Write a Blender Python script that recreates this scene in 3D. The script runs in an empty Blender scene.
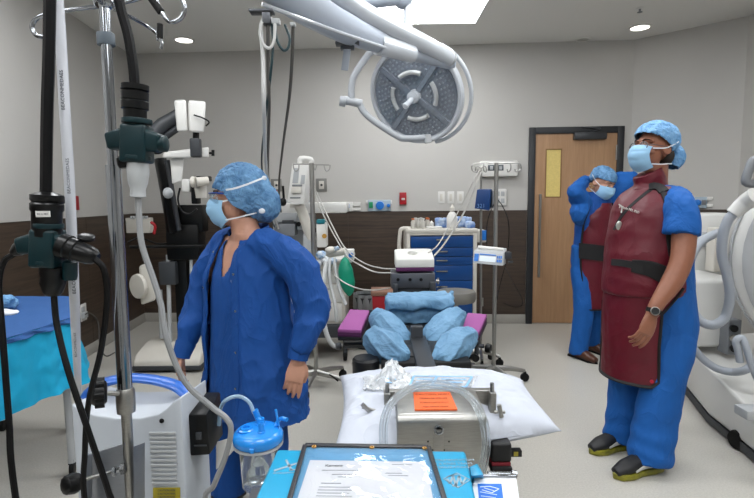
import bpy, bmesh, math, random
import numpy as np
from mathutils import Vector, Matrix, noise

random.seed(7)
SC = bpy.context.scene
COL = SC.collection
PI = math.pi

# ---------------------------------------------------------------- camera
FPX, CX, CY, EYE = 503.0, 377.0, 249.0, 1.42
_p, _a = math.radians(5.68), math.radians(0.56)
_f = Vector((0, math.cos(_p), -math.sin(_p)))
_u0 = Vector((0, math.sin(_p), math.cos(_p)))
_r0 = Vector((1, 0, 0))
_u = _u0 * math.cos(_a) + _r0 * math.sin(_a)
_r = _r0 * math.cos(_a) - _u0 * math.sin(_a)
cam_data = bpy.data.cameras.new('camera')
cam = bpy.data.objects.new('camera', cam_data)
COL.objects.link(cam)
cam.matrix_world = Matrix(((_r.x, _u.x, -_f.x, 0), (_r.y, _u.y, -_f.y, 0), (_r.z, _u.z, -_f.z, EYE), (0, 0, 0, 1)))
cam_data.sensor_width = 36.0
cam_data.lens = 36.0 * FPX / 754.0
cam_data.clip_start = 0.02
SC.camera = cam

# ---------------------------------------------------------------- world, exposure
W_ = bpy.data.worlds.new('world'); SC.world = W_; W_.use_nodes = True
W_.node_tree.nodes['Background'].inputs[0].default_value = (0.55, 0.58, 0.62, 1)
W_.node_tree.nodes['Background'].inputs[1].default_value = 0.15
SC.view_settings.view_transform = 'Standard'
SC.view_settings.look = 'None'
SC.view_settings.gamma = 1.0
SC.view_settings.use_curve_mapping = False
SC.view_settings.exposure = 0.0
PANEL_POWER = 14.0        # emission strength of the ceiling troffers
SPOT_POWER = 5.0         # emission strength of the recessed downlights


def ray(px, py):
    return _f + _r * ((px - CX) / FPX) - _u * ((py - CY) / FPX)


def W(px, py, Y):
    """the point seen at (px, py) in the photograph that lies Y metres into the room"""
    d = ray(px, py)
    return Vector((0, 0, EYE)) + d * (Y / d.y)


def Z(px, py, z):
    """the point seen at (px, py) that lies at height z"""
    d = ray(px, py)
    return Vector((0, 0, EYE)) + d * ((z - EYE) / d.z)


def G(px, py):
    return Z(px, py, 0.0)


def V(*a):
    return Vector(a)


# ---------------------------------------------------------------- materials
def lin(c):
    return c / 12.92 if c <= 0.04045 else ((c + 0.055) / 1.055) ** 2.4


def rgb(h):
    if isinstance(h, str):
        h = h.lstrip('#')
        return tuple(lin(int(h[i:i + 2], 16) / 255) for i in (0, 2, 4)) + (1.0,)
    return tuple(h) + (1.0,)


MATS = {}


def mat(name, col, rough=0.5, metal=0.0, var=0.0, vscale=8.0, bump=0.0, bscale=60.0, stretch=(1, 1, 1),
        trans=0.0, ior=1.45, alpha=1.0, emit=0.0, coat=0.0, sheen=0.0, col2=None, detail=4.0, dist=0.002, crease=0.0, cscale=9.0, spec=None):
    if name in MATS:
        return MATS[name]
    m = bpy.data.materials.new(name)
    m.use_nodes = True
    nt = m.node_tree
    b = nt.nodes['Principled BSDF']
    c = rgb(col)
    b.inputs['Base Color'].default_value = c
    b.inputs['Roughness'].default_value = rough
    b.inputs['Metallic'].default_value = metal
    b.inputs['IOR'].default_value = ior
    if spec is not None: b.inputs['Specular IOR Level'].default_value = spec
    b.inputs['Transmission Weight'].default_value = trans
    b.inputs['Alpha'].default_value = alpha
    b.inputs['Coat Weight'].default_value = coat
    b.inputs['Sheen Weight'].default_value = sheen
    if emit:
        b.inputs['Emission Color'].default_value = c
        b.inputs['Emission Strength'].default_value = emit
    tc = mp = None
    if var or bump or col2 or crease:
        tc = nt.nodes.new('ShaderNodeTexCoord')
        mp = nt.nodes.new('ShaderNodeMapping')
        mp.inputs['Scale'].default_value = stretch
        nt.links.new(tc.outputs['Object'], mp.inputs[0])
    if var or col2:
        n = nt.nodes.new('ShaderNodeTexNoise')
        n.inputs['Scale'].default_value = vscale
        n.inputs['Detail'].default_value = detail
        nt.links.new(mp.outputs[0], n.inputs['Vector'])
        r = nt.nodes.new('ShaderNodeValToRGB')
        r.color_ramp.elements[0].position = 0.3
        r.color_ramp.elements[1].position = 0.7
        if col2:
            a_, b_ = rgb(col2), c
        else:
            a_ = tuple(max(0, x * (1 - var)) for x in c[:3]) + (1,)
            b_ = tuple(min(1, x * (1 + var)) for x in c[:3]) + (1,)
        r.color_ramp.elements[0].color = a_
        r.color_ramp.elements[1].color = b_
        nt.links.new(n.outputs[0], r.inputs[0])
        nt.links.new(r.outputs[0], b.inputs['Base Color'])
    if bump:
        n2 = nt.nodes.new('ShaderNodeTexNoise')
        n2.inputs['Scale'].default_value = bscale
        n2.inputs['Detail'].default_value = detail
        nt.links.new(mp.outputs[0], n2.inputs['Vector'])
        bp = nt.nodes.new('ShaderNodeBump')
        bp.inputs['Strength'].default_value = bump
        bp.inputs['Distance'].default_value = dist
        nt.links.new(n2.outputs[0], bp.inputs['Height'])
        nt.links.new(bp.outputs[0], b.inputs['Normal'])
    if crease:
        n3 = nt.nodes.new('ShaderNodeTexNoise'); n3.inputs['Scale'].default_value = cscale; n3.inputs['Detail'].default_value = 3; n3.inputs['Distortion'].default_value = 0.8
        nt.links.new(mp.outputs[0], n3.inputs['Vector'])
        s1 = nt.nodes.new('ShaderNodeMath'); s1.operation = 'SUBTRACT'; s1.inputs[1].default_value = 0.5
        s2 = nt.nodes.new('ShaderNodeMath'); s2.operation = 'ABSOLUTE'
        s3 = nt.nodes.new('ShaderNodeMath'); s3.operation = 'POWER'; s3.inputs[1].default_value = 0.6
        nt.links.new(n3.outputs[0], s1.inputs[0]); nt.links.new(s1.outputs[0], s2.inputs[0]); nt.links.new(s2.outputs[0], s3.inputs[0])
        b3 = nt.nodes.new('ShaderNodeBump'); b3.inputs['Strength'].default_value = crease; b3.inputs['Distance'].default_value = 0.03; b3.invert = True
        nt.links.new(s3.outputs[0], b3.inputs['Height'])
        if bump: nt.links.new(bp.outputs[0], b3.inputs['Normal'])
        nt.links.new(b3.outputs[0], b.inputs['Normal'])
    MATS[name] = m
    return m


# ---------------------------------------------------------------- mesh builder
def catmull(pts, n=6, closed=False):
    P = [Vector(p) for p in pts]
    if len(P) < 3:
        return P
    out = []
    N = len(P)
    rng = range(N) if closed else range(N - 1)
    for i in rng:
        if closed:
            p0, p1, p2, p3 = P[(i - 1) % N], P[i], P[(i + 1) % N], P[(i + 2) % N]
        else:
            p1, p2 = P[i], P[i + 1]
            p0 = P[i - 1] if i > 0 else p1 * 2 - p2
            p3 = P[i + 2] if i + 2 < N else p2 * 2 - p1
        for k in range(n):
            t = k / n
            out.append(0.5 * ((2 * p1) + (p2 - p0) * t + (2 * p0 - 5 * p1 + 4 * p2 - p3) * t * t + (3 * p1 - p0 - 3 * p2 + p3) * t ** 3))
    if not closed:
        out.append(P[-1].copy())
    return out


def lerp_list(vals, n_out):
    """resample scalars or tuples evenly to n_out entries"""
    a = np.array(vals, float)
    x = np.linspace(0, 1, len(a))
    xo = np.linspace(0, 1, n_out)
    if a.ndim == 1:
        return list(np.interp(xo, x, a))
    return [tuple(r) for r in np.stack([np.interp(xo, x, a[:, k]) for k in range(a.shape[1])], 1)]


class MB:
    def __init__(self, M=None):
        self.v, self.f = [], []
        self.M = M or Matrix.Identity(4)

    def add(self, vs, fs):
        o = len(self.v)
        self.v += [self.M @ Vector(p) for p in vs]
        self.f += [tuple(i + o for i in f) for f in fs]
        return self

    def box(self, c, s, R=None):
        x, y, z = s[0] / 2, s[1] / 2, s[2] / 2
        vs = [Vector((a, b, d)) for a in (-x, x) for b in (-y, y) for d in (-z, z)]
        if R is not None:
            vs = [R @ p for p in vs]
        c = Vector(c)
        return self.add([p + c for p in vs], [(0, 1, 3, 2), (4, 6, 7, 5), (0, 4, 5, 1), (2, 3, 7, 6), (0, 2, 6, 4), (1, 5, 7, 3)])

    def box2(self, a, b):
        return self.box([(a[i] + b[i]) / 2 for i in range(3)], [abs(a[i] - b[i]) for i in range(3)])

    def hexa(self, bottom, top):
        """two quads, matching order"""
        return self.add(list(bottom) + list(top), [(3, 2, 1, 0), (4, 5, 6, 7), (0, 1, 5, 4), (1, 2, 6, 5), (2, 3, 7, 6), (3, 0, 4, 7)])

    def rings(self, rings, cap=True, closed=False):
        n = len(rings[0])
        vs = [p for r in rings for p in r]
        fs = []
        m = len(rings)
        for i in range(m if closed else m - 1):
            j = (i + 1) % m
            for k in range(n):
                l = (k + 1) % n
                fs.append((i * n + k, i * n + l, j * n + l, j * n + k))
        if cap and not closed:
            fs.append(tuple(range(n))[::-1])
            fs.append(tuple((m - 1) * n + k for k in range(n)))
        return self.add(vs, fs)

    def tube(self, pts, r, seg=8, n=0, side=None, closed=False):
        """r: number, list of numbers, or list of (r_side, r_other) pairs"""
        P = catmull(pts, n, closed) if n else [Vector(p) for p in pts]
        if not isinstance(r, (list, tuple)):
            r = [r] * len(P)
        elif len(r) != len(P):
            r = lerp_list(r, len(P)) if not closed else lerp_list(list(r) + [r[0]], len(P) + 1)[:-1]
        m = len(P)
        T = []
        for i in range(m):
            if closed:
                t = P[(i + 1) % m] - P[(i - 1) % m]
            else:
                t = P[min(i + 1, m - 1)] - P[max(i - 1, 0)]
            T.append(t.normalized() if t.length > 1e-9 else Vector((0, 0, 1)))
        if side is not None:
            h = Vector(side)
        else:
            h = Vector((0, 0, 1)) if abs(T[0].z) < 0.9 else Vector((1, 0, 0))
        rings = []
        s = None
        for i in range(m):
            if side is not None:
                s = h - T[i] * h.dot(T[i])
            elif s is None:
                s = h - T[i] * h.dot(T[i])
            else:
                s = s - T[i] * s.dot(T[i])
            s.normalize()
            q = T[i].cross(s)
            a, b = r[i] if isinstance(r[i], tuple) else (r[i], r[i])
            rings.append([P[i] + s * (a * math.cos(2 * PI * k / seg)) + q * (b * math.sin(2 * PI * k / seg)) for k in range(seg)])
        return self.rings(rings, True, closed)

    def cyl(self, p0, p1, r0, r1=None, seg=16):
        return self.tube([p0, p1], [r0, r0 if r1 is None else r1], seg)

    def lathe(self, prof, o=(0, 0, 0), axis=(0, 0, 1), seg=24, hollow=False):
        """profile of (r, h) along the axis from o; ends capped unless they return"""
        o, ax = Vector(o), Vector(axis).normalized()
        s = ax.orthogonal().normalized()
        q = ax.cross(s)
        rings = [[o + ax * h + (s * math.cos(2 * PI * k / seg) + q * math.sin(2 * PI * k / seg)) * max(r, 1e-5) for k in range(seg)] for r, h in prof]
        return self.rings(rings, not hollow, hollow)

    def ring(self, o, axis, R, r, seg=32, seg2=8, a0=0, a1=2 * PI, rx=None):
        o, ax = Vector(o), Vector(axis).normalized()
        s = Vector(rx) if rx is not None else ax.orthogonal().normalized()
        s = (s - ax * s.dot(ax)).normalized()
        q = ax.cross(s)
        full = abs(a1 - a0 - 2 * PI) < 1e-6
        n = seg
        pts = [o + (s * math.cos(a0 + (a1 - a0) * k / n) + q * math.sin(a0 + (a1 - a0) * k / n)) * R for k in range(n if full else n + 1)]
        return self.tube(pts, r, seg2, closed=full, side=ax)

    def ell(self, c, r, R=None, seg=20, st=12):
        rings = []
        c = Vector(c)
        for i in range(1, st):
            t = PI * i / st
            row = []
            for k in range(seg):
                p = Vector((r[0] * math.sin(t) * math.cos(2 * PI * k / seg), r[1] * math.sin(t) * math.sin(2 * PI * k / seg), -r[2] * math.cos(t)))
                row.append(c + (R @ p if R is not None else p))
            rings.append(row)
        o = len(self.v)
        self.rings(rings, False)
        e = [Vector((0, 0, -r[2])), Vector((0, 0, r[2]))]
        if R is not None:
            e = [R @ p for p in e]
        self.v += [self.M @ (c + e[0]), self.M @ (c + e[1])]
        a, b = len(self.v) - 2, len(self.v) - 1
        n = (st - 2) * seg
        self.f += [(a, o + (k + 1) % seg, o + k) for k in range(seg)]
        self.f += [(b, o + n + k, o + n + (k + 1) % seg) for k in range(seg)]
        return self

    def prism(self, poly, o, u, v, d):
        """polygon (2D) in the plane o + a*u + b*v, extruded by vector d"""
        o, u, v, d = Vector(o), Vector(u), Vector(v), Vector(d)
        P = [o + u * a + v * b for a, b in poly]
        n = len(P)
        if u.cross(v).dot(d) < 0:
            P = P[::-1]
        vs = P + [p + d for p in P]
        fs = [tuple(range(n))[::-1], tuple(range(n, 2 * n))] + [(i, (i + 1) % n, n + (i + 1) % n, n + i) for i in range(n)]
        return self.add(vs, fs)

    def sheet(self, fn, nu, nv, th=0.0, closed_u=False):
        """grid surface fn(u, v), u and v in 0..1; th gives it thickness"""
        P = [[Vector(fn(i / nu, j / nv)) for j in range(nv + 1)] for i in range(nu + 1)]
        w = nv + 1
        vs = [p for row in P for p in row]
        fs = [(i * w + j, (i + 1) * w + j, (i + 1) * w + j + 1, i * w + j + 1) for i in range(nu) for j in range(nv)]
        if th:
            ns = []
            for i in range(nu + 1):
                for j in range(nv + 1):
                    a = P[min(i + 1, nu)][j] - P[max(i - 1, 0)][j]
                    b = P[i][min(j + 1, nv)] - P[i][max(j - 1, 0)]
                    nn = a.cross(b)
                    ns.append(nn.normalized() if nn.length > 1e-12 else Vector((0, 0, 1)))
            o = len(vs)
            vs2 = [p - q * th for p, q in zip(vs, ns)]
            fs = fs + [tuple(i + o for i in f[::-1]) for f in fs]
            bd = [(i, 0) for i in range(nu)] + [(nu, j) for j in range(nv)] + [(i, nv) for i in range(nu, 0, -1)] + [(0, j) for j in range(nv, 0, -1)]
            for k in range(len(bd)):
                a, b = bd[k], bd[(k + 1) % len(bd)]
                a, b = a[0] * w + a[1], b[0] * w + b[1]
                fs.append((a, o + a, o + b, b))
            vs = vs + vs2
        return self.add(vs, fs)


def root_loc(o):
    while o.parent:
        o = o.parent
    return o.location.copy()


def meta(o, label=None, cat=None, group=None, kind=None):
    if label: o['label'] = label
    if cat: o['category'] = cat
    if group: o['group'] = group
    if kind: o['kind'] = kind
    return o


def thing(name, label, cat, loc=(0, 0, 0), group=None):
    o = bpy.data.objects.new(name, None)
    o.empty_display_size = 0.1
    o.location = loc
    COL.objects.link(o)
    return meta(o, label, cat, group)


def finish_mesh(me, m, smooth):
    if smooth is None:
        me.polygons.foreach_set('use_smooth', [False] * len(me.polygons))
    else:
        me.polygons.foreach_set('use_smooth', [True] * len(me.polygons))
        if smooth < 180:
            me.set_sharp_from_angle(angle=math.radians(smooth))
    if isinstance(m, (list, tuple)):
        for k in m: me.materials.append(k)
    elif m: me.materials.append(m)


def build(name, mb, m, parent=None, bevel=0.0, smooth=38, label=None, cat=None, group=None, kind=None, loc=None, seg=2):
    """link the collected shape as one mesh object; vertices are given in room coordinates"""
    o_loc = root_loc(parent) if parent else (Vector(loc) if loc is not None else None)
    if o_loc is None:
        if mb.v:
            a = np.array([tuple(p) for p in mb.v])
            o_loc = Vector((float(a[:, 0].mean()), float(a[:, 1].mean()), float(a[:, 2].min())))
        else:
            o_loc = Vector((0, 0, 0))
    me = bpy.data.meshes.new(name)
    me.from_pydata([tuple(p - o_loc) for p in mb.v], [], mb.f)
    bm = bmesh.new(); bm.from_mesh(me)
    bmesh.ops.recalc_face_normals(bm, faces=bm.faces)
    if bevel:
        es = [e for e in bm.edges if len(e.link_faces) == 2 and e.calc_face_angle(0) > 0.6]
        if es:
            bmesh.ops.bevel(bm, geom=es, offset=bevel, offset_type='OFFSET', segments=seg, profile=0.5, affect='EDGES', clamp_overlap=True)
    bm.to_mesh(me); bm.free()
    finish_mesh(me, m, smooth)
    o = bpy.data.objects.new(name, me)
    COL.objects.link(o)
    if parent:
        o.parent = parent
    else:
        o.location = o_loc
    return meta(o, label, cat, group, kind)


def organic(name, mb, m, parent=None, voxel=0.01, iters=4, disp=None, label=None, cat=None, group=None, loc=None, cut=None, fac=0.5):
    """fuse closed overlapping shapes to one continuous skin (voxel remesh), smooth it, push it along its normals by disp(p, n)"""
    me = bpy.data.meshes.new('tmp')
    me.from_pydata([tuple(p) for p in mb.v], [], mb.f)
    bm = bmesh.new(); bm.from_mesh(me)
    bmesh.ops.recalc_face_normals(bm, faces=bm.faces)
    bm.to_mesh(me); bm.free()
    t = bpy.data.objects.new('tmp', me)
    COL.objects.link(t)
    r = t.modifiers.new('r', 'REMESH'); r.mode = 'VOXEL'; r.voxel_size = voxel; r.adaptivity = 0
    if iters:
        s = t.modifiers.new('s', 'SMOOTH'); s.factor = fac; s.iterations = iters
    dg = bpy.context.evaluated_depsgraph_get()
    dg.update()
    ev = t.evaluated_get(dg)
    res = bpy.data.meshes.new_from_object(ev)
    bpy.data.objects.remove(t)
    bpy.data.meshes.remove(me)
    if cut:
        bm = bmesh.new(); bm.from_mesh(res)
        dead = [v for v in bm.verts if cut(v.co)]
        bmesh.ops.delete(bm, geom=dead, context='VERTS')
        bm.to_mesh(res); bm.free()
    if disp:
        nv = len(res.vertices)
        co = [v.co.copy() for v in res.vertices]
        no = [v.normal.copy() for v in res.vertices]
        for i in range(nv):
            res.vertices[i].co = co[i] + no[i] * disp(co[i], no[i])
    o_loc = root_loc(parent) if parent else (Vector(loc) if loc is not None else Vector(mb.v[0]))
    res.transform(Matrix.Translation(-o_loc))
    res.name = name
    finish_mesh(res, m, 180)
    o = bpy.data.objects.new(name, res)
    COL.objects.link(o)
    if parent: o.parent = parent
    else: o.location = o_loc
    return meta(o, label, cat, group)


def N3(p, s, off=0.0):
    return noise.noise(Vector((p[0] * s[0] + off, p[1] * s[1] + off * 0.7, p[2] * s[2] - off)))


def folds(amp=0.006, s=(9, 9, 4), off=0.0, fine=0.4):
    """cloth folds: ridged noise"""
    def d(p, n):
        a = N3(p, s, off)
        b = N3(p, tuple(k * 2.3 for k in s), off + 5)
        return amp * ((1 - 2.4 * abs(a)) * 0.7 + fine * (1 - 2.4 * abs(b))) - amp * 0.4
    return d


def dup(o, shift=None, label=None, group=None, M=None):
    """copy a thing with its parts and sub-parts, mesh data shared"""
    r = o.copy(); COL.objects.link(r)
    if M is not None: r.matrix_world = M
    if shift is not None: r.location = o.location + Vector(shift)
    if label: r['label'] = label
    if group: r['group'] = group
    for ch in list(o.children):
        c = ch.copy(); COL.objects.link(c); c.parent = r
        for g in list(ch.children):
            d = g.copy(); COL.objects.link(d); d.parent = c
    return r


def text(name, body, size, m, parent, M, align='CENTER', extrude=0.0002):
    """flat lettering; M: local x = reading direction, y = up, z = out of the surface"""
    cu = bpy.data.curves.new(name, 'FONT')
    cu.body = body; cu.size = size; cu.align_x = align; cu.align_y = 'CENTER'; cu.extrude = extrude
    cu.resolution_u = 2
    t = bpy.data.objects.new('tmp', cu); COL.objects.link(t)
    dg = bpy.context.evaluated_depsgraph_get(); dg.update()
    me = bpy.data.meshes.new_from_object(t.evaluated_get(dg))
    bpy.data.objects.remove(t)
    me.transform(Matrix.Translation(-root_loc(parent)) @ M)
    me.materials.clear(); me.materials.append(m)
    o = bpy.data.objects.new(name, me); COL.objects.link(o); o.parent = parent
    return o


def basis(o, x, y):
    x = Vector(x).normalized(); y = Vector(y); y = (y - x * y.dot(x)).normalized(); z = x.cross(y)
    o = Vector(o)
    return Matrix(((x.x, y.x, z.x, o.x), (x.y, y.y, z.y, o.y), (x.z, y.z, z.z, o.z), (0, 0, 0, 1)))


def frame(loc, yaw=0.0):
    return Matrix.Translation(Vector(loc)) @ Matrix.Rotation(yaw, 4, 'Z')


# shared materials
M_CHROME = mat('polished_chrome', '#9a9ea3', 0.14, 1.0)
M_STEEL = mat('brushed_steel', '#a3a29e', 0.36, 1.0, var=0.08, vscale=30, stretch=(1, 12, 12))
M_DSTEEL = mat('dark_steel', '#5a5c60', 0.4, 0.9)
M_WHITE = mat('white_enamel', '#d6d5d1', 0.35, var=0.03, vscale=4)
M_OFFW = mat('warm_white_plastic', '#c9c5bc', 0.45, var=0.03, vscale=5)
M_LGREY = mat('light_grey_plastic', '#a9acae', 0.45, var=0.03, vscale=5)
M_GREY = mat('mid_grey_plastic', '#74777b', 0.5, var=0.05)
M_DGREY = mat('dark_grey_plastic', '#33363a', 0.5, var=0.08)
M_BLACK = mat('black_plastic', '#0a0b0c', 0.36, var=0.15, spec=.3)
M_RUBBER = mat('black_rubber', '#090a0a', 0.6, var=0.15, spec=.3)
M_CLEAR = mat('clear_plastic', '#eef3f6', 0.05, trans=0.92, ior=1.25)
M_RED = mat('red_plastic', '#9c1620', 0.45, var=0.05)
M_BLUEP = mat('blue_plastic', '#1f6fc4', 0.35, var=0.05)
M_SKIN = mat('fair_skin', '#b98a74', 0.5, var=.05, vscale=30, bump=.08, bscale=300, dist=.001)
M_SKIN2 = mat('brown_skin', '#885843', 0.45, var=.06, vscale=30, bump=.08, bscale=300, dist=.001)
M_SCRUB = mat('royal_blue_scrubs', '#04438a', 0.8, var=.08, vscale=9, crease=.45, cscale=7, stretch=(1, 1, .6))
M_SCRUB2 = mat('bright_blue_scrubs', '#06529c', 0.8, var=.08, vscale=9, crease=.4, cscale=8, stretch=(1, 1, .6))
M_CAP = mat('blue_bouffant', '#4f86ba', 0.7, col2='#80aed4', vscale=26, crease=.5, cscale=30)
M_CAPD = mat('blue_bouffant_worn', '#38658f', 0.7, col2='#6f9cc4', vscale=20, crease=.55, cscale=26)
M_MASK = mat('pale_blue_mask', '#8fb9d8', 0.75, var=.04, vscale=20, bump=.15, bscale=200, dist=.001)
M_TIE = mat('white_tie', '#d6dade', 0.7)
M_APRON = mat('maroon_lead_vinyl', '#580a1c', 0.45, var=.08, vscale=7, crease=.18, cscale=6)
M_TRIM = mat('black_webbing', '#101012', 0.7, bump=.3, bscale=200)
M_HAIR = mat('dark_hair', '#231a15', 0.6)
M_EYE = mat('eye_white', '#cfcac4', 0.2); M_IRIS = mat('iris', '#1e1512', 0.15); M_BROW = mat('eyebrow', '#2b1d16', 0.8)
# ================================================================ THE ROOM
CEIL = 3.075
A = Vector((-2.77, 5.87, 0)); B = Vector((2.76, 5.53, 0)); C_ = Vector((3.47, 4.85, 0))
dl = Vector((0.063, -1, 0)).normalized()      # direction of the side walls, towards the camera
D_ = C_ + dl * 8.2
E_ = A + dl * 9.2
M_WALL = mat('matte_wall_paint', '#b9b7b3', 0.85, var=0.015, vscale=3, bump=0.05, bscale=220, dist=0.001)
M_CEIL = mat('matte_ceiling_paint', '#dad9d5', 0.9, bump=0.05, bscale=200, dist=0.001)
M_BASE = mat('grey_cove_base', '#a5a29b', 0.6, var=0.03)
M_RAIL = mat('dark_chair_rail', '#3a3029', 0.5, var=0.1, stretch=(2, 2, 20))


def wood(name, c1, c2, stretch, scale=3.0, rough=0.45, dark=0.5):
    m = bpy.data.materials.new(name); m.use_nodes = True
    nt = m.node_tree; b = nt.nodes['Principled BSDF']; b.inputs['Roughness'].default_value = rough
    tc = nt.nodes.new('ShaderNodeTexCoord'); mp = nt.nodes.new('ShaderNodeMapping')
    mp.inputs['Scale'].default_value = stretch
    n = nt.nodes.new('ShaderNodeTexNoise'); n.inputs['Scale'].default_value = scale; n.inputs['Detail'].default_value = 8; n.inputs['Distortion'].default_value = 0.6
    n2 = nt.nodes.new('ShaderNodeTexNoise'); n2.inputs['Scale'].default_value = scale * 6; n2.inputs['Detail'].default_value = 3
    r = nt.nodes.new('ShaderNodeValToRGB')
    r.color_ramp.elements[0].position = 0.35; r.color_ramp.elements[1].position = 0.68
    r.color_ramp.elements[0].color = rgb(c1); r.color_ramp.elements[1].color = rgb(c2)
    mx = nt.nodes.new('ShaderNodeMath'); mx.operation = 'MULTIPLY_ADD'; mx.inputs[1].default_value = 0.35
    nt.links.new(tc.outputs['Object'], mp.inputs[0])
    nt.links.new(mp.outputs[0], n.inputs['Vector']); nt.links.new(mp.outputs[0], n2.inputs['Vector'])
    mx2 = nt.nodes.new('ShaderNodeMath'); mx2.operation = 'MULTIPLY'; mx2.inputs[1].default_value = 0.65
    nt.links.new(n.outputs[0], mx2.inputs[0])
    nt.links.new(n2.outputs[0], mx.inputs[0]); nt.links.new(mx2.outputs[0], mx.inputs[2])
    nt.links.new(mx.outputs[0], r.inputs[0]); nt.links.new(r.outputs[0], b.inputs['Base Color'])
    return m


M_WAIN = wood('dark_wood_laminate', '#2c231c', '#4e3f33', (0.5, 0.5, 14), 3.0, 0.5)
M_DOOR = wood('maple_door_veneer', '#a07a58', '#b5906d', (9, 9, 0.5), 2.0, 0.42)

# floor: pale speckled sheet vinyl
m = bpy.data.materials.new('speckled_vinyl_floor'); m.use_nodes = True
nt = m.node_tree; b = nt.nodes['Principled BSDF']
b.inputs['Roughness'].default_value = 0.32
tc = nt.nodes.new('ShaderNodeTexCoord')
n1 = nt.nodes.new('ShaderNodeTexNoise'); n1.inputs['Scale'].default_value = 110; n1.inputs['Detail'].default_value = 6
n2 = nt.nodes.new('ShaderNodeTexNoise'); n2.inputs['Scale'].default_value = 1.2; n2.inputs['Detail'].default_value = 3
r = nt.nodes.new('ShaderNodeValToRGB')
r.color_ramp.elements[0].position = 0.35; r.color_ramp.elements[1].position = 0.65
r.color_ramp.elements[0].color = rgb('#b9b6ae'); r.color_ramp.elements[1].color = rgb('#c6c3bb')
mx = nt.nodes.new('ShaderNodeMix'); mx.data_type = 'RGBA'; mx.blend_type = 'MULTIPLY'; mx.inputs[0].default_value = 0.12
nt.links.new(tc.outputs['Object'], n1.inputs['Vector']); nt.links.new(tc.outputs['Object'], n2.inputs['Vector'])
nt.links.new(n1.outputs[0], r.inputs[0]); nt.links.new(r.outputs[0], mx.inputs[6]); nt.links.new(n2.outputs[0], mx.inputs[7])
nt.links.new(mx.outputs[2], b.inputs['Base Color'])
M_FLOOR = m

outer = [A, B, C_, D_, E_]
def poly_slab(z0, z1, grow=0.3):
    c = sum(outer, Vector()) / 5
    mb = MB()
    P = [p + (p - c).normalized() * grow for p in outer][::-1]
    mb.add([(p.x, p.y, z0) for p in P] + [(p.x, p.y, z1) for p in P],
           [tuple(range(5))[::-1], tuple(range(5, 10))] + [(i, (i + 1) % 5, 5 + (i + 1) % 5, 5 + i) for i in range(5)])
    return mb
build('floor', poly_slab(-0.1, 0), M_FLOOR, kind='structure', smooth=None, loc=(0, 0, 0))
build('ceiling', poly_slab(CEIL, CEIL + 0.1), M_CEIL, kind='structure', smooth=None, loc=(0, 0, CEIL))


def wall_dirs(p, q):
    d = (q - p).normalized()
    n = Vector((0, 0, 1)).cross(d)      # left of travel
    return d, n


cen = Vector((0.3, 2, 0))
def wall_piece(mb, p, q, z0, z1, t_in, t_out):
    """slab on the wall p-q between heights; t_in into the room, t_out behind"""
    d, n = wall_dirs(p, q)
    if (cen - p).dot(n) < 0: n = -n
    a, b_ = p + n * t_in, q + n * t_in
    c, e = q - n * t_out, p - n * t_out
    mb.hexa([(v.x, v.y, z0) for v in (a, b_, c, e)], [(v.x, v.y, z1) for v in (a, b_, c, e)])
    return mb


def wall_n(p, q):
    d, n = wall_dirs(p, q)
    return n if (cen - p).dot(n) > 0 else -n


dB = (B - A).normalized()
nB = wall_n(A, B)
nL = wall_n(A, E_)
nR = wall_n(B, C_)
WAIN = 1.275
def on_wall(px, py, p=A, n=nB, off=0.0):
    d = ray(px, py); o = Vector((0, 0, EYE))
    t = (p + n * off - o).dot(n) / d.dot(n)
    return o + d * t

build('wall_back', wall_piece(MB(), A - dB * .2, B + dB * .2, 0, CEIL, 0, 0.15), M_WALL, kind='structure', smooth=None)
build('wall_left', wall_piece(MB(), A, E_, 0, CEIL, 0, 0.15), M_WALL, kind='structure', smooth=None)
build('wall_right', wall_piece(MB(), C_, D_, 0, CEIL, 0, 0.15), M_WALL, kind='structure', smooth=None)
build('wall_corner', wall_piece(MB(), B, C_, 0, CEIL, 0, 0.15), M_WALL, kind='structure', smooth=None)
build('wall_front', wall_piece(MB(), D_, E_, 0, CEIL, 0, 0.15), M_WALL, kind='structure', smooth=None)
# door position along the back wall
dx0 = (on_wall(526.5, 250) - A).dot(dB); dx1 = (on_wall(623, 150) - A).dot(dB)
DZ = on_wall(575, 127).z
P0, P1 = A + dB * dx0, A + dB * dx1
# dark wood panelling below the rail, in sheets with fine recessed joints
def panelling(name, p, q, w=1.22):
    L = (q - p).length; d = (q - p).normalized()
    back = build(name, wall_piece(MB(), p, q, 0.1, WAIN, 0.004, 0.01), M_RAIL, kind='structure', smooth=None)
    s = 0.0; k = 0
    while s < L - 0.02:
        e = min(s + w, L)
        pm = wall_piece(MB(), p + d * (s + 0.0015), p + d * (e - 0.0015), 0.1, WAIN, 0.012, 0)
        build('panel', pm, M_WAIN, back, smooth=None)
        s = e
    return back
panelling('trim_1', A + nL * 0.012, P0 - dB * 0.004)
panelling('trim_2', A + dl * 0.012, E_)
build('trim_3', wall_piece(MB(), B, C_, 1.235, 1.285, 0.02, 0), M_RAIL, kind='structure', smooth=None)
build('trim_4', wall_piece(MB(), C_, D_, 1.235, 1.285, 0.02, 0), M_RAIL, kind='structure', smooth=None)
build('trim_5', wall_piece(wall_piece(MB(), A, P0, WAIN, WAIN + 0.006, 0.014, 0), A, E_, WAIN, WAIN + 0.006, 0.014, 0), M_RAIL, kind='structure', smooth=None)
build('baseboard_back', wall_piece(wall_piece(MB(), A, P0, 0, 0.105, 0.018, 0), P1, B, 0, 0.105, 0.018, 0), M_BASE, kind='structure', bevel=0.004)
build('baseboard_left', wall_piece(MB(), A, E_, 0, 0.105, 0.018, 0), M_BASE, kind='structure', bevel=0.004)
build('baseboard_right', wall_piece(wall_piece(MB(), B, C_, 0, 0.105, 0.018, 0), C_, D_, 0, 0.105, 0.018, 0), M_BASE, kind='structure', bevel=0.004)

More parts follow.
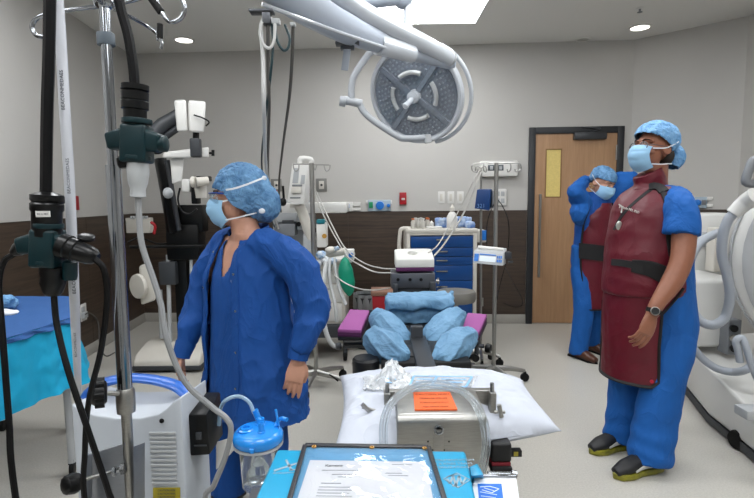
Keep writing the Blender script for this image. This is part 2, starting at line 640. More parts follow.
# ---- door
door = thing('door_1', 'maple veneer door with a narrow window in a black frame', 'door', (P0 + P1) / 2)
door['kind'] = 'structure'
del door['category']
fw = 0.07
M_FRAME = mat('black_door_frame', '#26282b', 0.45, var=0.05)
mb = MB()
wall_piece(mb, P0, P0 + dB * fw, 0, DZ, 0.03, 0); wall_piece(mb, P1 - dB * fw, P1, 0, DZ, 0.03, 0)
wall_piece(mb, P0 + dB * fw, P1 - dB * fw, DZ - fw, DZ, 0.03, 0)
build('door_frame', mb, M_FRAME, door, bevel=0.003)
# leaf with a real opening for the vision panel
q0, q1 = P0 + dB * fw, P1 - dB * fw
w0 = on_wall(546.5, 150); w1 = on_wall(559.5, 196.5)
wx0, wx1, wz1, wz0 = (w0 - A).dot(dB), (w1 - A).dot(dB), w0.z, w1.z
wa, wb = A + dB * wx0, A + dB * wx1
mb = MB()
for (a, b_, z0, z1) in ((q0, wa, 0.01, DZ - fw), (wb, q1, 0.01, DZ - fw), (wa, wb, 0.01, wz0), (wa, wb, wz1, DZ - fw)):
    wall_piece(mb, a, b_, z0, z1, 0.012, 0)
build('door_leaf', mb, M_DOOR, door, smooth=None)
mb = MB()
g = 0.012
for (a, b_, z0, z1) in ((wa - dB * g, wa, wz0 - g, wz1 + g), (wb, wb + dB * g, wz0 - g, wz1 + g), (wa, wb, wz0 - g, wz0), (wa, wb, wz1, wz1 + g)):
    wall_piece(mb, a, b_, z0, z1, 0.016, 0)
build('glazing_bead', mb, mat('bead_wood', '#8c6a44', 0.5), door, bevel=0.002)
M_DGLASS = mat('lit_wired_glass', '#c8b573', 0.2, var=0.08, vscale=60)
M_DGLASS.node_tree.nodes['Principled BSDF'].inputs['Emission Color'].default_value = rgb('#b5a25c')
M_DGLASS.node_tree.nodes['Principled BSDF'].inputs['Emission Strength'].default_value = 0.25
build('door_window', wall_piece(MB(), wa, wb, wz0, wz1, 0.006, 0), M_DGLASS, door, smooth=None)
h0 = on_wall(540.5, 194, off=0.06); h1 = on_wall(540.5, 277, off=0.06)
h1 = Vector((h0.x, h0.y, h1.z))
mb = MB().cyl(h0, h1, 0.014)
for z in (h0.z - 0.12, h1.z + 0.12):
    mb.cyl((h0.x, h0.y, z), Vector((h0.x, h0.y, z)) - nB * 0.05, 0.008)
build('pull_handle', mb, M_STEEL, door)
c0 = on_wall(573, 133, off=0.012); c1 = on_wall(605, 139.5, off=0.012)
mb = MB(); wall_piece(mb, A + dB * (c0 - A).dot(dB), A + dB * (c1 - A).dot(dB), c1.z, c0.z, 0.07, -0.012)
cl = build('door_closer', mb, mat('closer_bronze', '#3b3d40', 0.4, 0.3), door, bevel=0.006)
a1 = on_wall(588, 133, off=0.05); a2 = on_wall(601, 128.5, off=0.06); a3 = on_wall(582, 127, off=0.03)
build('closer_arm', MB().tube([a1, a2], 0.007).tube([a2, a3], 0.007), M_DSTEEL, cl)
hp = on_wall(618, 155, off=0.03)
hg = MB()
for z in (hp.z, 0.35, DZ - 0.25):
    p = q1 - dB * 0.01
    hg.cyl((p.x, p.y, z - 0.05) + nB * 0.03 if False else Vector((p.x, p.y, z - 0.05)) + nB * 0.03, Vector((p.x, p.y, z + 0.05)) + nB * 0.03, 0.008)
build('hinge', hg, M_STEEL, door)

# ---- ceiling lights
def troffer(name, x0, x1, y0, y1, label, inview=True, group=None):
    t = thing(name, label, 'light', ((x0 + x1) / 2, (y0 + y1) / 2, CEIL), group)
    z = CEIL
    mb = MB()
    b_ = 0.03
    mb.box2((x0 - b_, y0 - b_, z - 0.012), (x1 + b_, y0, z)); mb.box2((x0 - b_, y1, z - 0.012), (x1 + b_, y1 + b_, z))
    mb.box2((x0 - b_, y0, z - 0.012), (x0, y1, z)); mb.box2((x1, y0, z - 0.012), (x1 + b_, y1, z))
    build('frame', mb, M_WHITE, t, smooth=None)
    build('diffuser', MB().box2((x0, y0, z - 0.008), (x1, y1, z)), M_PANEL, t, smooth=None)
    return t
M_PANEL = mat('troffer_diffuser', '#fbfdff', 0.6, emit=PANEL_POWER)
M_SPOT = mat('downlight_lens', '#fffaf2', 0.6, emit=SPOT_POWER)
t_r = Z(475, 22, CEIL); t_l = Z(349, 25, CEIL)
troffer('ceiling_troffer', t_l.x, t_r.x, t_r.y - 0.62, t_r.y, 'bright rectangular ceiling light behind the surgical light arms, white frame')
for k_, (x0, x1, y0, y1) in enumerate(((-2.2, -1.0, 2.6, 3.2), (1.4, 2.6, 2.6, 3.2), (-0.35, 0.85, 2.3, 2.9), (-2.2, -1.0, 0.2, 0.8), (1.4, 2.6, 0.6, 1.2), (-0.35, 0.85, 0.0, 0.6), (-1.6, -0.4, -1.8, -1.2), (1.0, 2.2, -1.8, -1.2))):
    troffer('ceiling_troffer', x0, x1, y0, y1, 'ceiling light above the picture, over the ' + ('microscope side', 'imaging machine side', 'middle of the operating table', 'suction pump', 'space behind the man in maroon', 'foreground cart', 'room behind the camera at left', 'room behind the camera at right')[k_])

def downlight(px, py, label, r=0.085, lit=True):
    p = Z(px, py, CEIL)
    t = thing('recessed_downlight', label, 'light', p)
    build('trim_ring', MB().lathe([(r, 0), (r + 0.022, 0), (r + 0.02, -0.008), (r, -0.012)], p, hollow=True), M_WHITE, t)
    build('lens', MB().lathe([(r, -0.002), (r, -0.006), (r * .5, -0.007), (0, -0.007)], p), M_SPOT if lit else mat('unlit_lens', '#b9b8b4', 0.4), t)
downlight(640, 27, 'bright round recessed downlight high above the man in the red apron')
downlight(184, 39.5, 'round recessed downlight on the ceiling at upper left beside the poles')
downlight(583, 39, 'dim small round ceiling fitting above the door', 0.06, False)
p = Z(640, 8, CEIL)
t = thing('sprinkler_head', 'small chrome fire sprinkler on the ceiling above the bright downlight', 'sprinkler', p)
build('escutcheon', MB().lathe([(0.035, 0), (0.033, -0.006), (0.012, -0.01), (0.012, 0)], p, hollow=True), M_WHITE, t)
build('nozzle', MB().lathe([(0.01, -0.008), (0.009, -0.03), (0.022, -0.034), (0.022, -0.037)], p), M_CHROME, t)
# ================================================================ SURGICAL LIGHT ON ITS CEILING ARMS
M_ARM = mat('painted_light_arm', '#a0a8b4', 0.3, var=0.02, vscale=3, coat=0.3)
M_ARMW = mat('white_light_arm', '#bcc1c7', 0.25, var=0.02, vscale=3, coat=0.4)
M_YOKE = mat('yoke_grey_enamel', '#a3a7ac', 0.35, coat=.2)
M_LAMPFACE = mat('lamp_lens_grey', '#7c838d', 0.22, var=0.1, vscale=50, coat=0.6)
M_LED = mat('led_lens', '#8d949d', 0.12, coat=0.8)
sl = thing('surgical_light', 'round grey surgical light head with many small lenses on a white ceiling arm', 'surgical light', W(449, 57, 3.2))
# spring arm: long rounded bar from beyond the top left edge to the head joint
a0, a1, a2, a3 = W(300, -42, 2.35), W(356, 8, 2.65), W(420, 42, 3.0), W(449, 58, 3.2)
build('spring_arm', MB().tube([a0, a1, a2, a3], [(0.058, 0.05), (0.055, 0.048), (0.052, 0.048), (0.05, 0.046)], 20, n=6, side=(0, 0, 1)), M_ARMW, sl)
ax = (a3 - a2).normalized()
build('end_cap', MB().lathe([(0.05, 0), (0.05, 0.012), (0.042, 0.02), (0.0, 0.022)], a3, ax), M_LGREY, sl)
build('screw', MB().lathe([(0.006, 0.02), (0.006, 0.025), (0, 0.026)], a3 + Vector((0.015, 0, 0.012)), ax), M_DSTEEL, sl)
# wide tapering lower arm
l0, l1, l2, l3, l4 = W(252, -30, 1.95), W(300, 2, 2.2), W(350, 30, 2.6), W(410, 53, 3.0), W(452, 64, 3.25)
lower = build('lower_arm', MB().tube([l0, l1, l2, l3, l4], [(0.07, 0.06), (0.085, 0.06), (0.075, 0.055), (0.04, 0.04), (0.034, 0.034)], 20, n=6, side=(0, 0, 1)), M_ARM, sl)
e0, e1 = W(256, 3, 1.95), W(405, 58, 2.95)
build('trim_strip', MB().tube([W(262, 4, 2.02), W(305, 20, 2.14), W(350, 36, 2.5), W(405, 54, 2.93)], (0.009), 8, n=4), M_ARMW, lower)
build('sleeve', MB().tube([W(378, 44, 2.78), W(412, 54, 2.97)], [(0.058, 0.05), (0.05, 0.045)], 20, side=(0, 0, 1)), M_ARMW, lower)
# hub beyond the frame up to the ceiling
hub = l0 + Vector((-0.25, -0.1, 0.12))
build('hub_joint', MB().lathe([(0.07, -0.1), (0.075, -0.05), (0.075, 0.1), (0.05, 0.13), (0.04, 0.14), (0.04, CEIL - hub.z - 0.05), (0.16, CEIL - hub.z - 0.04), (0.16, CEIL - hub.z)], hub), M_ARMW, sl)
build('hub_link', MB().tube([hub, l0], 0.055, 16).tube([hub + Vector((0, 0, .2)), a0], 0.045, 16), M_ARM, sl)
# the second suspension at the top: thick horizontal arm and drop tube
s0, s1, s2 = W(310, 6, 3.0), W(360, 1, 3.1), W(404, -4, 3.2)
build('boom_arm', MB().tube([s0, s1, s2], [(0.05, 0.045)], 18, side=(0, 0, 1)) if False else MB().tube([s0, s1, s2], 0.05, 18), M_ARM, sl)
build('swivel_joint', MB().ell(W(403, -1, 3.2), (0.06, 0.06, 0.06)), M_ARM, sl)
dpt = W(408, 0, 3.2)
build('drop_tube', MB().cyl(W(408, 3, 3.2), W(408, 30, 3.2), 0.027, seg=18), M_ARMW, sl)
# head
hc = W(416, 95, 3.45)
hn = Vector((-0.43, -0.79, -0.43)).normalized()
hu = Vector((0.70, 0.0, -0.70)); hu = (hu - hn * hu.dot(hn)).normalized()
hv = hn.cross(hu)
R_ = 0.295
head = build('lamp_housing', MB().lathe([(0.06, -0.13), (0.2, -0.11), (0.31, -0.05), (0.335, 0.0), (0.325, 0.02), (R_ + 0.005, 0.025), (R_, 0.012), (0.0, 0.012)], hc, hn, 56), M_ARMW, sl)
build('rim', MB().ring(hc + hn * 0.02, hn, R_ + 0.018, 0.016, 64, 10), M_ARMW, head)
build('lens_plate', MB().lathe([(R_ - 0.004, 0.012), (R_ - 0.006, 0.018), (0, 0.019)], hc, hn, 56), M_LAMPFACE, head)
def onhead(r, a, h=0.022):
    return hc + hn * h + (hu * math.cos(a) + hv * math.sin(a)) * r
for k in range(4):
    a = PI / 4 * 0 + k * PI / 2 + 0.12
    mb = MB().tube([onhead(0.04, a, 0.024), onhead(R_ - 0.005, a, 0.024)], (0.011), 8) if False else MB()
    d = hu * math.cos(a) + hv * math.sin(a); e = hn.cross(d)
    p, q = onhead(0.04, a, 0.018), onhead(R_ - 0.004, a, 0.018)
    mb.hexa([p - e * .02, p + e * .02, q + e * .02, q - e * .02], [p - e * .015 + hn * .014, p + e * .015 + hn * .014, q + e * .015 + hn * .014, q - e * .015 + hn * .014])
    build('spoke', mb, M_LAMPFACE, head)
    a0_ = a + 0.35
    build('grip_arc', MB().ring(hc + hn * 0.035, hn, 0.155, 0.016, 14, 10, a0_ - .05, a0_ + 0.95, rx=hu), M_CHROME if False else mat('clear_grip', '#b4b7b8', 0.12, coat=0.7), head)
leds = MB()
for ring_r, cnt in ((0.085, 16), (0.115, 22), (0.19, 36), (0.215, 42), (0.24, 46), (0.265, 52)):
    for k in range(cnt):
        a = 2 * PI * k / cnt + ring_r * 9
        if min(abs(((a - 0.12) % (PI / 2))), PI / 2 - abs((a - 0.12) % (PI / 2))) * ring_r < 0.026:
            continue
        leds.lathe([(0.009, 0.018), (0.0075, 0.024), (0.0, 0.026)], hc + (hu * math.cos(a) + hv * math.sin(a)) * ring_r, hn, 6)
o = build('led_lenses', leds, M_LED, head); o['kind'] = 'stuff'
build('centre_knob', MB().lathe([(0.045, 0.018), (0.045, 0.03), (0.03, 0.034), (0.03, 0.05), (0.04, 0.055), (0.04, 0.065), (0.02, 0.07)], hc, hn), M_ARMW, head)
build('sterile_handle', MB().lathe([(0.017, 0.06), (0.02, 0.08), (0.018, 0.13), (0.022, 0.155), (0.018, 0.165), (0.0, 0.168)], hc, (hn + Vector((-0.15, 0, -0.25))).normalized()), M_ARMW, head)
build('outer_hoop', MB().ring(hc - hn * 0.03 + (hu + hv) * 0.022, hn, 0.34, 0.014, 40, 10, -0.55, 1.9, rx=hu), M_ARMW, sl)
# yoke
Yk = 3.4
yk = build('yoke', MB().tube([W(378, 48, Yk), W(369, 54, Yk), W(355, 74, Yk), W(351.5, 86, Yk), W(351.5, 99, Yk)], 0.022, 14, n=4)
      .tube([W(360, 105, Yk), W(364, 112, Yk), W(374, 121, Yk), W(397, 136, Yk), W(406, 138.5, Yk), W(430, 137.5, Yk)], 0.022, 14, n=4), M_YOKE, sl)
build('yoke_joint', MB().cyl(W(343.5, 100, Yk), W(362, 104, Yk), 0.027, seg=18).cyl(W(340, 101, Yk), W(346, 102, Yk), 0.034, seg=12), M_YOKE, yk)
build('pivot_cap', MB().cyl(W(427, 135, Yk), W(428, 143, Yk), 0.026, seg=18), M_LGREY, yk)
build('head_bracket', MB().tube([W(372, 52, Yk), W(390, 50, 3.4), W(440, 62, 3.3), W(458, 78, 3.42)], [(0.03, 0.02)] * 4, 10, n=3, side=hn), M_ARMW, sl)
# small rail bracket under the lower arm
p = W(347, 41, 2.62)
br = build('accessory_rail', MB().box(W(347.5, 44, 2.62), (0.12, 0.06, 0.012)).box(W(347.5, 48, 2.62), (0.07, 0.035, 0.018)), M_DSTEEL, sl, bevel=0.003)
build('release_lever', MB().hexa([W(341, 70, 2.6), W(348, 71, 2.6), W(348, 71, 2.62), W(341, 70, 2.62)], [W(343.5, 49, 2.6), W(351, 49, 2.6), W(351, 49, 2.62), W(343.5, 49, 2.62)]), mat('lever_blue_grey', '#9299a3', 0.4), br, bevel=0.003)

# ---- cables hanging from the end bracket of the arm
bk = thing('cable_bracket', 'dark metal cable bracket under the left end of the white light arm', 'bracket', W(266, 14, 1.98))
build('plate', MB().box(W(262, 12, 1.98), (0.09, 0.05, 0.01)).box(W(267, 18, 1.98), (0.03, 0.04, 0.05)), M_DSTEEL, bk, bevel=0.002)
build('clip', MB().box(W(276, 22, 1.98), (0.03, 0.03, 0.02)), M_LGREY, bk, bevel=0.002)
build('clip', MB().box(W(293, 25, 2.05), (0.02, 0.03, 0.015)), M_LGREY, bk, bevel=0.002)
def cord(name, pts, r, m, label, cat='cable', group=None, n=6, seg=8):
    o = build(name, MB().tube(pts, r, seg, n=n), m, loc=pts[0])
    return meta(o, label, cat, group)
M_TEAL = mat('teal_cable', '#0f3036', 0.5)
M_WCAB = mat('white_cable', '#c8c9c8', 0.45)
M_GCAB = mat('grey_cable', '#4f4d4a', 0.5)
cord('white_cable', [W(264, 18, 1.98), W(261, 28, 1.98), W(263, 60, 1.98), W(264, 110, 2.0), W(266, 165, 2.6), W(271, 205, 3.7), W(279, 230, 4.42)], 0.008, M_WCAB, 'white cable hanging straight down from the arm bracket behind the nurse')
cord('grey_cable', [W(268, 18, 1.98), W(268, 60, 2.0), W(269, 110, 2.1), W(268, 170, 2.9), W(271, 205, 3.8), W(277, 226, 4.42)], 0.007, M_GCAB, 'dark grey cable beside the white one hanging from the arm bracket')
cord('teal_cable', [W(272, 24, 1.98), W(273, 45, 1.98), W(270, 80, 2.0), W(264, 130, 2.2), W(262, 170, 3.0), W(268, 210, 3.8), W(275, 228, 4.42)], 0.005, M_TEAL, 'thin dark teal cable crossing the grey one under the arm bracket')
cord('grey_cable', [W(293, 26, 2.05), W(292, 60, 2.1), W(289, 100, 2.3), W(283, 145, 3.0), W(279, 185, 3.8), W(281, 212, 4.4)], 0.007, M_GCAB, 'dark cable hanging from the arm to the right of the looped cables')
cord('cable_loop', [W(262, 22, 1.96), W(260, 34, 1.96), W(264, 45, 1.96), W(270, 48, 1.96), W(274, 40, 1.96), W(275, 24, 1.97)], 0.006, M_WCAB, 'short white cable loop under the arm bracket')
cord('cable_loop', [W(275, 24, 1.97), W(277, 40, 1.97), W(283, 50, 1.97), W(288, 48, 1.98), W(289.5, 38, 2.0), W(285, 25, 2.03)], 0.005, M_TEAL, 'dark teal cable loop to the right of the white loop')
# ================================================================ FOREGROUND LEFT: drops, pole, pump
M_HOSEB = mat('black_hose', '#08080a', 0.4, bump=0.3, bscale=500, dist=0.0005, spec=.25)
M_HOSEW = mat('white_hose', '#c9ccd3', 0.4, bump=0.1, bscale=300, dist=0.0005)
M_GREEN = mat('dark_green_moulding', '#06252a', 0.38, var=0.12, vscale=40, spec=.4)
M_CAB = mat('black_cable', '#060607', 0.42, spec=.25)
M_GREYC = mat('grey_power_cable', '#8c8e90', 0.45)
M_TXT = mat('dark_print', '#3c4048', 0.6)
M_CONN = mat('black_connector', '#0a0b0c', 0.3, var=0.1, spec=.35)


def splitter(c, Y, s, label, px_hose, side):
    """green four-way power splitter; c: pixel centre, s: metres per pixel"""
    def p(dx, dy, dY=0.0):
        return W(c[0] + dx, c[1] + dy, Y + dY)
    t = thing('power_splitter', label, 'power splitter', p(0, 0))
    up = (p(0, -20) - p(0, 20)).normalized()
    rt = (p(20, 0) - p(-20, 0)).normalized()
    fw = rt.cross(up)
    def pr(mb, r0, r1, a, b, w0, w1, d0, d1):  # tapered block along direction from a to b
        a, b = Vector(a), Vector(b)
        d = (b - a).normalized(); q = d.cross(fw).normalized()
        mb.hexa([a + q * w0 + fw * d0, a - q * w0 + fw * d0, a - q * w0 - fw * d0, a + q * w0 - fw * d0],
                [b + q * w1 + fw * d1, b - q * w1 + fw * d1, b - q * w1 - fw * d1, b + q * w1 - fw * d1])
    body = MB()
    pr(body, 0, 0, p(2, -19), p(2, 19), 12 * s, 13 * s, .024, .024)
    body2 = MB()
    pr(body, 0, 0, p(-3, -6), p(-26, -2), 11 * s, 8 * s, .02, .017)
    pr(body, 0, 0, p(3, -6), p(26, 0), 11 * s, 9 * s, .02, .017)
    b = build('splitter_body', body, M_GREEN, t, bevel=0.006, seg=3)
    build('rib', MB().lathe([(14 * s, 0), (14 * s, 5 * s)], p(2, -20), up, 20), M_GREEN, b, bevel=0.001)
    build('rib', MB().lathe([(13.5 * s, 0), (13.5 * s, 4 * s)], p(2, 16), up, 20), M_GREEN, b, bevel=0.001)
    return t, p, up, rt, fw, b


# left splitter
s = 0.95 / 503
t, p, up, rt, fw, b = splitter((46, 248), 0.95, s, 'dark green four-way power splitter hanging at left on a black hose over the blue table', None, -1)
mb = MB().lathe([(13.5 * s, -34 * s), (13.5 * s, -10 * s), (14.8 * s, -8 * s), (14.8 * s, -2 * s), (13.2 * s, 0), (14.8 * s, 2 * s), (14.8 * s, 7 * s), (10 * s, 9 * s), (6 * s, 10 * s)], p(1, -46), up, 26)
cn = build('hose_connector', mb, M_CONN, t)
build('strap', MB().box(p(13, -48), (0.012, 0.02, 0.014)), M_CONN, cn, bevel=0.002)
lb = p(-3, -34, -0.0265)
build('label_plate', MB().box(lb, (0.026, 0.002, 0.011)), mat('paper_label', '#c9c9c5', 0.6), cn)
text('lettering', 'BN 31-0002', 0.0042, M_TXT, t, basis(lb + Vector((0, -0.0012, 0)), (1, 0, 0), (0, 0, 1)))
for dy in (-19, 30):
    pass
build('bottom_plug', MB().lathe([(12 * s, 0), (12 * s, 6 * s), (11 * s, 10 * s), (12 * s, 16 * s), (9 * s, 26 * s), (6.5 * s, 29 * s)], p(7, 19), -up, 22), M_CONN, t)
build('port_cap', MB().lathe([(6 * s, -10 * s), (7 * s, -6 * s), (7 * s, 8 * s), (4 * s, 10 * s)], p(24, 22), up, 16), M_GREEN, t)
pd = (p(50, 10) - p(16, -2)).normalized()
build('side_plug', MB().lathe([(12 * s, 0), (12.5 * s, 8 * s), (11 * s, 9 * s), (11.5 * s, 16 * s), (10 * s, 17 * s), (9.5 * s, 28 * s), (8 * s, 34 * s), (4.5 * s, 38 * s)], p(15, -3, -0.015), pd, 22), M_CONN, t)
build('flap_cover', MB().lathe([(8 * s, 0), (8 * s, 3 * s), (6 * s, 4 * s)], p(40, -9), (up + fw * .3 + rt * .2), 14), M_CONN, t)
build('side_plug', MB().lathe([(7 * s, 0), (7 * s, 5 * s), (4 * s, 11 * s)], p(-24, -1), (p(-34, 5) - p(-24, -1)), 16), M_CONN, t)
tie = p(7, 24)
cord('black_hose', [W(46, 198, .95), W(47, 120, .95), W(49, 50, .95), W(50, -20, .95), W(50, -120, .95), Vector((W(50, -120, .95).x, .95, CEIL))], 0.0105, M_HOSEB, 'black hose dropping from the ceiling to the left green splitter', 'hose')
cord('black_cable', [W(54, 296, .95), W(57, 325, .94), W(68, 370, .92), W(88, 430, .9), W(108, 490, .9), W(118, 530, .9), Vector((-.42, .88, .3)), Vector((-.45, .8, .01))], 0.0058, M_CAB, 'thick black cable from the bottom of the left splitter crossing the pump front')
cord('black_cable', [W(14, 254, .95), W(4, 262, .95), W(-1, 285, .94), W(3, 340, .92), W(9, 420, .9), W(16, 500, .88), Vector((-.62, .86, .4)), Vector((-.64, .84, .01))], 0.0058, M_CAB, 'thick black cable running down the left edge of the picture')
cord('black_cable', [W(95, 259, .93), W(104, 270, .93), W(107, 300, .94), W(101, 350, .95), W(89, 400, .98), W(85, 450, .98), W(87, 520, .98), Vector((-.56, .98, .3)), Vector((-.55, .97, .01))], 0.0058, M_CAB, 'thick black cable from the right plug of the left splitter running behind the knob')

# right splitter
s = 1.0 / 503
t, p, up, rt, fw, b = splitter((135, 144), 1.0, s, 'dark green four-way power splitter hanging beside the chrome pole under a curved black hose', None, 1)
build('hose_connector', MB().lathe([(11 * s, -20 * s), (11 * s, -6 * s), (12.8 * s, -5 * s), (12.8 * s, 2 * s), (12 * s, 3 * s), (12.8 * s, 4 * s), (12.8 * s, 11 * s), (11.5 * s, 12 * s), (13 * s, 13 * s), (13 * s, 18 * s), (6 * s, 19 * s)], p(0, -40), up, 26), M_CONN, t)
build('grey_plug', MB().lathe([(10 * s, 0), (10.5 * s, 8 * s), (9 * s, 20 * s), (7 * s, 26 * s), (7.5 * s, 33 * s), (4 * s, 34 * s)], p(3, 19), -up, 22), M_LGREY, t)['label'] = 'light grey moulded plug'
build('port_cap', MB().lathe([(5 * s, 0), (6.5 * s, 3 * s), (6.5 * s, 10 * s), (4 * s, 12 * s)], p(-10, 24), up + rt * -.2, 16), M_CONN, t)
build('side_cap', MB().lathe([(7 * s, 0), (8 * s, 3 * s), (8 * s, 8 * s), (6 * s, 9 * s)], p(23, 0), rt, 16), M_GREEN, t)
cord('black_hose', [W(135, 88, 1.0), W(133, 65, 1.0), W(128, 35, 1.0), W(120, 5, 1.0), W(112, -40, 1.0), W(108, -100, 1.0), Vector((W(108, -100, 1.0).x, 1.0, CEIL))], 0.0098, M_HOSEB, 'curved black hose dropping from the ceiling to the right green splitter', 'hose')
cord('grey_power_cable', [W(138, 192, 1.0), W(139, 215, 1.0), W(142, 245, 1.0), W(153, 278, 1.0), W(161, 305, 1.0), W(167, 340, 1.0), W(185, 382, 1.02), W(212, 407, 1.04), W(226, 418, 1.04), W(231, 430, 1.04), W(226, 455, 1.05), W(214, 485, 1.06), W(204, 510, 1.08), Vector((-.4, 1.1, .4)), Vector((-.42, 1.12, .02))], 0.0062, M_GREYC, 'grey power cable swinging from the pale plug over the black box')

# white medical gas hose
hp = [Vector((W(50, -80, .98).x, .98, CEIL)), W(54, -40, .98), W(58, 0, .98), W(62, 60, .98), W(65, 115, .98), W(69, 175, .99), W(72, 240, 1.0), W(74.5, 300, 1.02), W(77, 360, 1.3), W(79, 400, 1.6), Vector((-1.08, 1.75, .4)), Vector((-1.1, 1.8, 0.02))]
wh = thing('white_gas_hose', 'white medical gas hose with dark lettering hanging left of the chrome pole', 'hose', hp[2])
build('hose', MB().tube(hp, 0.0094, 14, n=8), M_HOSEW, wh)
for (y0, y1) in ((72, 108), (160, 192), (258, 292), (334, 356)):
    xm = lambda y: 58 + (y / 300.0) * 17 - 0.8 if y < 110 else 65 + (y - 115) * 0.053
    a, b2 = W(xm(y1), y1, .968), W(xm(y0), y0, .968)
    if y0 > 300: a, b2 = W(76.0, y1, 1.045), W(74.8, y0, 1.045)
    text('lettering', 'BEACONMEDAES', (b2 - a).length / 6.9, M_TXT, wh, basis((a + b2) / 2, b2 - a, (-1, 0, 0)))

# ---- chrome pole with hooks
T0, T1 = W(104, 0, 1.15), W(131, 498, 1.10)
pole_dir = (T1 - T0) / (T1.z - T0.z)
def pole_at(z):
    return T0 + (T1 - T0) * ((z - T0.z) / (T1.z - T0.z))
pl = thing('iv_pole', 'tall chrome pole with bent hooks standing in the left foreground', 'IV pole', pole_at(0))
build('upper_tube', MB().cyl(pole_at(T0.z + 0.07), pole_at(1.35), 0.0115, seg=20), M_CHROME, pl)
zc = W(129, 400, 1.11).z
build('lower_tube', MB().cyl(pole_at(1.5), pole_at(zc), 0.0158, seg=20), M_CHROME, pl)
build('inner_tube', MB().cyl(pole_at(zc), pole_at(0.12), 0.0115, seg=20), M_STEEL, pl)
build('collar', MB().lathe([(0.0135, -.012), (0.0185, -.012), (0.0185, .014), (0.0135, .014)], W(106, 40, 1.15)), mat('collar_grey', '#59636c', 0.5), pl, bevel=0.001)
build('clamp_collar', MB().lathe([(0.014, -.028), (0.0195, -.028), (0.0205, -.01), (0.0205, .02), (0.017, .028)], pole_at(zc), pole_dir), M_STEEL, pl)
build('hub', MB().ell(W(104, 2, 1.15), (.022, .022, .018)), M_CHROME, pl)
hr = 0.0048
def hook(pts):
    return build('hook', MB().tube(pts, hr, 10, n=6), M_CHROME, pl)
hook([W(101, 6, 1.15), W(70, 10, 1.13), W(45, 15, 1.12), W(35, 20, 1.12), W(32, 28, 1.12), W(36, 35, 1.12), W(44, 37, 1.12)])
h2 = hook([W(107, 6, 1.15), W(130, 1, 1.16), W(152, -4, 1.17), W(158, 5, 1.17), W(163, 15, 1.17), W(171, 22, 1.17), W(181, 18, 1.17), W(185, 8, 1.17), W(180, -3, 1.17), W(172, -8, 1.17)])
build('grip', MB().cyl(W(151, -2, 1.17), W(161, 12, 1.17), 0.0085), M_RUBBER, h2)
h3 = hook([W(105, 5, 1.16), W(125, 14, 1.3), W(145, 25, 1.4), W(156, 33, 1.42), W(158, 40, 1.42)])
build('grip', MB().cyl(W(160, 24, 1.42), W(160, 38, 1.42), 0.008), M_RUBBER, h3)
build('tip', MB().tube([W(160, 38, 1.42), W(162, 44, 1.42), W(161, 49, 1.42)], 0.004, 8), M_CHROME, h3)
hook([W(103, 4, 1.15), W(92, -6, 1.05), W(84, -16, 1.0)])
# knob, clamp
K = W(106, 393, 1.06)
kd = Vector((-1, -0.5, 0.05)).normalized()
kn = MB()
prof = []
kn.lathe([(0.0, -0.014), (0.02, -0.014), (0.027, -0.008), (0.028, 0.008), (0.022, 0.016), (0.0, 0.017)], W(100, 393, 1.06), kd, 24)
for k in range(7):
    a = 2 * PI * k / 7
    s_ = kd.orthogonal().normalized(); q_ = kd.cross(s_)
    kn.cyl(W(100, 393, 1.06) + (s_ * math.cos(a) + q_ * math.sin(a)) * 0.026 - kd * .009, W(100, 393, 1.06) + (s_ * math.cos(a) + q_ * math.sin(a)) * 0.026 + kd * .009, 0.0085, seg=10)
build('knob', kn, M_BLACK, pl)
build('knob_shaft', MB().cyl(W(104, 393, 1.07), W(127, 394, 1.11), 0.0055), M_STEEL, pl)
# five-leg base out of sight below
pb = pole_at(0.1)
for k in range(5):
    a = 2 * PI * k / 5 + 2.2
    e = Vector((pb.x + math.cos(a) * .27, pb.y + math.sin(a) * .27, 0.075))
    build('leg', MB().tube([Vector((pb.x, pb.y, .12)), (Vector((pb.x, pb.y, .12)) + e) / 2 + Vector((0, 0, .01)), e], [(.02, .014), (.016, .012), (.012, .01)], 10, side=(0, 0, 1)), M_STEEL, pl)
    build('caster', MB().lathe([(.012, -.01), (.03, -.008), (.032, 0), (.03, .008), (.012, .01)], (e.x, e.y, .032), (math.sin(a), -math.cos(a), 0)), M_RUBBER, pl)

# ---- pole clamp with two plates and a black knob
cp = thing('pole_clamp', 'silver pole clamp with two upright plates and a black knob, in front of the pump', 'clamp', W(120, 470, 1.12))
def plate(pts, th=0.006, dd=(0, 1, 0)):
    mb = MB(); d = Vector(dd) * th
    return mb.hexa(pts, [q + d for q in pts])
M_ALU = mat('brushed_aluminium', '#8d9197', 0.38, 0.85, var=0.05, vscale=40, stretch=(1, 1, 15))
build('front_plate', plate([W(86, 500, 1.13), W(128, 530, 1.15), W(126, 443, 1.15), W(86, 456, 1.13)]), M_ALU, cp, bevel=0.0015)
build('left_plate', plate([W(83, 530, 1.06), W(90, 535, 1.12), W(90, 453, 1.12), W(84, 456, 1.06)], 0.006, (1, 0, 0)), M_ALU, cp, bevel=0.0015)
build('right_plate', plate([W(134, 530, 1.06), W(145, 535, 1.12), W(145, 442, 1.12), W(134, 446, 1.06)], 0.006, (.3, -1, 0)), M_ALU, cp, bevel=0.0015)
build('bolt', MB().cyl(W(112, 472, 1.08), W(128, 467, 1.1), .0065, seg=6).lathe([(.0, 0), (.011, 0), (.011, .006), (.0, .007)], W(116, 471, 1.08), Vector((-1, -.2, -.1)), 6).lathe([(.0, 0), (.013, 0), (.013, .008), (.0, .01)], W(125, 468, 1.09), Vector((-1, -.2, -.1)), 6), M_CHROME, cp)
build('screw_shaft', MB().cyl(W(76, 482, 1.0), W(118, 470, 1.09), .0038), M_STEEL, cp)
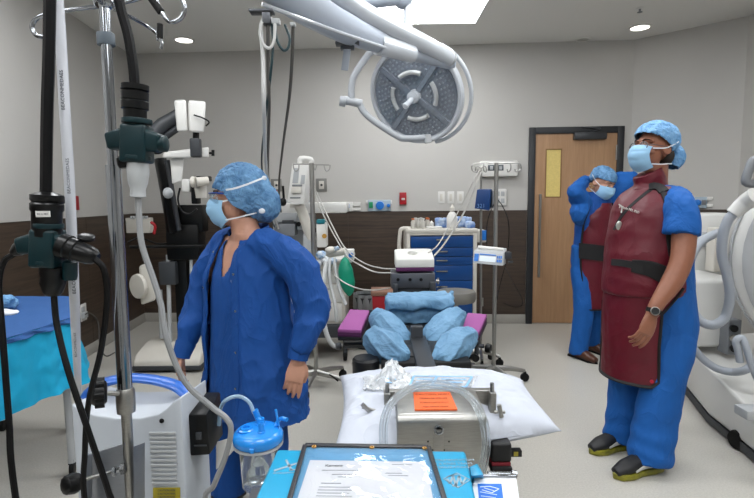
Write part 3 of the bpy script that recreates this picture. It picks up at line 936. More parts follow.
build('knob', MB().lathe([(.0, -.016), (.011, -.016), (.019, -.012), (.022, .004), (.02, .014), (.008, .018), (0, .018)], W(71, 484, 1.0), (W(118, 470, 1.09) - W(71, 484, 1.0)), 10), M_BLACK, cp, bevel=0.001)

# ---- suction pump (white box with blue arched handle)
pu = thing('suction_pump', 'white wheeled suction pump with blue arched handle behind the pole clamp', 'suction pump', G(150, 560))
M_PUMP = mat('pump_housing', '#b2b8bf', 0.42, var=0.03, vscale=6, bump=0.05, bscale=300)
FY, BY = 1.26, 1.44
def zz(y, Yv): return W(140, y, Yv).z
xl, xr = W(71, 430, FY).x, W(179, 430, FY).x
zt = zz(418, FY)
# side profile of the front edge (as seen from the front): shallow dish with raised shoulder at the right
front = [(71, 404), (78, 408), (93, 415), (115, 418.5), (140, 418.5), (158, 414.5), (166, 409), (173, 402), (181, 397)]
back = [(83, 386), (90, 388), (104, 391), (125, 392), (150, 391), (160, 390), (170, 389), (190, 385), (206, 379)]
rings_ = []
mb = MB()
FR = [W(x, y, FY) for x, y in front]; BK = [W(x, y, BY) for x, y in back]
# keep sides parallel: back x from front x
for i in range(len(FR)):
    BK[i] = Vector((FR[i].x + 0.004, BY, max(BK[i].z, FR[i].z - 0.02)))
n_ = len(FR)
zb = 0.14
vs = FR + BK + [Vector((p_.x, p_.y, zb)) for p_ in FR] + [Vector((p_.x, p_.y, zb)) for p_ in BK]
fs = []
for i in range(n_ - 1):
    fs.append((i, i + 1, n_ + i + 1, n_ + i))
    fs.append((i, 2 * n_ + i, 2 * n_ + i + 1, i + 1))
    fs.append((n_ + i, n_ + i + 1, 3 * n_ + i + 1, 3 * n_ + i))
    fs.append((2 * n_ + i, 3 * n_ + i, 3 * n_ + i + 1, 2 * n_ + i + 1))
fs += [(0, n_, 3 * n_, 2 * n_), (n_ - 1, 3 * n_ - 1, 4 * n_ - 1, 2 * n_ - 1)]
mb.add(vs, fs)
body = build('housing', mb, M_PUMP, pu, bevel=0.005, seg=3, smooth=50)
# ventilation slats, each a proud bar in a recess
for k in range(12):
    y = 432.5 + k * 4.55
    x0, x1 = 149 + k * .25, 175.5 + k * .12
    build('slat', plate([W(x0, y + 2.6, FY - .004), W(x1, y + 2.3, FY - .004), W(x1, y, FY - .004), W(x0, y, FY - .004)], .006), M_LGREY, body, bevel=0.0008)
build('screw_hole', MB().lathe([(.0065, -.001), (.005, .002), (0, .0015)], W(161.5, 421, FY - .001), (0, -1, 0)), M_BLACK, body)
lab = build('warning_label', plate([W(153, 500, FY - .003), W(180, 499, FY - .003), W(180, 488, FY - .003), W(153, 488, FY - .003)], .002), mat('yellow_label', '#9a8d1e', 0.6, var=.1), body)
for k in range(3):
    text('lettering', 'CAUTION RISK', 0.007, M_TXT, body, basis(W(166.5, 490.5 + k * 3.3, FY - .0045), (1, 0, 0), (0, 0, 1)))
hd = [W(84, 399, 1.36), W(90, 391, 1.37), W(106, 382, 1.38), W(132, 378, 1.4), W(160, 381, 1.4), W(178, 387, 1.38), W(188, 396, 1.36)]
build('handle', MB().tube(hd, [(.010, .018), (.012, .022), (.012, .024), (.012, .024), (.012, .024), (.012, .022), (.010, .018)], 14, n=5, side=(0, 0, 1)), mat('handle_blue', '#2a5fb4', 0.3, var=.03), pu)
bb = MB()
xs = W(181, 430, FY).x + .004
bb.hexa([(xs, 1.30, zz(457, 1.30)), (xs + .055, 1.30, zz(456, 1.30)), (xs + .055, 1.42, zz(456, 1.30)), (xs, 1.42, zz(457, 1.3))],
        [(xs, 1.30, zz(415, 1.30)), (xs + .05, 1.30, zz(415, 1.30)), (xs + .045, 1.44, zz(412, 1.30)), (xs, 1.44, zz(412, 1.3))])
bx = build('battery_box', bb, M_BLACK, pu, bevel=0.006)
build('latch', MB().box((xs + .028, 1.297, zz(436, 1.3)), (.016, .006, .02)).box((xs + .03, 1.299, zz(446, 1.3)), (.034, .004, .004)), M_DGREY, bx, bevel=0.001)
for (x_, y_) in ((xl + .04, FY + .05), (xr - .04, FY + .05), (xl + .04, BY - .05), (xr - .04, BY - .05)):
    build('caster', MB().lathe([(.012, -.015), (.045, -.012), (.05, 0), (.045, .012), (.012, .015)], (x_, y_, .05), (1, 0, 0)).box((x_, y_, .11), (.02, .04, .07)), M_RUBBER, pu)

# ---- suction canister
cc = W(258, 431, 1.3)
su = thing('suction_canister', 'clear suction canister with bright blue lid hanging beside the pump', 'canister', (cc.x, cc.y, cc.z - .16))
M_LID = mat('bright_blue_lid', '#1d86dc', 0.25, coat=0.4)
r0 = 0.062
jar = build('jar', MB().lathe([(0.0, -.155), (.042, -.155), (.046, -.150), (.052, -.03), (.060, -.025), (.060, -.012), (.057, -.012), (.055, -.022), (.050, -.03), (.044, -.148), (.0, -.150)], cc, (0, 0, 1), 36), M_CLEAR, su)
build('liner', MB().lathe([(0.0, -.145), (.03, -.14), (.034, -.12), (.012, -.08), (.0, -.075)], cc, (0, 0, 1), 18), M_CLEAR, jar)
lid = build('lid', MB().lathe([(.0, -.028), (.064, -.028), (.067, -.024), (.067, -.008), (.062, 0.0), (.056, .004), (.054, .001), (.03, .006), (.0, .008)], cc, (0, 0, 1), 40), M_LID, su)
def port(dx, dy, h, r):
    o = cc + Vector((dx, dy, .002))
    return build('port', MB().lathe([(r * 1.3, 0), (r * 1.3, .006), (r, .008), (r * .9, h), (r * .6, h), (r * .6, h * .5), (0, h * .5)], o, (0, 0, 1), 18), M_LID, lid)
port(-.03, -.006, .012, .016); port(.014, -.02, .03, .008); port(.0, .03, .02, .012)
build('spout', MB().tube([cc + Vector((.04, .02, .0)), cc + Vector((.055, .03, .02)), cc + Vector((.075, .02, .022))], .006, 10, n=3).cyl(cc + Vector((.052, .02, .005)), cc + Vector((.045, .022, .05)), .0035), M_LID, lid)
build('elbow', MB().tube([cc + Vector((.0, .03, .01)), W(258, 418, 1.34), W(255, 410, 1.34)], .0085, 12, n=4), M_LID, lid)
build('tab', MB().box(cc + Vector((.0, -.068, -.02)), (.012, .012, .012)), M_LID, lid, bevel=.002)
br = build('holder_ring', MB().lathe([(.0605, -.036), (.066, -.036), (.066, -.03), (.0605, -.03)], cc, (0, 0, 1), 36, hollow=True), M_LGREY, su)
build('holder_arm', MB().hexa([W(216, 470, 1.36), W(236, 448, 1.32), W(236, 448, 1.34), W(216, 470, 1.38)], [W(216, 442, 1.36), W(236, 436, 1.32), W(236, 436, 1.34), W(216, 442, 1.38)]), M_WHITE, su, bevel=.003)
cord('clear_tube', [W(254, 413, 1.34), W(249, 402, 1.34), W(239, 396.5, 1.34), W(228, 399, 1.34), W(221, 407, 1.36), W(219, 425, 1.38)], .0055, mat('milky_tubing', '#b9d6ea', 0.15, trans=0.5), 'clear tube arching from the blue lid back to the pump', 'tube')

# ================================================================ FRONT: cyan case with document sleeve on a cart
zc_ = 0.968
M_CYAN = mat('cyan_painted_metal', '#178cb5', 0.35, var=0.04, vscale=6)
cs = thing('instrument_case', 'flat cyan blue case in the front of the picture with grey printed emblems', 'case', Z(370, 490, zc_ - .09))
fl = Z(230, 556, zc_); frr = Z(487, 556, zc_)
c_tl, c_tr = Z(277, 449, zc_), Z(465.5, 450.5, zc_)
c_fl = c_tl + (Z(255, 498, zc_) - c_tl) * 1.9; c_fr = c_tr + (Z(476, 498, zc_) - c_tr) * 1.9
dn = Vector((0, 0, -.085))
lidb = MB().hexa([q + dn * .45 for q in (c_fl, c_fr, c_tr, c_tl)], [c_fl, c_fr, c_tr, c_tl])
build('lid', lidb, M_CYAN, cs, bevel=.006, seg=3)
cx_ = (c_fl + c_fr + c_tl + c_tr) / 4
base = MB().hexa([cx_ + (q - cx_) * .99 + dn for q in (c_fl, c_fr, c_tr, c_tl)], [cx_ + (q - cx_) * .99 + dn * .5 for q in (c_fl, c_fr, c_tr, c_tl)])
build('base', base, M_CYAN, cs, bevel=.004)
M_EMB = mat('grey_print', '#7e939f', 0.5)
def strokes(name, segs, z, w, m, parent, th=.0006):
    mb = MB()
    for (x0, y0, x1, y1, ww) in segs:
        a, b_ = Z(x0, y0, z), Z(x1, y1, z)
        d = (b_ - a).normalized(); q = Vector((-d.y, d.x, 0)) * (w * ww)
        mb.hexa([a - q, b_ - q, b_ + q, a + q], [p_ + Vector((0, 0, th)) for p_ in (a - q, b_ - q, b_ + q, a + q)])
    o = build(name, mb, m, parent, smooth=None); o['kind'] = 'stuff'
    return o
strokes('emblem', [(274, 471, 300, 462.5, 1.2), (286, 460, 292, 471, .9), (289, 470, 303, 469.5, .9), (273, 473.4, 299, 472.8, .35)], zc_, .0022, M_EMB, cs)
# diamond emblem with zigzag letters at the right
strokes('emblem', [(443.5, 479, 457, 473, .7), (457, 473, 470, 480, .7), (470, 480, 458, 488, .7), (458, 488, 443.5, 479, .7),
                   (447, 479, 450, 484, 1.5), (450, 484, 453, 476, 1.5), (453, 476, 456, 486, 1.5), (456, 486, 459, 476, 1.5), (459, 476, 462, 484, 1.5), (462, 484, 466, 478, 1.5),
                   (447, 477, 456, 473.8, .9), (452, 486, 459, 487, 1.4), (450, 475.6, 458, 474.6, 1.1)], zc_, .0012, M_EMB, cs)
for k, wd in enumerate((20, 19, 17)):
    text('lettering', ('INSTRUMENTATION', 'HIP & KNEE TRAYS', 'STERILIZATION')[k], .0088, M_EMB, cs, basis(Z(451, 460.5 + k * 3.6, zc_) + Vector((0, 0, .0006)), (1, 0, 0), (0, 1, 0)))
# document sleeve
zs = zc_ + .003
dsl = thing('document_sleeve', 'clear document sleeve with black edging and brass eyelets on the cyan case', 'document sleeve', Z(370, 470, zc_))
s_tl, s_tr = Z(305, 445.5, zs), Z(428.5, 447.5, zs)
s_fl = s_tl + (Z(290, 498, zs) - s_tl) * 1.85; s_fr = s_tr + (Z(444, 498, zs) - s_tr) * 1.85
def strip(a, b_, w, z0=0, h=.003):
    d = (b_ - a).normalized(); q = Vector((-d.y, d.x, 0)) * w
    up_ = Vector((0, 0, h)); o_ = Vector((0, 0, z0))
    return [a - q + o_, b_ - q + o_, b_ + q + o_, a + q + o_], [a - q + o_ + up_, b_ - q + o_ + up_, b_ + q + o_ + up_, a + q + o_ + up_]
M_BIND = mat('black_vinyl_edging', '#26272a', 0.35, bump=.5, bscale=220, dist=.001)
mb = MB()
for a, b_, w in ((s_tl, s_tr, .0055), (s_tl, s_fl, .004), (s_tr, s_fr, .004), (s_fl, s_fr, .004)):
    mb.hexa(*strip(a, b_, w))
build('edging', mb, M_BIND, dsl, bevel=.001)
for x in (314, 372, 424.5):
    o_ = Z(x, 446.4 + (x - 314) * .015, zs + .003)
    build('eyelet', MB().ring(o_, (0, 0, 1), .0032, .0014, 18, 8), mat('brass', '#c79a5a', 0.3, 1.0), dsl)
bk_ = MB().hexa(*[[q + Vector((0, 0, z)) for q in (s_tl, s_tr, s_fr, s_fl)] for z in (-.0022, -.001)])
build('backing', bk_, mat('sleeve_blue_tint', '#6aa2c8', .4), dsl)
p_tl, p_tr = Z(310, 459.8, zs), Z(425.5, 461.6, zs)
p_fl = p_tl + (Z(297.5, 498, zs) - p_tl) * 2.2; p_fr = p_tr + (Z(433, 498, zs) - p_tr) * 2.2
build('paper', MB().hexa(*[[q + Vector((0, 0, z)) for q in (p_tl, p_tr, p_fr, p_fl)] for z in (-.0008, -.0004)]), mat('document_paper', '#d9dbe0', .7), dsl)
M_PRN = mat('document_print', '#a0a4ac', .7); M_PRD = mat('document_print_dark', '#30343c', .7)
pz = zs + .0
strokes('printed_line', [(322, 470.3, 372, 470.6, .6), (332, 474.5, 360, 474.7, .7), (338, 477, 352, 477, .6), (385, 473.2, 402, 473.4, .6), (388, 475.6, 408, 475.9, .5), (392, 464.6, 412, 464.9, .5), (321, 483.2, 341, 483.4, .8), (319, 487, 350, 487.4, .45), (318, 490, 352, 490.4, .45), (317, 493, 349, 493.4, .45), (316, 496, 352, 496.4, .45)], pz - .0003, .0009, M_PRN, dsl)
text('lettering', 'Kanexo', .0098, M_PRD, dsl, basis(Z(334, 465.5, pz) , (1, 0, 0), (0, 1, 0)))
# glossy, softly rippled clear cover
def cover(u, v):
    a = s_tl.lerp(s_tr, u); b_ = s_fl.lerp(s_fr, u); q = a.lerp(b_, v)
    e = min(u, 1 - u, v, 1 - v) * 8
    return q + Vector((0, 0, .0012 + min(1, e) * (.0035 + .0022 * noise.noise(Vector((u * 4.5, v * 5.5, 2.2))) + .0007 * noise.noise(Vector((u * 17, v * 17, 0))))))
M_COVER = bpy.data.materials.new('glossy_vinyl_cover'); M_COVER.use_nodes = True
nt = M_COVER.node_tree; nt.nodes.remove(nt.nodes['Principled BSDF'])
out = nt.nodes['Material Output']; tr = nt.nodes.new('ShaderNodeBsdfTransparent'); gl = nt.nodes.new('ShaderNodeBsdfGlossy'); fr = nt.nodes.new('ShaderNodeFresnel'); mxs = nt.nodes.new('ShaderNodeMixShader')
gl.inputs['Roughness'].default_value = .06; fr.inputs['IOR'].default_value = 1.5
nt.links.new(fr.outputs[0], mxs.inputs[0]); nt.links.new(tr.outputs[0], mxs.inputs[1]); nt.links.new(gl.outputs[0], mxs.inputs[2]); nt.links.new(mxs.outputs[0], out.inputs[0])
build('clear_cover', MB().sheet(cover, 50, 50), M_COVER, dsl, smooth=180)
# second cyan piece and leaflet to the right
bx2 = MB().hexa([Z(468, 484, .9), Z(485, 483, .9), Z(480, 470, .9), Z(468, 470, .9)], [Z(471, 476, .945), Z(484, 475, .945), Z(477, 463, .945), Z(469, 467, .945)])
meta(build('blue_block', bx2, M_CYAN, bevel=.003), 'small cyan block wedged between the case and the leaflet', 'block')
lf = thing('leaflet_box', 'flat white box with a blue printed square at the lower right edge', 'box', Z(498, 492, .90))
q4 = [Z(470, 520, .93), Z(523, 520, .93), Z(516, 476, .93), Z(474, 475, .93)]
build('carton', MB().hexa([q + Vector((0, 0, -.035)) for q in q4], q4), mat('white_card', '#d5d7da', .5), lf, bevel=.002)
q5 = [Z(480, 512, .9305), Z(505, 512, .9305), Z(501.5, 484, .9305), Z(477.5, 484, .9305)]
build('printed_square', MB().hexa(q5, [q + Vector((0, 0, .0006)) for q in q5]), mat('blue_ink', '#1563c0', .45), lf)
strokes('emblem', [(480, 487, 490, 486.5, .8), (490, 486.5, 499, 489, .8), (499, 489, 492, 493, .8), (492, 493, 482, 490, .7), (484, 488, 494, 491, .6), (480, 492, 497, 495, .6), (481, 496, 496, 498, .6)], .9312, .0008, mat('white_ink', '#d5dde8', .6), lf)
build('foil_edge', MB().hexa(*strip(Z(474, 476, .931), Z(516, 476.5, .931), .003, 0, .003)), M_CHROME, lf, bevel=.001)
# cart under them
ct = thing('instrument_cart', 'steel instrument cart carrying the cyan case, mostly below the picture', 'cart', (0, .68, 0))
y0_, y1_ = .46, .90
x0_, x1_ = -.24, .235
zt_ = zc_ - .0855
build('top_tray', MB().box2((x0_, y0_, zt_ - .02), (x1_, y1_, zt_)), M_STEEL, ct, bevel=.004)
build('shelf', MB().box2((x0_, y0_, .25), (x1_, y1_, .27)), M_STEEL, ct, bevel=.004)
for x_ in (x0_ + .02, x1_ - .02):
    for y_ in (y0_ + .02, y1_ - .02):
        build('leg', MB().cyl((x_, y_, .06), (x_, y_, zt_ - .02), .012), M_STEEL, ct)
        build('caster', MB().lathe([(.01, -.012), (.034, -.01), (.036, 0), (.034, .01), (.01, .012)], (x_, y_, .036), (1, 0, 0)), M_RUBBER, ct)
# ================================================================ OPERATING TABLE AND WHAT LIES ON IT
from mathutils.bvhtree import BVHTree
_bvh = {}
def bvh(o):
    if o.name not in _bvh:
        me = o.data; L = root_loc(o)
        _bvh[o.name] = BVHTree.FromPolygons([v.co + L for v in me.vertices], [tuple(p.vertices) for p in me.polygons])
    return _bvh[o.name]
def hit(o, px, py):
    d = ray(px, py).normalized()
    loc, n, i, dist = bvh(o).ray_cast(Vector((0, 0, EYE)), d)
    if loc is None:
        loc, n, i, dist = bvh(o).find_nearest(Vector((0, 0, EYE)) + d * (o_far(o)))
    if n.dot(d) > 0: n = -n
    return loc, n
def o_far(o):
    return (root_loc(o) - Vector((0, 0, EYE))).length
def band(name, o, pix, w, th, m, parent, n=8, lift=.0, seg=None):
    """flat strip of real thickness lying on the surface of o along a path given by sight points"""
    P = catmull([Vector((a, b, 0)) for a, b in pix], n)
    H = [hit(o, p.x, p.y) for p in P]
    pts = [h[0] + h[1] * lift for h in H]; ns = [h[1] for h in H]
    for _ in range(2):
        ns = [(ns[max(i - 1, 0)] + ns[i] + ns[min(i + 1, len(ns) - 1)]).normalized() for i in range(len(ns))]
        pts = [pts[0]] + [(pts[i - 1] + pts[i] * 2 + pts[i + 1]) / 4 for i in range(1, len(pts) - 1)] + [pts[-1]]
    rings = []
    for i in range(len(pts)):
        t = (pts[min(i + 1, len(pts) - 1)] - pts[max(i - 1, 0)]).normalized()
        c = ns[i].cross(t).normalized()
        ww = w if not isinstance(w, (list, tuple)) else w[0] + (w[1] - w[0]) * i / (len(pts) - 1)
        a, b_ = c * ww / 2, ns[i] * th
        rings.append([pts[i] - a - b_ * .6, pts[i] + a - b_ * .6, pts[i] + a * .92 + b_, pts[i] - a * .92 + b_])
    return build(name, MB().rings(rings), m, parent, smooth=60)

M_DRAPE = mat('pale_blue_drape', '#557f9f', .75, col2='#7097b6', vscale=7, crease=.3, cscale=12)
M_PILLOW = mat('white_pillow_cloth', '#b9bec9', .85, var=.02, crease=.3, cscale=6)
M_PURPLE = mat('magenta_foam', '#94518c', .85, bump=.4, bscale=160, dist=.001)
M_PURPD = mat('dark_purple_foam', '#4a1c48', .85, bump=.4, bscale=160, dist=.001)
M_TPAD = mat('black_table_pad', '#0f1012', .5, var=.1)
tb = thing('operating_table', 'operating table frame with black rails, square pads and central base under the blue wrapped supports', 'operating table', (.22, 2.5, 0))
TX = .215
build('centre_beam', MB().box((TX + .01, 2.45, .62), (.09, 2.3, .05)), M_DSTEEL, tb, bevel=.004)
for y_ in (1.32, 3.58):
    build('cross_bar', MB().box((TX, y_ if y_ > 2 else 1.5, .62), (.3, .04, .05)), M_DSTEEL, tb, bevel=.004)
build('front_pad', MB().box((TX - .03, 1.62, .70), (.36, .56, .05)), M_TPAD, tb, bevel=.015, seg=3)
build('seat_plate', MB().box((TX + .02, 2.62, .60), (.44, .5, .06)), M_TPAD, tb, bevel=.01)
build('head_plate', MB().box((TX + .03, 3.3, .64), (.34, .62, .03)), M_TPAD, tb, bevel=.01)
build('column', MB().hexa([(TX - .13, 2.42, .09), (TX + .17, 2.42, .09), (TX + .17, 2.85, .09), (TX - .13, 2.85, .09)], [(TX - .1, 2.46, .62), (TX + .13, 2.46, .62), (TX + .13, 2.8, .62), (TX - .1, 2.8, .62)]), M_DGREY, tb, bevel=.01)
build('base_plate', MB().box((TX + .02, 2.6, .075), (.5, 1.1, .09)), M_DGREY, tb, bevel=.02, seg=3)
for s_ in (-1, 1):
    for y_ in (2.12, 3.08):
        build('caster', MB().lathe([(.01, -.02), (.03, -.018), (.035, 0), (.03, .018), (.01, .02)], (TX + .02 + s_ * .2, y_, .036), (1, 0, 0)), M_RUBBER, tb)
def blk(name, x0, y0, x1, y1, Y, dY, m, parent, bevel=.005, seg=2):
    """box whose front face spans the sight points at depth Y"""
    a, b_ = W(x0, y0, Y), W(x1, y1, Y)
    zt_, zb_ = max(a.z, b_.z), min(a.z, b_.z)
    return build(name, MB().box2((a.x, Y, zb_), (b_.x, Y + dY, zt_)), m, parent, bevel=bevel, seg=seg)
M_BLK = mat('black_vinyl_block', '#15171b', .45, var=.1)
bc = W(366, 366, 2.45)
build('round_pad', MB().lathe([(.0, -.05), (.062, -.05), (.068, -.04), (.068, .035), (.06, .045), (.0, .045)], W(366, 366, 2.45), (0, 0, 1), 26), M_BLK, tb)
blk('pad_block', 384, 350, 400, 366, 2.5, .12, M_BLK, tb); blk('pad_block', 398, 356, 434, 372, 2.45, .2, M_BLK, tb); blk('pad_block', 452, 352, 469, 372, 2.5, .12, M_BLK, tb)
build('cross_tube', MB().cyl(W(345, 343.5, 2.75), W(372, 343, 2.7), .016), M_BLACK, tb)
blk('bracket', 411, 327, 423, 354, 2.75, .05, M_DGREY, tb)
# four wrapped supports
def lump(name, pts, r, Y, off, label):
    P = [W(x, y, Yv) for x, y, Yv in pts]
    mb = MB().tube(P, r, 24, n=4, side=(0, 1, 0))
    mb.ell(P[0], (r[0][1] * .92, r[0][0], r[0][1] * .9)); mb.ell(P[-1], (r[-1][1] * .95, r[-1][0], r[-1][1] * .95))
    dd = folds(.006, (9, 9, 9), off, .5)
    ax_ = (P[-1] - P[0]).normalized()
    def dis(p, n):
        q = p - ax_ * p.dot(ax_) * .75            # folds run along the support
        r = max(0, 1 - abs(N3(q, (10, 10, 10), off)) * 2.6); r2 = max(0, 1 - abs(N3(q, (30, 30, 30), off + 3)) * 2.6)
        return .016 * r * r + .005 * r2 * r2 - .007 + .4 * dd(p, n)
    o = organic(name, mb, M_DRAPE, None, voxel=.006, iters=3, disp=dis, loc=P[1] - Vector((0, 0, .1)))
    return meta(o, label, 'support', 'blue wrapped leg supports on the operating table')
lump('leg_support', [(381, 319, 2.95), (391, 329, 2.9), (402, 341, 2.82)], [(.075, .07), (.09, .085), (.074, .07)], 2.8, 1, 'pale blue wrapped support, rear one of the left pair')
lump('leg_support', [(456, 318, 2.95), (446, 327, 2.9), (432, 339, 2.82)], [(.075, .066), (.09, .085), (.074, .072)], 2.8, 2, 'pale blue wrapped support, rear one of the right pair')
lump('leg_support', [(375, 339, 2.6), (386, 347, 2.52), (399, 357, 2.45)], [(.068, .068), (.085, .088), (.064, .06)], 2.5, 3, 'pale blue wrapped support nearest the pillow in the left pair')
lump('leg_support', [(467, 338, 2.6), (456, 347, 2.52), (443, 358, 2.45)], [(.07, .06), (.09, .088), (.066, .06)], 2.5, 4, 'pale blue wrapped support nearest the pillow in the right pair')
# bolster
YB = 3.15
c = W(419, 308, YB)
mb = MB()
R0 = [(384, 325), (456, 324), (452, 299), (388, 300)]
q = [W(x, y, YB - .13) for x, y in R0]
mb.hexa([q[0], q[1], q[1] + Vector((0, .28, 0)), q[0] + Vector((0, .28, 0))], [q[3], q[2], q[2] + Vector((0, .28, 0)), q[3] + Vector((0, .28, 0))])
mb.tube([W(386, 305, YB - .12), W(453, 304, YB - .12)], .05, 16)
mb.tube([W(448, 301, YB - .1), W(453, 291, YB - .08)], [.035, .012], 10)
mb.tube([W(389, 300, YB - .1), W(385, 294, YB - .08)], [.035, .012], 10)
def bdis(p, n):
    return .012 * (.5 - abs(N3(p, (5, 8, 16), 60)) * 2.4) + .006 * (.5 - abs(N3(p, (18, 12, 18), 61)) * 2.2) - (.02 if abs(p.z - W(419, 311, YB - .12).z) < .012 and p.y < YB else 0)
o = organic('bolster', mb, M_DRAPE, None, voxel=.008, iters=5, disp=bdis, loc=c - Vector((0, 0, .1)))
meta(o, 'wide pale blue wrapped chest bolster lying across the operating table', 'bolster')
# arm boards with magenta foam
def armboard(pq, thick, label, Y0, Y1, dark=True):
    q = [W(x, y, Yv) for (x, y), Yv in zip(pq, (Y0, Y1, Y1, Y0))]
    t = thing('arm_board', label, 'arm board', sum(q, Vector()) / 4 - Vector((0, 0, .1)))
    dn_ = Vector((0, 0, -1))
    build('foam_top', MB().hexa([p_ + dn_ * .022 for p_ in q], q), M_PURPLE, t, bevel=.006)
    build('foam_base', MB().hexa([p_ + dn_ * .045 for p_ in q], [p_ + dn_ * .0225 for p_ in q]), M_PURPD, t, bevel=.003)
    build('board', MB().hexa([p_ + dn_ * .07 for p_ in q], [p_ + dn_ * .0455 for p_ in q]), M_BLK, t, bevel=.004)
    return t
ab = armboard([(337.5, 329), (350, 309), (369.5, 310), (361, 330)], .03, 'arm board with magenta foam pad left of the wrapped supports', 2.88, 3.25)
build('clamp_arm', MB().cyl(W(352, 339, 3.0), W(352, 346, 3.0), .012).cyl(W(343, 346, 2.95), W(372, 345, 2.95), .014), M_DGREY, ab)
build('knob', MB().lathe([(0, 0), (.02, 0), (.024, .01), (.02, .03), (0, .034)], W(341, 346, 2.95), (-1, -.3, 0), 10).cyl(W(345, 340, 2.95), W(345, 352, 2.95), .009), M_DSTEEL, ab)
ab = armboard([(462, 327), (467.5, 312.5), (487, 314), (478, 334)], .03, 'arm board with magenta foam pad right of the wrapped supports', 2.9, 3.2)
build('clamp_arm', MB().cyl(W(478, 336, 2.95), W(476, 358, 2.95), .014).cyl(W(470, 346, 2.95), W(484, 346, 2.95), .012), M_DGREY, ab)
build('knob', MB().lathe([(0, 0), (.026, 0), (.03, .01), (.026, .03), (0, .034)], W(486, 348, 2.92), (1, -.6, 0), 12), M_BLACK, ab)
build('knob', MB().lathe([(0, 0), (.022, 0), (.022, .03), (0, .03)], W(474, 357, 2.88), (.2, -1, 0), 12), M_BLACK, ab)
# face rest
YF = 3.62
fr_ = thing('face_rest', 'white foam face cushion with round cutout on a purple layer and steel box', 'head rest', W(414, 300, YF))
a, b_ = W(395.5, 266, YF), W(434.5, 266, YF)
x0, x1 = a.x, b_.x
ztf = W(414, 251.5, YF + .22).z; zf0 = W(414, 267.5, YF).z
mb = MB()
# foam block with a keyhole recess: outer and inner loop
outer_ = [(x0 + .01, YF), (x1 - .01, YF), (x1, YF + .01), (x1 - .012, YF + .23), (x0 + .012, YF + .23), (x0, YF + .01)]
def foam(z0, z1, hole=True):
    cx0 = (x0 + x1) / 2 - .01
    N_ = 40
    out, inn = [], []
    for k in range(N_):
        an = 2 * PI * k / N_
        dx, dy = math.cos(an), math.sin(an)
        hx, hy = (x1 - x0) / 2, .115
        sc_ = min(hx / max(abs(dx), 1e-6), hy / max(abs(dy), 1e-6))
        out.append(((x0 + x1) / 2 + dx * sc_, YF + .115 + dy * sc_))
        inn.append((cx0 + dx * .036, YF + .13 + dy * .045))
    m_ = MB()
    rr = [[Vector((x, y, z0)) for x, y in out], [Vector((x, y, z1 - .006)) for x, y in out], [Vector(((x - (x0 + x1) / 2) * .95 + (x0 + x1) / 2, (y - YF - .115) * .94 + YF + .115, z1)) for x, y in out],
          [Vector((x, y, z1)) for x, y in inn], [Vector((x, y, z0 + .01)) for x, y in inn]]
    for j_ in (1, 2, 3):
        for q_ in rr[j_]: q_.z += (q_.y - YF) * .24
    m_.rings(rr)
    return m_
zfm = max(ztf, zf0 + .09)
build('foam_cushion', foam(zf0, zf0 + .062), mat('white_foam', '#cfcfca', .9, bump=.3, bscale=200, dist=.001), fr_, bevel=.004, smooth=40)
build('purple_layer', MB().box2((x0 + .004, YF - .005, zf0 - .028), (x1 - .002, YF + .235, zf0 - .001)), M_PURPD, fr_, bevel=.004)
bx_ = blk('steel_box', 391, 273.5, 435, 288, YF, .2, mat('smoked_steel_box', '#5d6066', .35, .6), fr_)
for px_ in (398, 410, 421):
    build('port', MB().lathe([(.012, 0), (.012, .004), (.008, .004), (.007, .001), (0, .001)], W(px_, 279.5, YF - .001), (0, -1, 0), 16), M_BLACK, bx_)
blk('lower_frame', 395, 288.5, 432, 296, YF + .02, .16, M_DGREY, fr_)
blk('upright', 393, 284, 398, 298, YF - .02, .04, M_DSTEEL, fr_); blk('upright', 430, 282, 436, 298, YF - .02, .04, M_DSTEEL, fr_)
build('side_knob', MB().cyl(W(436, 281, YF), W(439, 281, YF), .012).cyl(W(438, 278, YF), W(438, 284, YF), .008), M_STEEL, fr_)
build('post', MB().cyl(((x0 + x1) / 2 - .08, YF - .02, .65), ((x0 + x1) / 2 - .08, YF - .02, W(410, 296, YF).z), .015).cyl(((x0 + x1) / 2 + .08, YF - .02, .65), ((x0 + x1) / 2 + .08, YF - .02, W(410, 296, YF).z), .015), M_DSTEEL, fr_)

# ---- pillow
PZ = .775
pc = [Z(340, 376, PZ), Z(523, 380, PZ), Z(562, 431, PZ - .02), Z(326, 470, PZ)]
def pillow_fn(side):
    def fn(u, v):
        a = pc[0].lerp(pc[1], u); b_ = pc[3].lerp(pc[2], u); q = a.lerp(b_, v)
        cu, cv = 1 - (2 * u - 1) ** 2, 1 - (2 * v - 1) ** 2
        pinch = .05 * (cu * (1 - cv) ** 2 + cv * (1 - cu) ** 2)
        c_ = (pc[0] + pc[1] + pc[2] + pc[3]) / 4
        q = q + (c_ - q) * pinch * 1.6
        hgt = .09 * (max(0, cu) ** .45) * (max(0, cv) ** .42)
        wr = .010 * (.5 - abs(noise.noise(Vector((u * 5, v * 5, 3)))) * 2.4) + .005 * (.5 - abs(noise.noise(Vector((u * 14, v * 12, 5)))) * 2.4)
        e = min(1, (cu * cv) * 2.5)
        rr = math.hypot(u - .5, v - .5)
        box_dip = -.03 * max(0, 1 - abs(u - .5) * 2.6) * max(0, v * 1.6 - .7)
        return q + Vector((0, 0, side * hgt + (wr * e if side > 0 else 0) + (box_dip if side > 0 else 0)))
    return fn
top = pillow_fn(1); bot = pillow_fn(-.6)
mb = MB().sheet(top, 60, 44)
n0 = len(mb.v)
mb.sheet(bot, 60, 44)
pw_ = build('pillow', mb, M_PILLOW, smooth=180)
bm = bmesh.new(); bm.from_mesh(pw_.data); bmesh.ops.remove_doubles(bm, verts=bm.verts, dist=.0008); bmesh.ops.recalc_face_normals(bm, faces=bm.faces); bm.to_mesh(pw_.data); bm.free()
meta(pw_, 'large white pillow at the near end of the operating table', 'pillow')
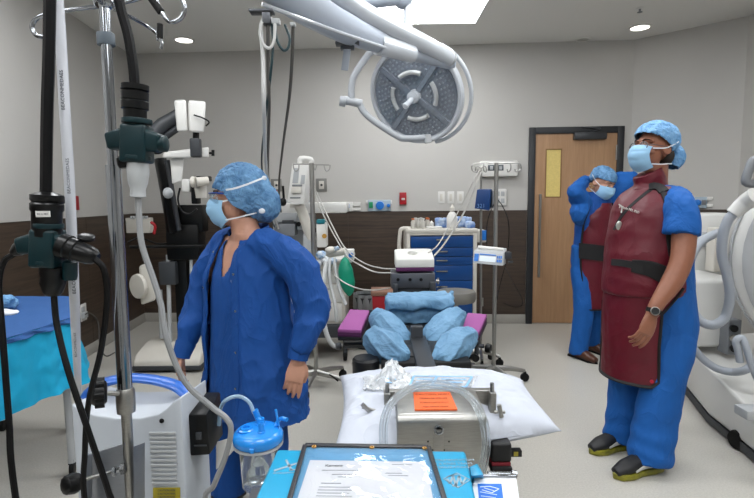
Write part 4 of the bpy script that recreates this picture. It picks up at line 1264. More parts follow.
# ---- crumpled clear package with blue print
pk = thing('plastic_package', 'crumpled clear plastic package with blue printed panel on the white pillow', 'package', Z(420, 388, .86))
M_PLAS = bpy.data.materials.new('crinkled_clear_film'); M_PLAS.use_nodes = True
nt = M_PLAS.node_tree; nt.nodes.remove(nt.nodes['Principled BSDF'])
out = nt.nodes['Material Output']; tr = nt.nodes.new('ShaderNodeBsdfTransparent'); gl = nt.nodes.new('ShaderNodeBsdfGlossy'); df = nt.nodes.new('ShaderNodeBsdfDiffuse')
gl.inputs['Roughness'].default_value = .25; df.inputs['Color'].default_value = (.75, .78, .8, 1)
m1 = nt.nodes.new('ShaderNodeMixShader'); m1.inputs[0].default_value = .55; m2 = nt.nodes.new('ShaderNodeMixShader'); m2.inputs[0].default_value = .12
nt.links.new(tr.outputs[0], m1.inputs[1]); nt.links.new(df.outputs[0], m1.inputs[2]); nt.links.new(m1.outputs[0], m2.inputs[1]); nt.links.new(gl.outputs[0], m2.inputs[2]); nt.links.new(m2.outputs[0], out.inputs[0])
def pz_at(px_, py_):
    l, n_ = hit(pw_, px_, py_); return l
def film(u, v):
    x, y = 362 + 116 * u + (6 - 12 * u) * v, 378.5 + 10 * v + 4 * (1 - u) * v
    y -= 0
    l = pz_at(x, max(y, 377.5))
    jag = 0
    l = l + Vector((0, 0, .006 + .010 * abs(noise.noise(Vector((u * 9, v * 5, 0)))) + .006 * noise.noise(Vector((u * 30, v * 16, 1)))))
    return l
build('film', MB().sheet(film, 60, 20), M_PLAS, pk, smooth=25)
# raised crumpled peak at the left
pk_t = W(388, 346, 1.75)
def peak(u, v):
    b0, b1 = pz_at(362 + 52 * u, 391), pz_at(375 + 46 * u, 379)
    b_ = b0.lerp(b1, .5 - .5 * math.cos(v * PI))
    h = math.exp(-((u - .5) / .28) ** 2) * math.sin(v * PI) ** .8
    q = b_ + Vector((0, 0, .0)) + (Vector((b_.x + (pk_t.x - b_.x) * .35, b_.y + (pk_t.y - b_.y) * .3, pk_t.z + .0)) - b_) * h
    return q + Vector((.012 * noise.noise(Vector((u * 14, v * 12, 3))), .02 * noise.noise(Vector((u * 11, v * 9, 9))), .012 * noise.noise(Vector((u * 16, v * 14, 5))) + .004))
build('crumpled_end', MB().sheet(peak, 34, 30), M_PLAS, pk, smooth=20)
M_BINK = mat('pale_blue_ink', '#7faed4', .6)
def pline(pts, w, name='printed_line'):
    mb = MB()
    for (x0_, y0_, x1_, y1_) in pts:
        for k in range(6):
            a = pz_at(x0_ + (x1_ - x0_) * k / 6, y0_ + (y1_ - y0_) * k / 6) + Vector((0, 0, .0125)); b_ = pz_at(x0_ + (x1_ - x0_) * (k + 1) / 6, y0_ + (y1_ - y0_) * (k + 1) / 6) + Vector((0, 0, .0125))
            d = (b_ - a).normalized(); q_ = d.cross(Vector((0, 0, 1))).normalized() * w
            mb.hexa([a - q_, b_ - q_, b_ + q_, a + q_], [z_ + Vector((0, 0, .001)) for z_ in (a - q_, b_ - q_, b_ + q_, a + q_)])
    o = build(name, mb, M_BINK, pk, smooth=None); o['kind'] = 'stuff'
    return o
pline([(414, 380, 472, 380.5), (410, 389, 466, 391), (414, 380, 410, 389), (472, 380.5, 466, 391), (437, 380.5, 431, 390)], .0035, 'printed_frame')
pline([(417, 383, 432, 383.3), (416, 386, 430, 386.4), (441, 383, 466, 383.6), (440, 386, 463, 386.6), (376, 384, 392, 387), (380, 381, 396, 383.5)], .003)

# ---- stainless instrument on the pillow edge
db = thing('stainless_device', 'stainless steel box with orange label, round port and side handles', 'device', W(438, 470, 1.25))
Yd0, Yd1 = 1.22, 1.375
xa, xb = W(397, 430, Yd0).x, W(487, 430, Yd0).x
zt1, zt0 = W(440, 416, Yd0).z, W(440, 475, Yd0).z
prof = [(Yd0, zt0), (Yd0, zt1 - .02), (Yd0 + .004, zt1 - .008), (Yd0 + .014, zt1), (Yd1 - .02, zt1 + .006), (Yd1, zt1 + .006), (Yd1, zt0)]
body = build('housing', MB().prism([(y, z) for y, z in prof], (xa, 0, 0), (0, 1, 0), (0, 0, 1), (xb - xa, 0, 0)), M_STEEL, db, bevel=.004, seg=3, smooth=40)
xc0, xc1 = W(384, 410, 1.40).x, W(494, 410, 1.40).x
ztp = W(440, 388.5, 1.42).z
build('back_plate', MB().box2((xc0, 1.40, zt0), (xc1, 1.425, ztp)), M_STEEL, db, bevel=.003)
for x_, s_ in ((xc0, 1), (xc1, -1)):
    build('side_bracket', MB().box2((x_, 1.37, zt0), (x_ + s_ * .018, 1.40, zt1 - .002)), M_STEEL, db, bevel=.003)
    build('post_screw', MB().cyl((x_ + s_ * .01, 1.385, zt1 - .01), (x_ + s_ * .01, 1.385, zt1 + .022), .006), M_CHROME, db)
lq = [W(414, 410.5, Yd0 + .012), W(459, 410.5, Yd0 + .012)]
l0_, l1_ = W(415, 411, Yd0 + .02), W(458, 411, Yd0 + .02)
zl = zt1 + .0035
lt = [Vector((l0_.x, Yd0 + .03, zl + .0005)), Vector((l1_.x, Yd0 + .03, zl + .0005)), Vector((l1_.x - .004, Yd1 - .018, zl + .0045)), Vector((l0_.x + .004, Yd1 - .018, zl + .0045))]
ol = build('orange_label', MB().hexa([q + Vector((0, 0, -.003)) for q in lt], [q + Vector((0, 0, .0008)) for q in lt]), mat('orange_paper', '#d9602a', .6), body)
M_OTX = mat('label_ink', '#6b2210', .7)
for k, (tx, sz) in enumerate((('CAUTION HIGH', .013), ('PRESSURE DEVICE', .0095), ('STERILE PARTS ONLY', .008), ('KEEP HANDS CLEAR', .0075))):
    yy = Yd1 - .036 - k * .026
    text('lettering', tx, sz, M_OTX, db, basis((( l0_.x + l1_.x) / 2, yy, zl + .0058 - k * .0006), (1, 0, 0), (0, 1, .03)))
po = W(438.5, 429, Yd0)
build('port', MB().lathe([(.0115, 0), (.0125, .008), (.009, .009), (.0075, .006), (.0065, -.004), (0, -.004)], po, (0, -1, 0), 26), M_CHROME, body)
build('port_bore', MB().lathe([(.0064, -.0015), (0, -.001)], po, (0, -1, 0), 20), M_BLACK, body)
build('face_plate', MB().box2((po.x - .013, Yd0 - .003, zt0), (po.x + .013, Yd0, po.z - .0)), M_STEEL, body, bevel=.001)
for x_, y_ in ((428, 441.5), (449, 441.5), (413, 445), (433, 450), (444, 450)):
    build('rivet', MB().lathe([(.0028, -.001), (.0022, .001), (0, .0012)], W(x_, y_, Yd0), (0, -1, 0), 10), M_BLACK, body)
hl_ = build('handle', MB().cyl(W(362, 407, 1.36), W(384, 413, 1.36), .0045).cyl(W(362, 404, 1.355), W(369, 411, 1.355), .006), M_STEEL, db)
hr2 = build('handle', MB().cyl(W(494, 412, 1.36), W(505, 412, 1.36), .0045).cyl(W(499, 405, 1.355), W(501.5, 417, 1.355), .0065), M_STEEL, db)
# clear tubing coil
M_TUBE = mat('clear_tubing', '#dfe6ea', .08, trans=.9, ior=1.25)
tbn = thing('tubing_coil', 'coil of clear plastic tubing looped over the stainless box', 'tubing', W(440, 460, 1.2))
def loop(o, shift, Yv):
    return [W(x + shift * a, y + shift * b, Yv + dy) for x, y, a, b, dy in
            ((384, 452, -1, 0, -.02), (384, 425, -1, 0, -.02), (390, 406, -.8, -.5, .02), (404, 392, -.4, -.8, .1), (425, 385, 0, -1, .16), (447, 386, .2, -1, .16), (467, 395, .6, -.6, .08), (481, 415, 1, -.2, 0), (486, 440, 1, 0, -.02), (484, 462, 1, 0, -.03), (481, 476, .6, .5, -.03))]
for sft, Yv in ((0, 1.215), (3.2, 1.23), (-2.8, 1.205)):
    build('coil', MB().tube(loop(None, sft, Yv), (.0036), 10, n=6), M_TUBE, tbn)
# black strap pad with red stripe at the corner of the table
sp = thing('strap_pad', 'black padded strap end with a dark red stripe at the right table corner', 'strap', W(506, 478, 1.27))
blk('pad', 492, 444, 512, 463, 1.30, .12, M_TPAD, sp, .008, 3); blk('pad', 492, 468, 513, 476, 1.29, .12, M_TPAD, sp, .006)
blk('red_stripe', 492, 463, 511, 468, 1.30, .1, mat('dark_red_webbing', '#6a1420', .7), sp, .002)
blk('strap_tongue', 510, 451, 522, 457, 1.33, .02, M_TPAD, sp, .001)
build('buckle_print', MB().box(W(516, 454, 1.328), (.012, .002, .012)), mat('yellow_stitch', '#8e8326', .6), sp)
build('rail', MB().cyl(W(488, 474, 1.26), W(512, 474, 1.26), .0075).cyl(W(511, 474, 1.255), W(516, 475, 1.255), .011), M_CHROME, sp)
# ================================================================ LEFT: draped table, microscope stand, wall fittings
M_DBLUE = mat('blue_towel_drape', '#2b5690', .85, var=.06, vscale=60, bump=.3, bscale=140, dist=.002)
M_TURQ = mat('turquoise_drape', '#0f9fc8', .8, var=.04, bump=.35, bscale=20, dist=.005)
dt = thing('draped_table', 'instrument table under a turquoise drape with a blue cloth on top at the left', 'table', (-1.9, 2.5, 0))
ZT = .84
n_r = Z(73, 318, ZT); f_r = Z(70, 297.5, ZT); f_l = Z(-60, 297, ZT); n_l = Z(-60, 362, ZT)
rim = [f_l, f_r, n_r, n_l]
# cloth top with a hanging skirt; drop follows the photograph: longer near the camera
def edge_pt(t):     # t: 0..1 along far edge -> right edge -> front edge
    if t < .3: return f_l.lerp(f_r, t / .3)
    if t < .5: return f_r.lerp(n_r, (t - .3) / .2)
    return n_r.lerp(n_l, (t - .5) / .5)
cen_t = (f_l + f_r + n_r + n_l) / 4
def skirt_fn(d0, d1, out0, tag_=0, wide=.05, amp=1.0):
    def fn(u, v):
        p_ = edge_pt(u); o_ = (p_ - cen_t); o_.z = 0; o_.normalize()
        drop = d0 + (d1 - d0) * v
        fl_ = out0 + (.03 * amp + wide * max(0, 1 - abs(u - .5) * 6)) * v + .014 * math.sin(u * 60 + 2 * v) * v + .012 * amp * noise.noise(Vector((u * 14, v * 3, tag_))) + .008 * amp * noise.noise(Vector((u * 40, v * 7, tag_)))
        return p_ + o_ * fl_ + Vector((0, 0, -drop + .006 * noise.noise(Vector((u * 20, v * 4, 3)))))
    return fn
build('turquoise_drape', MB().sheet(skirt_fn(.01, .32, .0), 130, 26, .003), M_TURQ, dt, smooth=60)
build('blue_cloth', MB().sheet(skirt_fn(-.004, .016, .008, 0, .0, .3), 130, 8, .003), M_DBLUE, dt, smooth=60)
def topf(u, v):
    p_ = f_l.lerp(f_r, u).lerp(n_l.lerp(n_r, u), v)
    return p_ + Vector((0, 0, .004 + .004 * noise.noise(Vector((u * 12, v * 6, 1)))))
build('cloth_top', MB().sheet(topf, 40, 20, .003), M_DBLUE, dt, smooth=60)
for p_ in (Z(67.5, 380, ZT * 0 + .30), ):
    pass
lg = [Vector((-1.83, 3.02, 0)), Vector((-1.6, 2.5, 0)), Vector((-2.35, 3.02, 0)), Vector((-1.75, 1.75, 0))]
lg[0] = G(70, 431)
for p_ in lg:
    build('leg', MB().cyl((p_.x, p_.y, .07), (p_.x, p_.y, ZT - .02), .018), M_LGREY, dt)
    build('caster', MB().lathe([(.012, -.014), (.036, -.011), (.038, 0), (.036, .011), (.012, .014)], (p_.x, p_.y, .038), (1, .4, 0)).box((p_.x, p_.y, .075), (.03, .02, .03)), M_RUBBER, dt)
bw = thing('wrapped_bundle', 'small bundle of blue and white cloth on the draped table at the left edge', 'bundle', Z(4, 312, ZT))
organic('cloth', MB().ell(Z(-6, 304, ZT + .04), (.12, .08, .045)).ell(Z(2, 300, ZT + .07), (.06, .05, .025)), M_CAP, bw, voxel=.008, iters=2, disp=folds(.012, (16, 16, 20), 5))
organic('white_wrap', MB().ell(Z(0, 313, ZT + .015), (.09, .06, .015)), M_TIE, bw, voxel=.007, iters=2, disp=folds(.006, (16, 16, 20), 8))

# ---- surgical microscope on a floor stand
YS = 4.3
ms = thing('microscope_stand', 'surgical microscope on a black column with slanted arm and wheeled white base', 'microscope', G(163, 366))
def bxs(name, x0, y0, x1, y1, Y, dY, m, parent=ms, bevel=.01, seg=2):
    return blk(name, x0, y0, x1, y1, Y, dY, m, parent, bevel, seg)
bx0, bx1 = W(133, 366, 4.05), W(200, 366, 4.05)
prof = [(4.05, .03), (4.05, .10), (4.10, .15), (4.3, .20), (4.6, .20), (4.6, .03)]
build('base', MB().prism(prof, (bx0.x, 0, 0), (0, 1, 0), (0, 0, 1), (bx1.x - bx0.x, 0, 0)), M_OFFW, ms, bevel=.02, seg=3, smooth=50)
bxs('base_skirt', 132, 371, 201, 366, 4.04, .5, M_DGREY, bevel=.005)
for x_ in (bx0.x + .06, bx1.x - .06):
    build('caster', MB().lathe([(.01, -.015), (.028, -.012), (.03, 0), (.028, .012), (.01, .015)], (x_, 4.12, .031), (1, 0, 0)), M_RUBBER, ms)
bxs('column', 172, 235, 190, 342, 4.3, .16, M_BLACK)
build('column_rod', MB().cyl(W(168, 255, 4.28), W(170, 342, 4.28), .018).cyl(W(191, 255, 4.28), W(192, 342, 4.28), .013).cyl(W(160, 290, 4.32), W(162, 338, 4.32), .02), M_LGREY, ms)
bxs('carriage', 165, 225, 199, 260, 4.26, .2, M_BLACK); bxs('carriage', 158, 262, 176, 285, 4.24, .15, M_DGREY); bxs('motor_block', 176, 205, 203, 232, 4.3, .15, M_BLACK)
wh_ = build('counterweight', MB().hexa([W(141, 305, 4.15), W(156, 300, 4.15), W(156, 300, 4.4), W(141, 305, 4.4)], [W(139, 266, 4.15), W(150, 262, 4.15), W(150, 262, 4.4), W(139, 266, 4.4)]), M_OFFW, ms, bevel=.02, seg=3)
build('handwheel', MB().lathe([(0, 0), (.10, 0), (.105, .01), (.10, .03), (.03, .035), (0, .035)], W(140, 286, 4.14), (-.6, -1, 0), 30), M_OFFW, ms)
build('slanted_arm', MB().tube([W(160, 158, 4.2), W(166, 190, 4.22), W(173, 232, 4.28)], [(.055, .07)] * 3, 4, side=(1, 0, 0)), M_BLACK, ms, bevel=.01, smooth=30)
build('arm_rail', MB().tube([W(167, 160, 4.12), W(179, 230, 4.2)], .02, 12), M_DSTEEL, ms)
build('upper_arm', MB().tube([W(150, 138, 4.0), W(162, 125, 4.05), W(180, 115, 4.1)], .055, 14).tube([W(152, 146, 4.05), W(180, 126, 4.1)], .03, 12), M_DGREY, ms)
hd1 = build('drive_housing', MB().hexa([W(177, 132, 3.95), W(188, 131.5, 3.95), W(188, 131.5, 4.2), W(177, 132, 4.2)], [W(174, 100, 3.95), W(186, 99.5, 3.95), W(186, 99.5, 4.2), W(174, 100, 4.2)]), M_WHITE, ms, bevel=.02, seg=3)
hd2 = build('drive_housing', MB().hexa([W(189, 132, 3.95), W(204, 133, 3.95), W(204, 133, 4.2), W(189, 132, 4.2)], [W(188, 100, 3.95), W(206, 101.5, 3.95), W(206, 101.5, 4.2), W(188, 100, 4.2)]), M_WHITE, ms, bevel=.02, seg=3)
build('beam', MB().tube([W(163, 157, 4.05), W(172, 150, 4.05), W(208, 149, 4.02), W(210, 158, 4.02)], [(.04, .045)] * 4, 12) if False else MB().hexa([W(162, 158, 4.0), W(209, 158, 3.98), W(209, 158, 4.12), W(162, 158, 4.12)], [W(164, 152, 4.0), W(209, 147, 3.98), W(209, 147, 4.12), W(164, 152, 4.12)]), M_WHITE, ms, bevel=.015, seg=3)
bxs('handset', 189, 138, 200, 157, 3.92, .06, M_DGREY, bevel=.012, seg=3)
build('knob', MB().cyl(W(209, 153, 4.0), W(214, 153, 4.0), .01).cyl(W(213, 150, 4.0), W(213, 156, 4.0), .012), M_BLACK, ms)
build('lower_bracket', MB().hexa([W(172, 184, 4.05), W(182, 181, 4.05), W(182, 181, 4.15), W(172, 184, 4.15)], [W(170, 158, 4.05), W(184, 158, 4.05), W(184, 158, 4.15), W(170, 158, 4.15)]), M_WHITE, ms, bevel=.01)
bxs('optics_body', 181, 179, 190, 192, 4.0, .12, M_WHITE)
build('eyepiece', MB().cyl(W(196, 182, 3.9), W(208, 181, 3.95), .035).cyl(W(196, 182, 3.9), W(192, 182, 3.9), .042), M_OFFW, ms)
build('objective', MB().cyl(W(200, 184, 4.0), W(201, 198, 4.0), .05, .042), M_OFFW, ms)
bxs('optics_clamp', 190, 180, 197, 204, 3.97, .1, M_BLACK); bxs('optics_bar', 193, 176, 208, 181, 4.0, .1, M_BLACK, bevel=.005)
build('elbow_joint', MB().ell(W(156, 145, 4.1), (.075, .09, .075)), M_BLACK, ms)
build('link_post', MB().cyl(W(196, 128, 4.08), W(196, 152, 4.06), .025), M_BLACK, ms)
build('joint_ball', MB().ell(W(168, 193, 4.1), (.04, .04, .045)), M_LGREY, ms)
build('cable', MB().tube([W(180, 188, 4.0), W(178, 200, 3.98), W(182, 211, 3.97), W(190, 214, 3.97), W(197, 209, 3.97)], .008, 8, n=5), M_BLACK, ms)
build('cable', MB().tube([W(194, 115, 3.93), W(203, 118, 3.9), W(209, 122, 3.9), W(206, 126, 3.9)], .006, 8, n=5), M_BLACK, ms)
build('cross_bar', MB().cyl(W(130, 247, 4.2), W(205, 246, 4.2), .014), M_BLACK, ms)
build('red_lead', MB().tube([W(151, 222, 4.2), W(155, 226, 4.2), W(154, 234, 4.2)], .012, 8, n=4), M_RED, ms)
cord('black_cable', [W(128, 242, 4.5), W(140, 238, 4.6), W(160, 244, 4.6), W(180, 240, 4.6), W(200, 238, 4.7)], .009, M_CAB, 'black cable running behind the microscope column along the dark panelling')

# ---- wall fittings, left wall
def at_left(px, py, off=0.0): return on_wall(px, py, A, nL, off)
def wallbox(name, x0, y0, x1, y1, dep, m, parent, wall='back', bevel=.003, off=0.0, seg=2):
    n_ = nB if wall == 'back' else nL if wall == 'left' else nR
    p_ = A if wall != 'right' else B
    a = on_wall(x0, y0, p_, n_, off); b_ = on_wall(x1, y1, p_, n_, off)
    zt_, zb_ = max(a.z, b_.z), min(a.z, b_.z)
    d_ = Vector((b_.x - a.x, b_.y - a.y, 0))
    q = [Vector((a.x, a.y, zb_)), Vector((a.x, a.y, zb_)) + d_, Vector((a.x, a.y, zb_)) + d_ + n_ * dep, Vector((a.x, a.y, zb_)) + n_ * dep]
    up_ = Vector((0, 0, zt_ - zb_))
    return build(name, MB().hexa(q, [k + up_ for k in q]), m, parent, bevel=bevel, seg=seg)
t = thing('red_wall_plate', 'small red wall plate on the left wall behind the white hose', 'wall plate', at_left(75, 210))
wallbox('plate', 73, 196, 78, 210, .015, M_RED, t, 'left'); 
t = thing('wall_outlet', 'white power outlet low on the dark panelling of the left wall', 'outlet', at_left(82, 318))
wallbox('cover_plate', 79.5, 305, 86, 319.5, .012, M_WHITE, t, 'left', off=.013)
wallbox('socket', 81, 307.5, 84.5, 311, .004, M_LGREY, t, 'left', off=.026); wallbox('plug', 81, 313, 85, 317, .03, M_LGREY, t, 'left', off=.026)
cord('power_cable', [at_left(84, 315, .05), at_left(90, 313, .06), at_left(98, 322, .04), W(100, 345, 4.3), W(106, 356, 4.1), W(118, 352, 4.2), W(128, 360, 4.2)], .006, M_GCAB, 'thin dark cord from the left wall outlet down to the floor')
t = thing('wall_control_box', 'white control box with a red lead on the panelling behind the chrome pole', 'control box', W(138, 233, 5.2))
a = W(126, 234, 5.2)
bx_ = blk('housing', 125, 218, 150, 233, 5.25, .1, M_OFFW, t, .01)
for k in range(6):
    blk('terminal', 130 + k * 3, 216, 132 + k * 3, 219, 5.24, .03, M_LGREY, t, .002)
build('mount_arm', MB().cyl(W(138, 226, 5.3), at_left(125, 224, -.02), .02), M_STEEL, t)
# ================================================================ BACK OF THE ROOM
# ---- wall fittings, back wall
def outlet(x0, y0, x1, y1, label, m=M_LGREY, dark=True):
    t = thing('wall_outlet', label, 'outlet', on_wall((x0 + x1) / 2, y1))
    wallbox('cover_plate', x0, y0, x1, y1, .012, m, t)
    cx0, cy0 = (x0 + x1) / 2, (y0 + y1) / 2
    wallbox('insert', cx0 - 2.6, cy0 - 4, cx0 + 2.6, cy0 + 4, .004, M_OFFW, t, off=.013)
    build('socket', MB().lathe([(.014, 0), (.014, .004), (0, .004)], on_wall(cx0, cy0, off=.018), nB, 12), M_DGREY, t)
    return t
M_PLT = mat('grey_steel_plate', '#7d7c78', .5, .3)
outlet(316, 178.5, 327, 191.5, 'grey steel outlet plate on the wall right of the monitor pole', M_PLT)
outlet(271, 179, 282, 191.5, 'grey steel outlet plate on the wall just left of the monitor', M_PLT)
for i, x in enumerate((438, 447.5, 457)):
    t = thing('light_switch', ('white light switch, left one of three above the blue cart', 'white light switch, middle one of three above the blue cart', 'white light switch, right one of three above the blue cart')[i], 'switch', on_wall(x + 3, 203), 'light switches above the blue cart')
    wallbox('cover_plate', x, 191.5, x + 6.6, 203.5, .008, M_WHITE, t); wallbox('rocker', x + 2, 194, x + 4.6, 201, .004, M_OFFW, t, off=.009)
t = thing('fire_alarm_pull', 'red wall plate above the dark panelling left of the blue cart', 'alarm', on_wall(403, 204))
wallbox('plate', 399.5, 192.5, 406.5, 204.5, .035, M_RED, t); wallbox('lever', 401.5, 198, 404.8, 200, .01, M_WHITE, t, off=.036)
t = thing('gas_outlet_rail', 'white horizontal wall rail with a small blue socket above the panelling', 'wall rail', on_wall(346, 211))
wallbox('rail', 333, 202.5, 360.5, 206, .03, M_WHITE, t); wallbox('rail', 333, 208, 360.5, 210.5, .03, M_WHITE, t); wallbox('panel', 341.5, 202, 353, 211, .035, M_WHITE, t)
wallbox('blue_socket', 345.5, 204, 349.5, 208, .006, M_BLUEP, t, off=.036)
t = thing('suction_regulator', 'clear wall unit with a bright blue oval dial above the panelling', 'regulator', on_wall(379, 212))
wallbox('rail', 366, 200.5, 392, 204, .02, M_WHITE, t); wallbox('housing', 368, 200, 391, 211, .03, mat('pale_blue_clear', '#b9cbd8', .2, trans=.3), t, bevel=.008)
build('blue_dial', MB().lathe([(.048, 0), (.045, .02), (.0, .026)], on_wall(380, 205.5, off=.03), nB, 24), M_BLUEP, t)
wallbox('green_tab', 369, 202, 373, 208, .01, mat('green_plastic', '#1f8a5c', .4), t, off=.03)
build('blue_knob', MB().lathe([(.02, 0), (.02, .03), (0, .032)], on_wall(388.5, 205.5, off=.03), nB, 12), M_BLUEP, t)
t = thing('wall_display_unit', 'white wall unit with small dark display behind the right pole top', 'display', on_wall(499, 178))
wallbox('housing', 479.5, 161.5, 516, 176.5, .09, M_WHITE, t, bevel=.012); wallbox('dark_display', 488, 165, 503.5, 170.5, .002, mat('lcd', '#4c5258', .25), t, off=.091)
for k in range(3):
    wallbox('segment', 490 + k * 4.6, 166, 493 + k * 4.6, 169.6, .001, M_LGREY, t, off=.0935)
t = thing('nurse_call_panel', 'pale keypad wall panel under the white display unit', 'panel', on_wall(500, 205))
wallbox('housing', 494, 189, 506, 205.5, .03, M_WHITE, t, bevel=.01)
for k in range(2):
    for j in range(2):
        wallbox('button', 496 + j * 4.8, 191.5 + k * 7, 499.6 + j * 4.8, 196 + k * 7, .004, M_LGREY, t, off=.031)
for x in (697.5,):
    t = thing('gas_outlet_rail', 'white and blue gas outlet on the wall behind the man in maroon', 'wall rail', on_wall(702, 209, B, nR))
    wallbox('rail', 694, 197, 713, 200.5, .02, M_WHITE, t, 'right'); wallbox('rail', 694, 204, 713, 207, .02, M_WHITE, t, 'right')
    wallbox('housing', 695, 197, 707, 208, .03, mat('pale_blue_clear', '#b9cbd8', .2, trans=.3), t, 'right')
    build('blue_knob', MB().lathe([(.03, 0), (.03, .03), (0, .034)], on_wall(698, 202.5, B, nR, .03), nR, 16), M_BLUEP, t)
    wallbox('grey_socket', 702, 200, 706, 205, .01, M_GREY, t, 'right', off=.03)

# ---- blue supply cart
YC = 4.5
bc_ = thing('supply_cart', 'supply cart with off-white frame and royal blue drawers', 'cart', (W(440, 300, YC).x, YC + .25, 0))
X0, X1 = W(406.5, 260, YC).x, W(477, 260, YC).x
ZT_ = W(440, 233, YC).z
M_CBL = mat('royal_blue_drawer', '#0a417f', .35, var=.03)
def cb(name, x0, x1, y0, y1, z0, z1, m, bevel=.004, parent=bc_):
    return build(name, MB().box2((x0, y0, z0), (x1, y1, z1)), m, parent, bevel=bevel)
cb('side_panel', X0, X0 + .035, YC, YC + .5, .13, ZT_, M_OFFW); cb('side_panel', X1 - .035, X1, YC, YC + .5, .13, ZT_, M_OFFW)
cb('top', X0 - .01, X1 + .01, YC - .01, YC + .51, ZT_, ZT_ + .035, M_OFFW, .008); cb('back_panel', X0 + .035, X1 - .035, YC + .46, YC + .5, .13, ZT_, M_OFFW)
cb('top_rail', X0 + .035, X1 - .035, YC, YC + .03, ZT_ - .02, ZT_, M_OFFW, .002); cb('plinth', X0, X1, YC + .01, YC + .5, .1, .13, M_OFFW)
ys_ = [236.3, 248, 257, 265.5, 281, 296]
zs_ = [W(440, y, YC).z for y in ys_] + [.33, .14]
for k in range(7):
    d_ = cb('drawer', X0 + .038, X1 - .038, YC - .006, YC + .42, zs_[k + 1] + .004, zs_[k], M_CBL)
    zm = zs_[k] - (.03 if k < 3 else .05)
    cx1 = (X0 + X1) / 2 + .0
    build('handle', MB().box((cx1, YC - .018, zm), (.10, .008, .012)).box((cx1 - .045, YC - .01, zm), (.008, .014, .01)).box((cx1 + .045, YC - .01, zm), (.008, .014, .01)), M_CHROME, d_)
for x_ in (X0 + .05, X1 - .05):
    for y_ in (YC + .06, YC + .44):
        build('caster', MB().lathe([(.01, -.015), (.045, -.012), (.048, 0), (.045, .012), (.01, .015)], (x_, y_, .05), (1, 0, 0)), M_RUBBER, bc_)
build('push_handle', MB().tube([W(407, 229, YC + .02), W(401.5, 229, YC), W(400, 234, YC), W(399.5, 250, YC), W(407, 251, YC + .02)], .018, 12, n=5), M_OFFW, bc_)
build('side_shelf', MB().box2((X1 + .002, YC + .02, ZT_ - .09), (W(487, 240, YC).x, YC + .2, ZT_ + .02)), M_OFFW, bc_, bevel=.01)
build('blue_switch_box', MB().box2((W(482, 240, YC).x, YC - .0, ZT_ - .07), (W(486.5, 240, YC).x, YC + .018, ZT_ + .02)), M_BLUEP, bc_, bevel=.004)
# things on the cart
zc0 = ZT_ + .0355
def oncart(px, dy=.15): 
    return Vector((W(px, 230, YC + dy).x, YC + dy, zc0))
M_BOT = mat('translucent_bottle', '#c9c7c0', .3, trans=.25); M_CAPW = mat('white_cap', '#cbcbc8', .4)
for i, (x, dy) in enumerate(((413, .1), (418, .13), (423, .1), (428, .13), (415.5, .24), (421, .25), (427, .26))):
    o_ = oncart(x, dy)
    lb_ = ('orange-capped vial at the left end of the front row on the cart', 'white-capped vial second from left in the front row on the cart', 'white-capped vial third from left in the front row on the cart', 'orange-capped vial at the right end of the front row on the cart', 'white-capped vial left in the back row on the cart', 'white-capped vial in the middle of the back row on the cart', 'orange-capped vial at the right of the back row on the cart')[i]
    t = thing('vial', lb_, 'vial', o_, 'vials on the blue cart')
    build('body', MB().lathe([(0, 0), (.018, 0), (.02, .004), (.02, .06), (.012, .072), (.012, .08), (0, .08)], o_, seg=14), M_BOT, t)
    build('cap', MB().lathe([(0, .08), (.014, .08), (.014, .095), (0, .096)], o_, seg=14), M_CAPW if i % 3 else mat('orange_cap', '#c0693a', .5), t)
t = thing('tray', 'flat white tray in front of the vials on the blue cart', 'tray', oncart(434, .06))
build('dish', MB().box(oncart(434, .08) + Vector((0, 0, .01)), (.14, .1, .02)), M_WHITE, t, bevel=.004)
o_ = oncart(431.5, .16)
meta(build('pump_bottle', MB().lathe([(0, 0), (.02, 0), (.02, .05), (.01, .06), (0, .07)], o_, seg=14), M_WHITE), 'short white bottle between the vials and the blue packs on the cart', 'bottle')
o_ = oncart(452, .1)
t = thing('spray_bottle', 'tall white bottle with a narrow neck on the blue cart', 'bottle', o_)
build('body', MB().lathe([(0, 0), (.045, 0), (.05, .01), (.05, .10), (.03, .14), (.018, .15)], o_, seg=22), M_WHITE, t)
build('nozzle', MB().lathe([(.018, .15), (.022, .155), (.022, .19), (.012, .2), (.008, .22), (0, .222)], o_, seg=16), M_OFFW, t)
for i, (x, dy, w_, h_, lb_) in enumerate(((442, .2, .13, .09, 'blue foil pack left of the tall white bottle on the cart'), (463, .2, .15, .10, 'blue foil pack right of the tall white bottle on the cart'), (470, .12, .08, .06, 'small blue and white pack at the right end of the cart top'))):
    o_ = oncart(x, dy)
    ob = organic('foil_pack', MB().box(o_ + Vector((0, 0, h_ / 2)), (w_, .05, h_)), mat('blue_foil_pack', '#1a63b8', .35, col2='#b8c8da', vscale=18), None, voxel=.008, iters=3, disp=folds(.01, (18, 18, 18), 70 + i), loc=o_)
    meta(ob, lb_, 'pack')

# ---- stool
so_ = W(456, 291, 3.95)
st = thing('stool', 'round stool with thick grey seat in front of the blue cart', 'stool', (so_.x, so_.y, 0))
sz = so_.z
build('seat', MB().lathe([(0, -.09), (.12, -.09), (.15, -.08), (.158, -.06), (.158, -.015), (.15, 0), (0, .004)], (so_.x, so_.y, sz), seg=40), mat('grey_vinyl', '#77756f', .5, var=.04), st)
build('post', MB().cyl((so_.x, so_.y, .1), (so_.x, so_.y, sz - .09), .02), M_CHROME, st)
for k in range(5):
    a = 2 * PI * k / 5 + .3
    e = Vector((so_.x + .17 * math.cos(a), so_.y + .17 * math.sin(a), .065))
    build('leg', MB().tube([(so_.x, so_.y, .11), e], [(.018, .014), (.012, .01)], 10), M_CHROME, st)
    build('caster', MB().lathe([(.01, -.01), (.024, -.008), (.026, 0), (.024, .008), (.01, .01)], (e.x, e.y, .027), (math.sin(a), -math.cos(a), 0), 14), M_RUBBER, st)

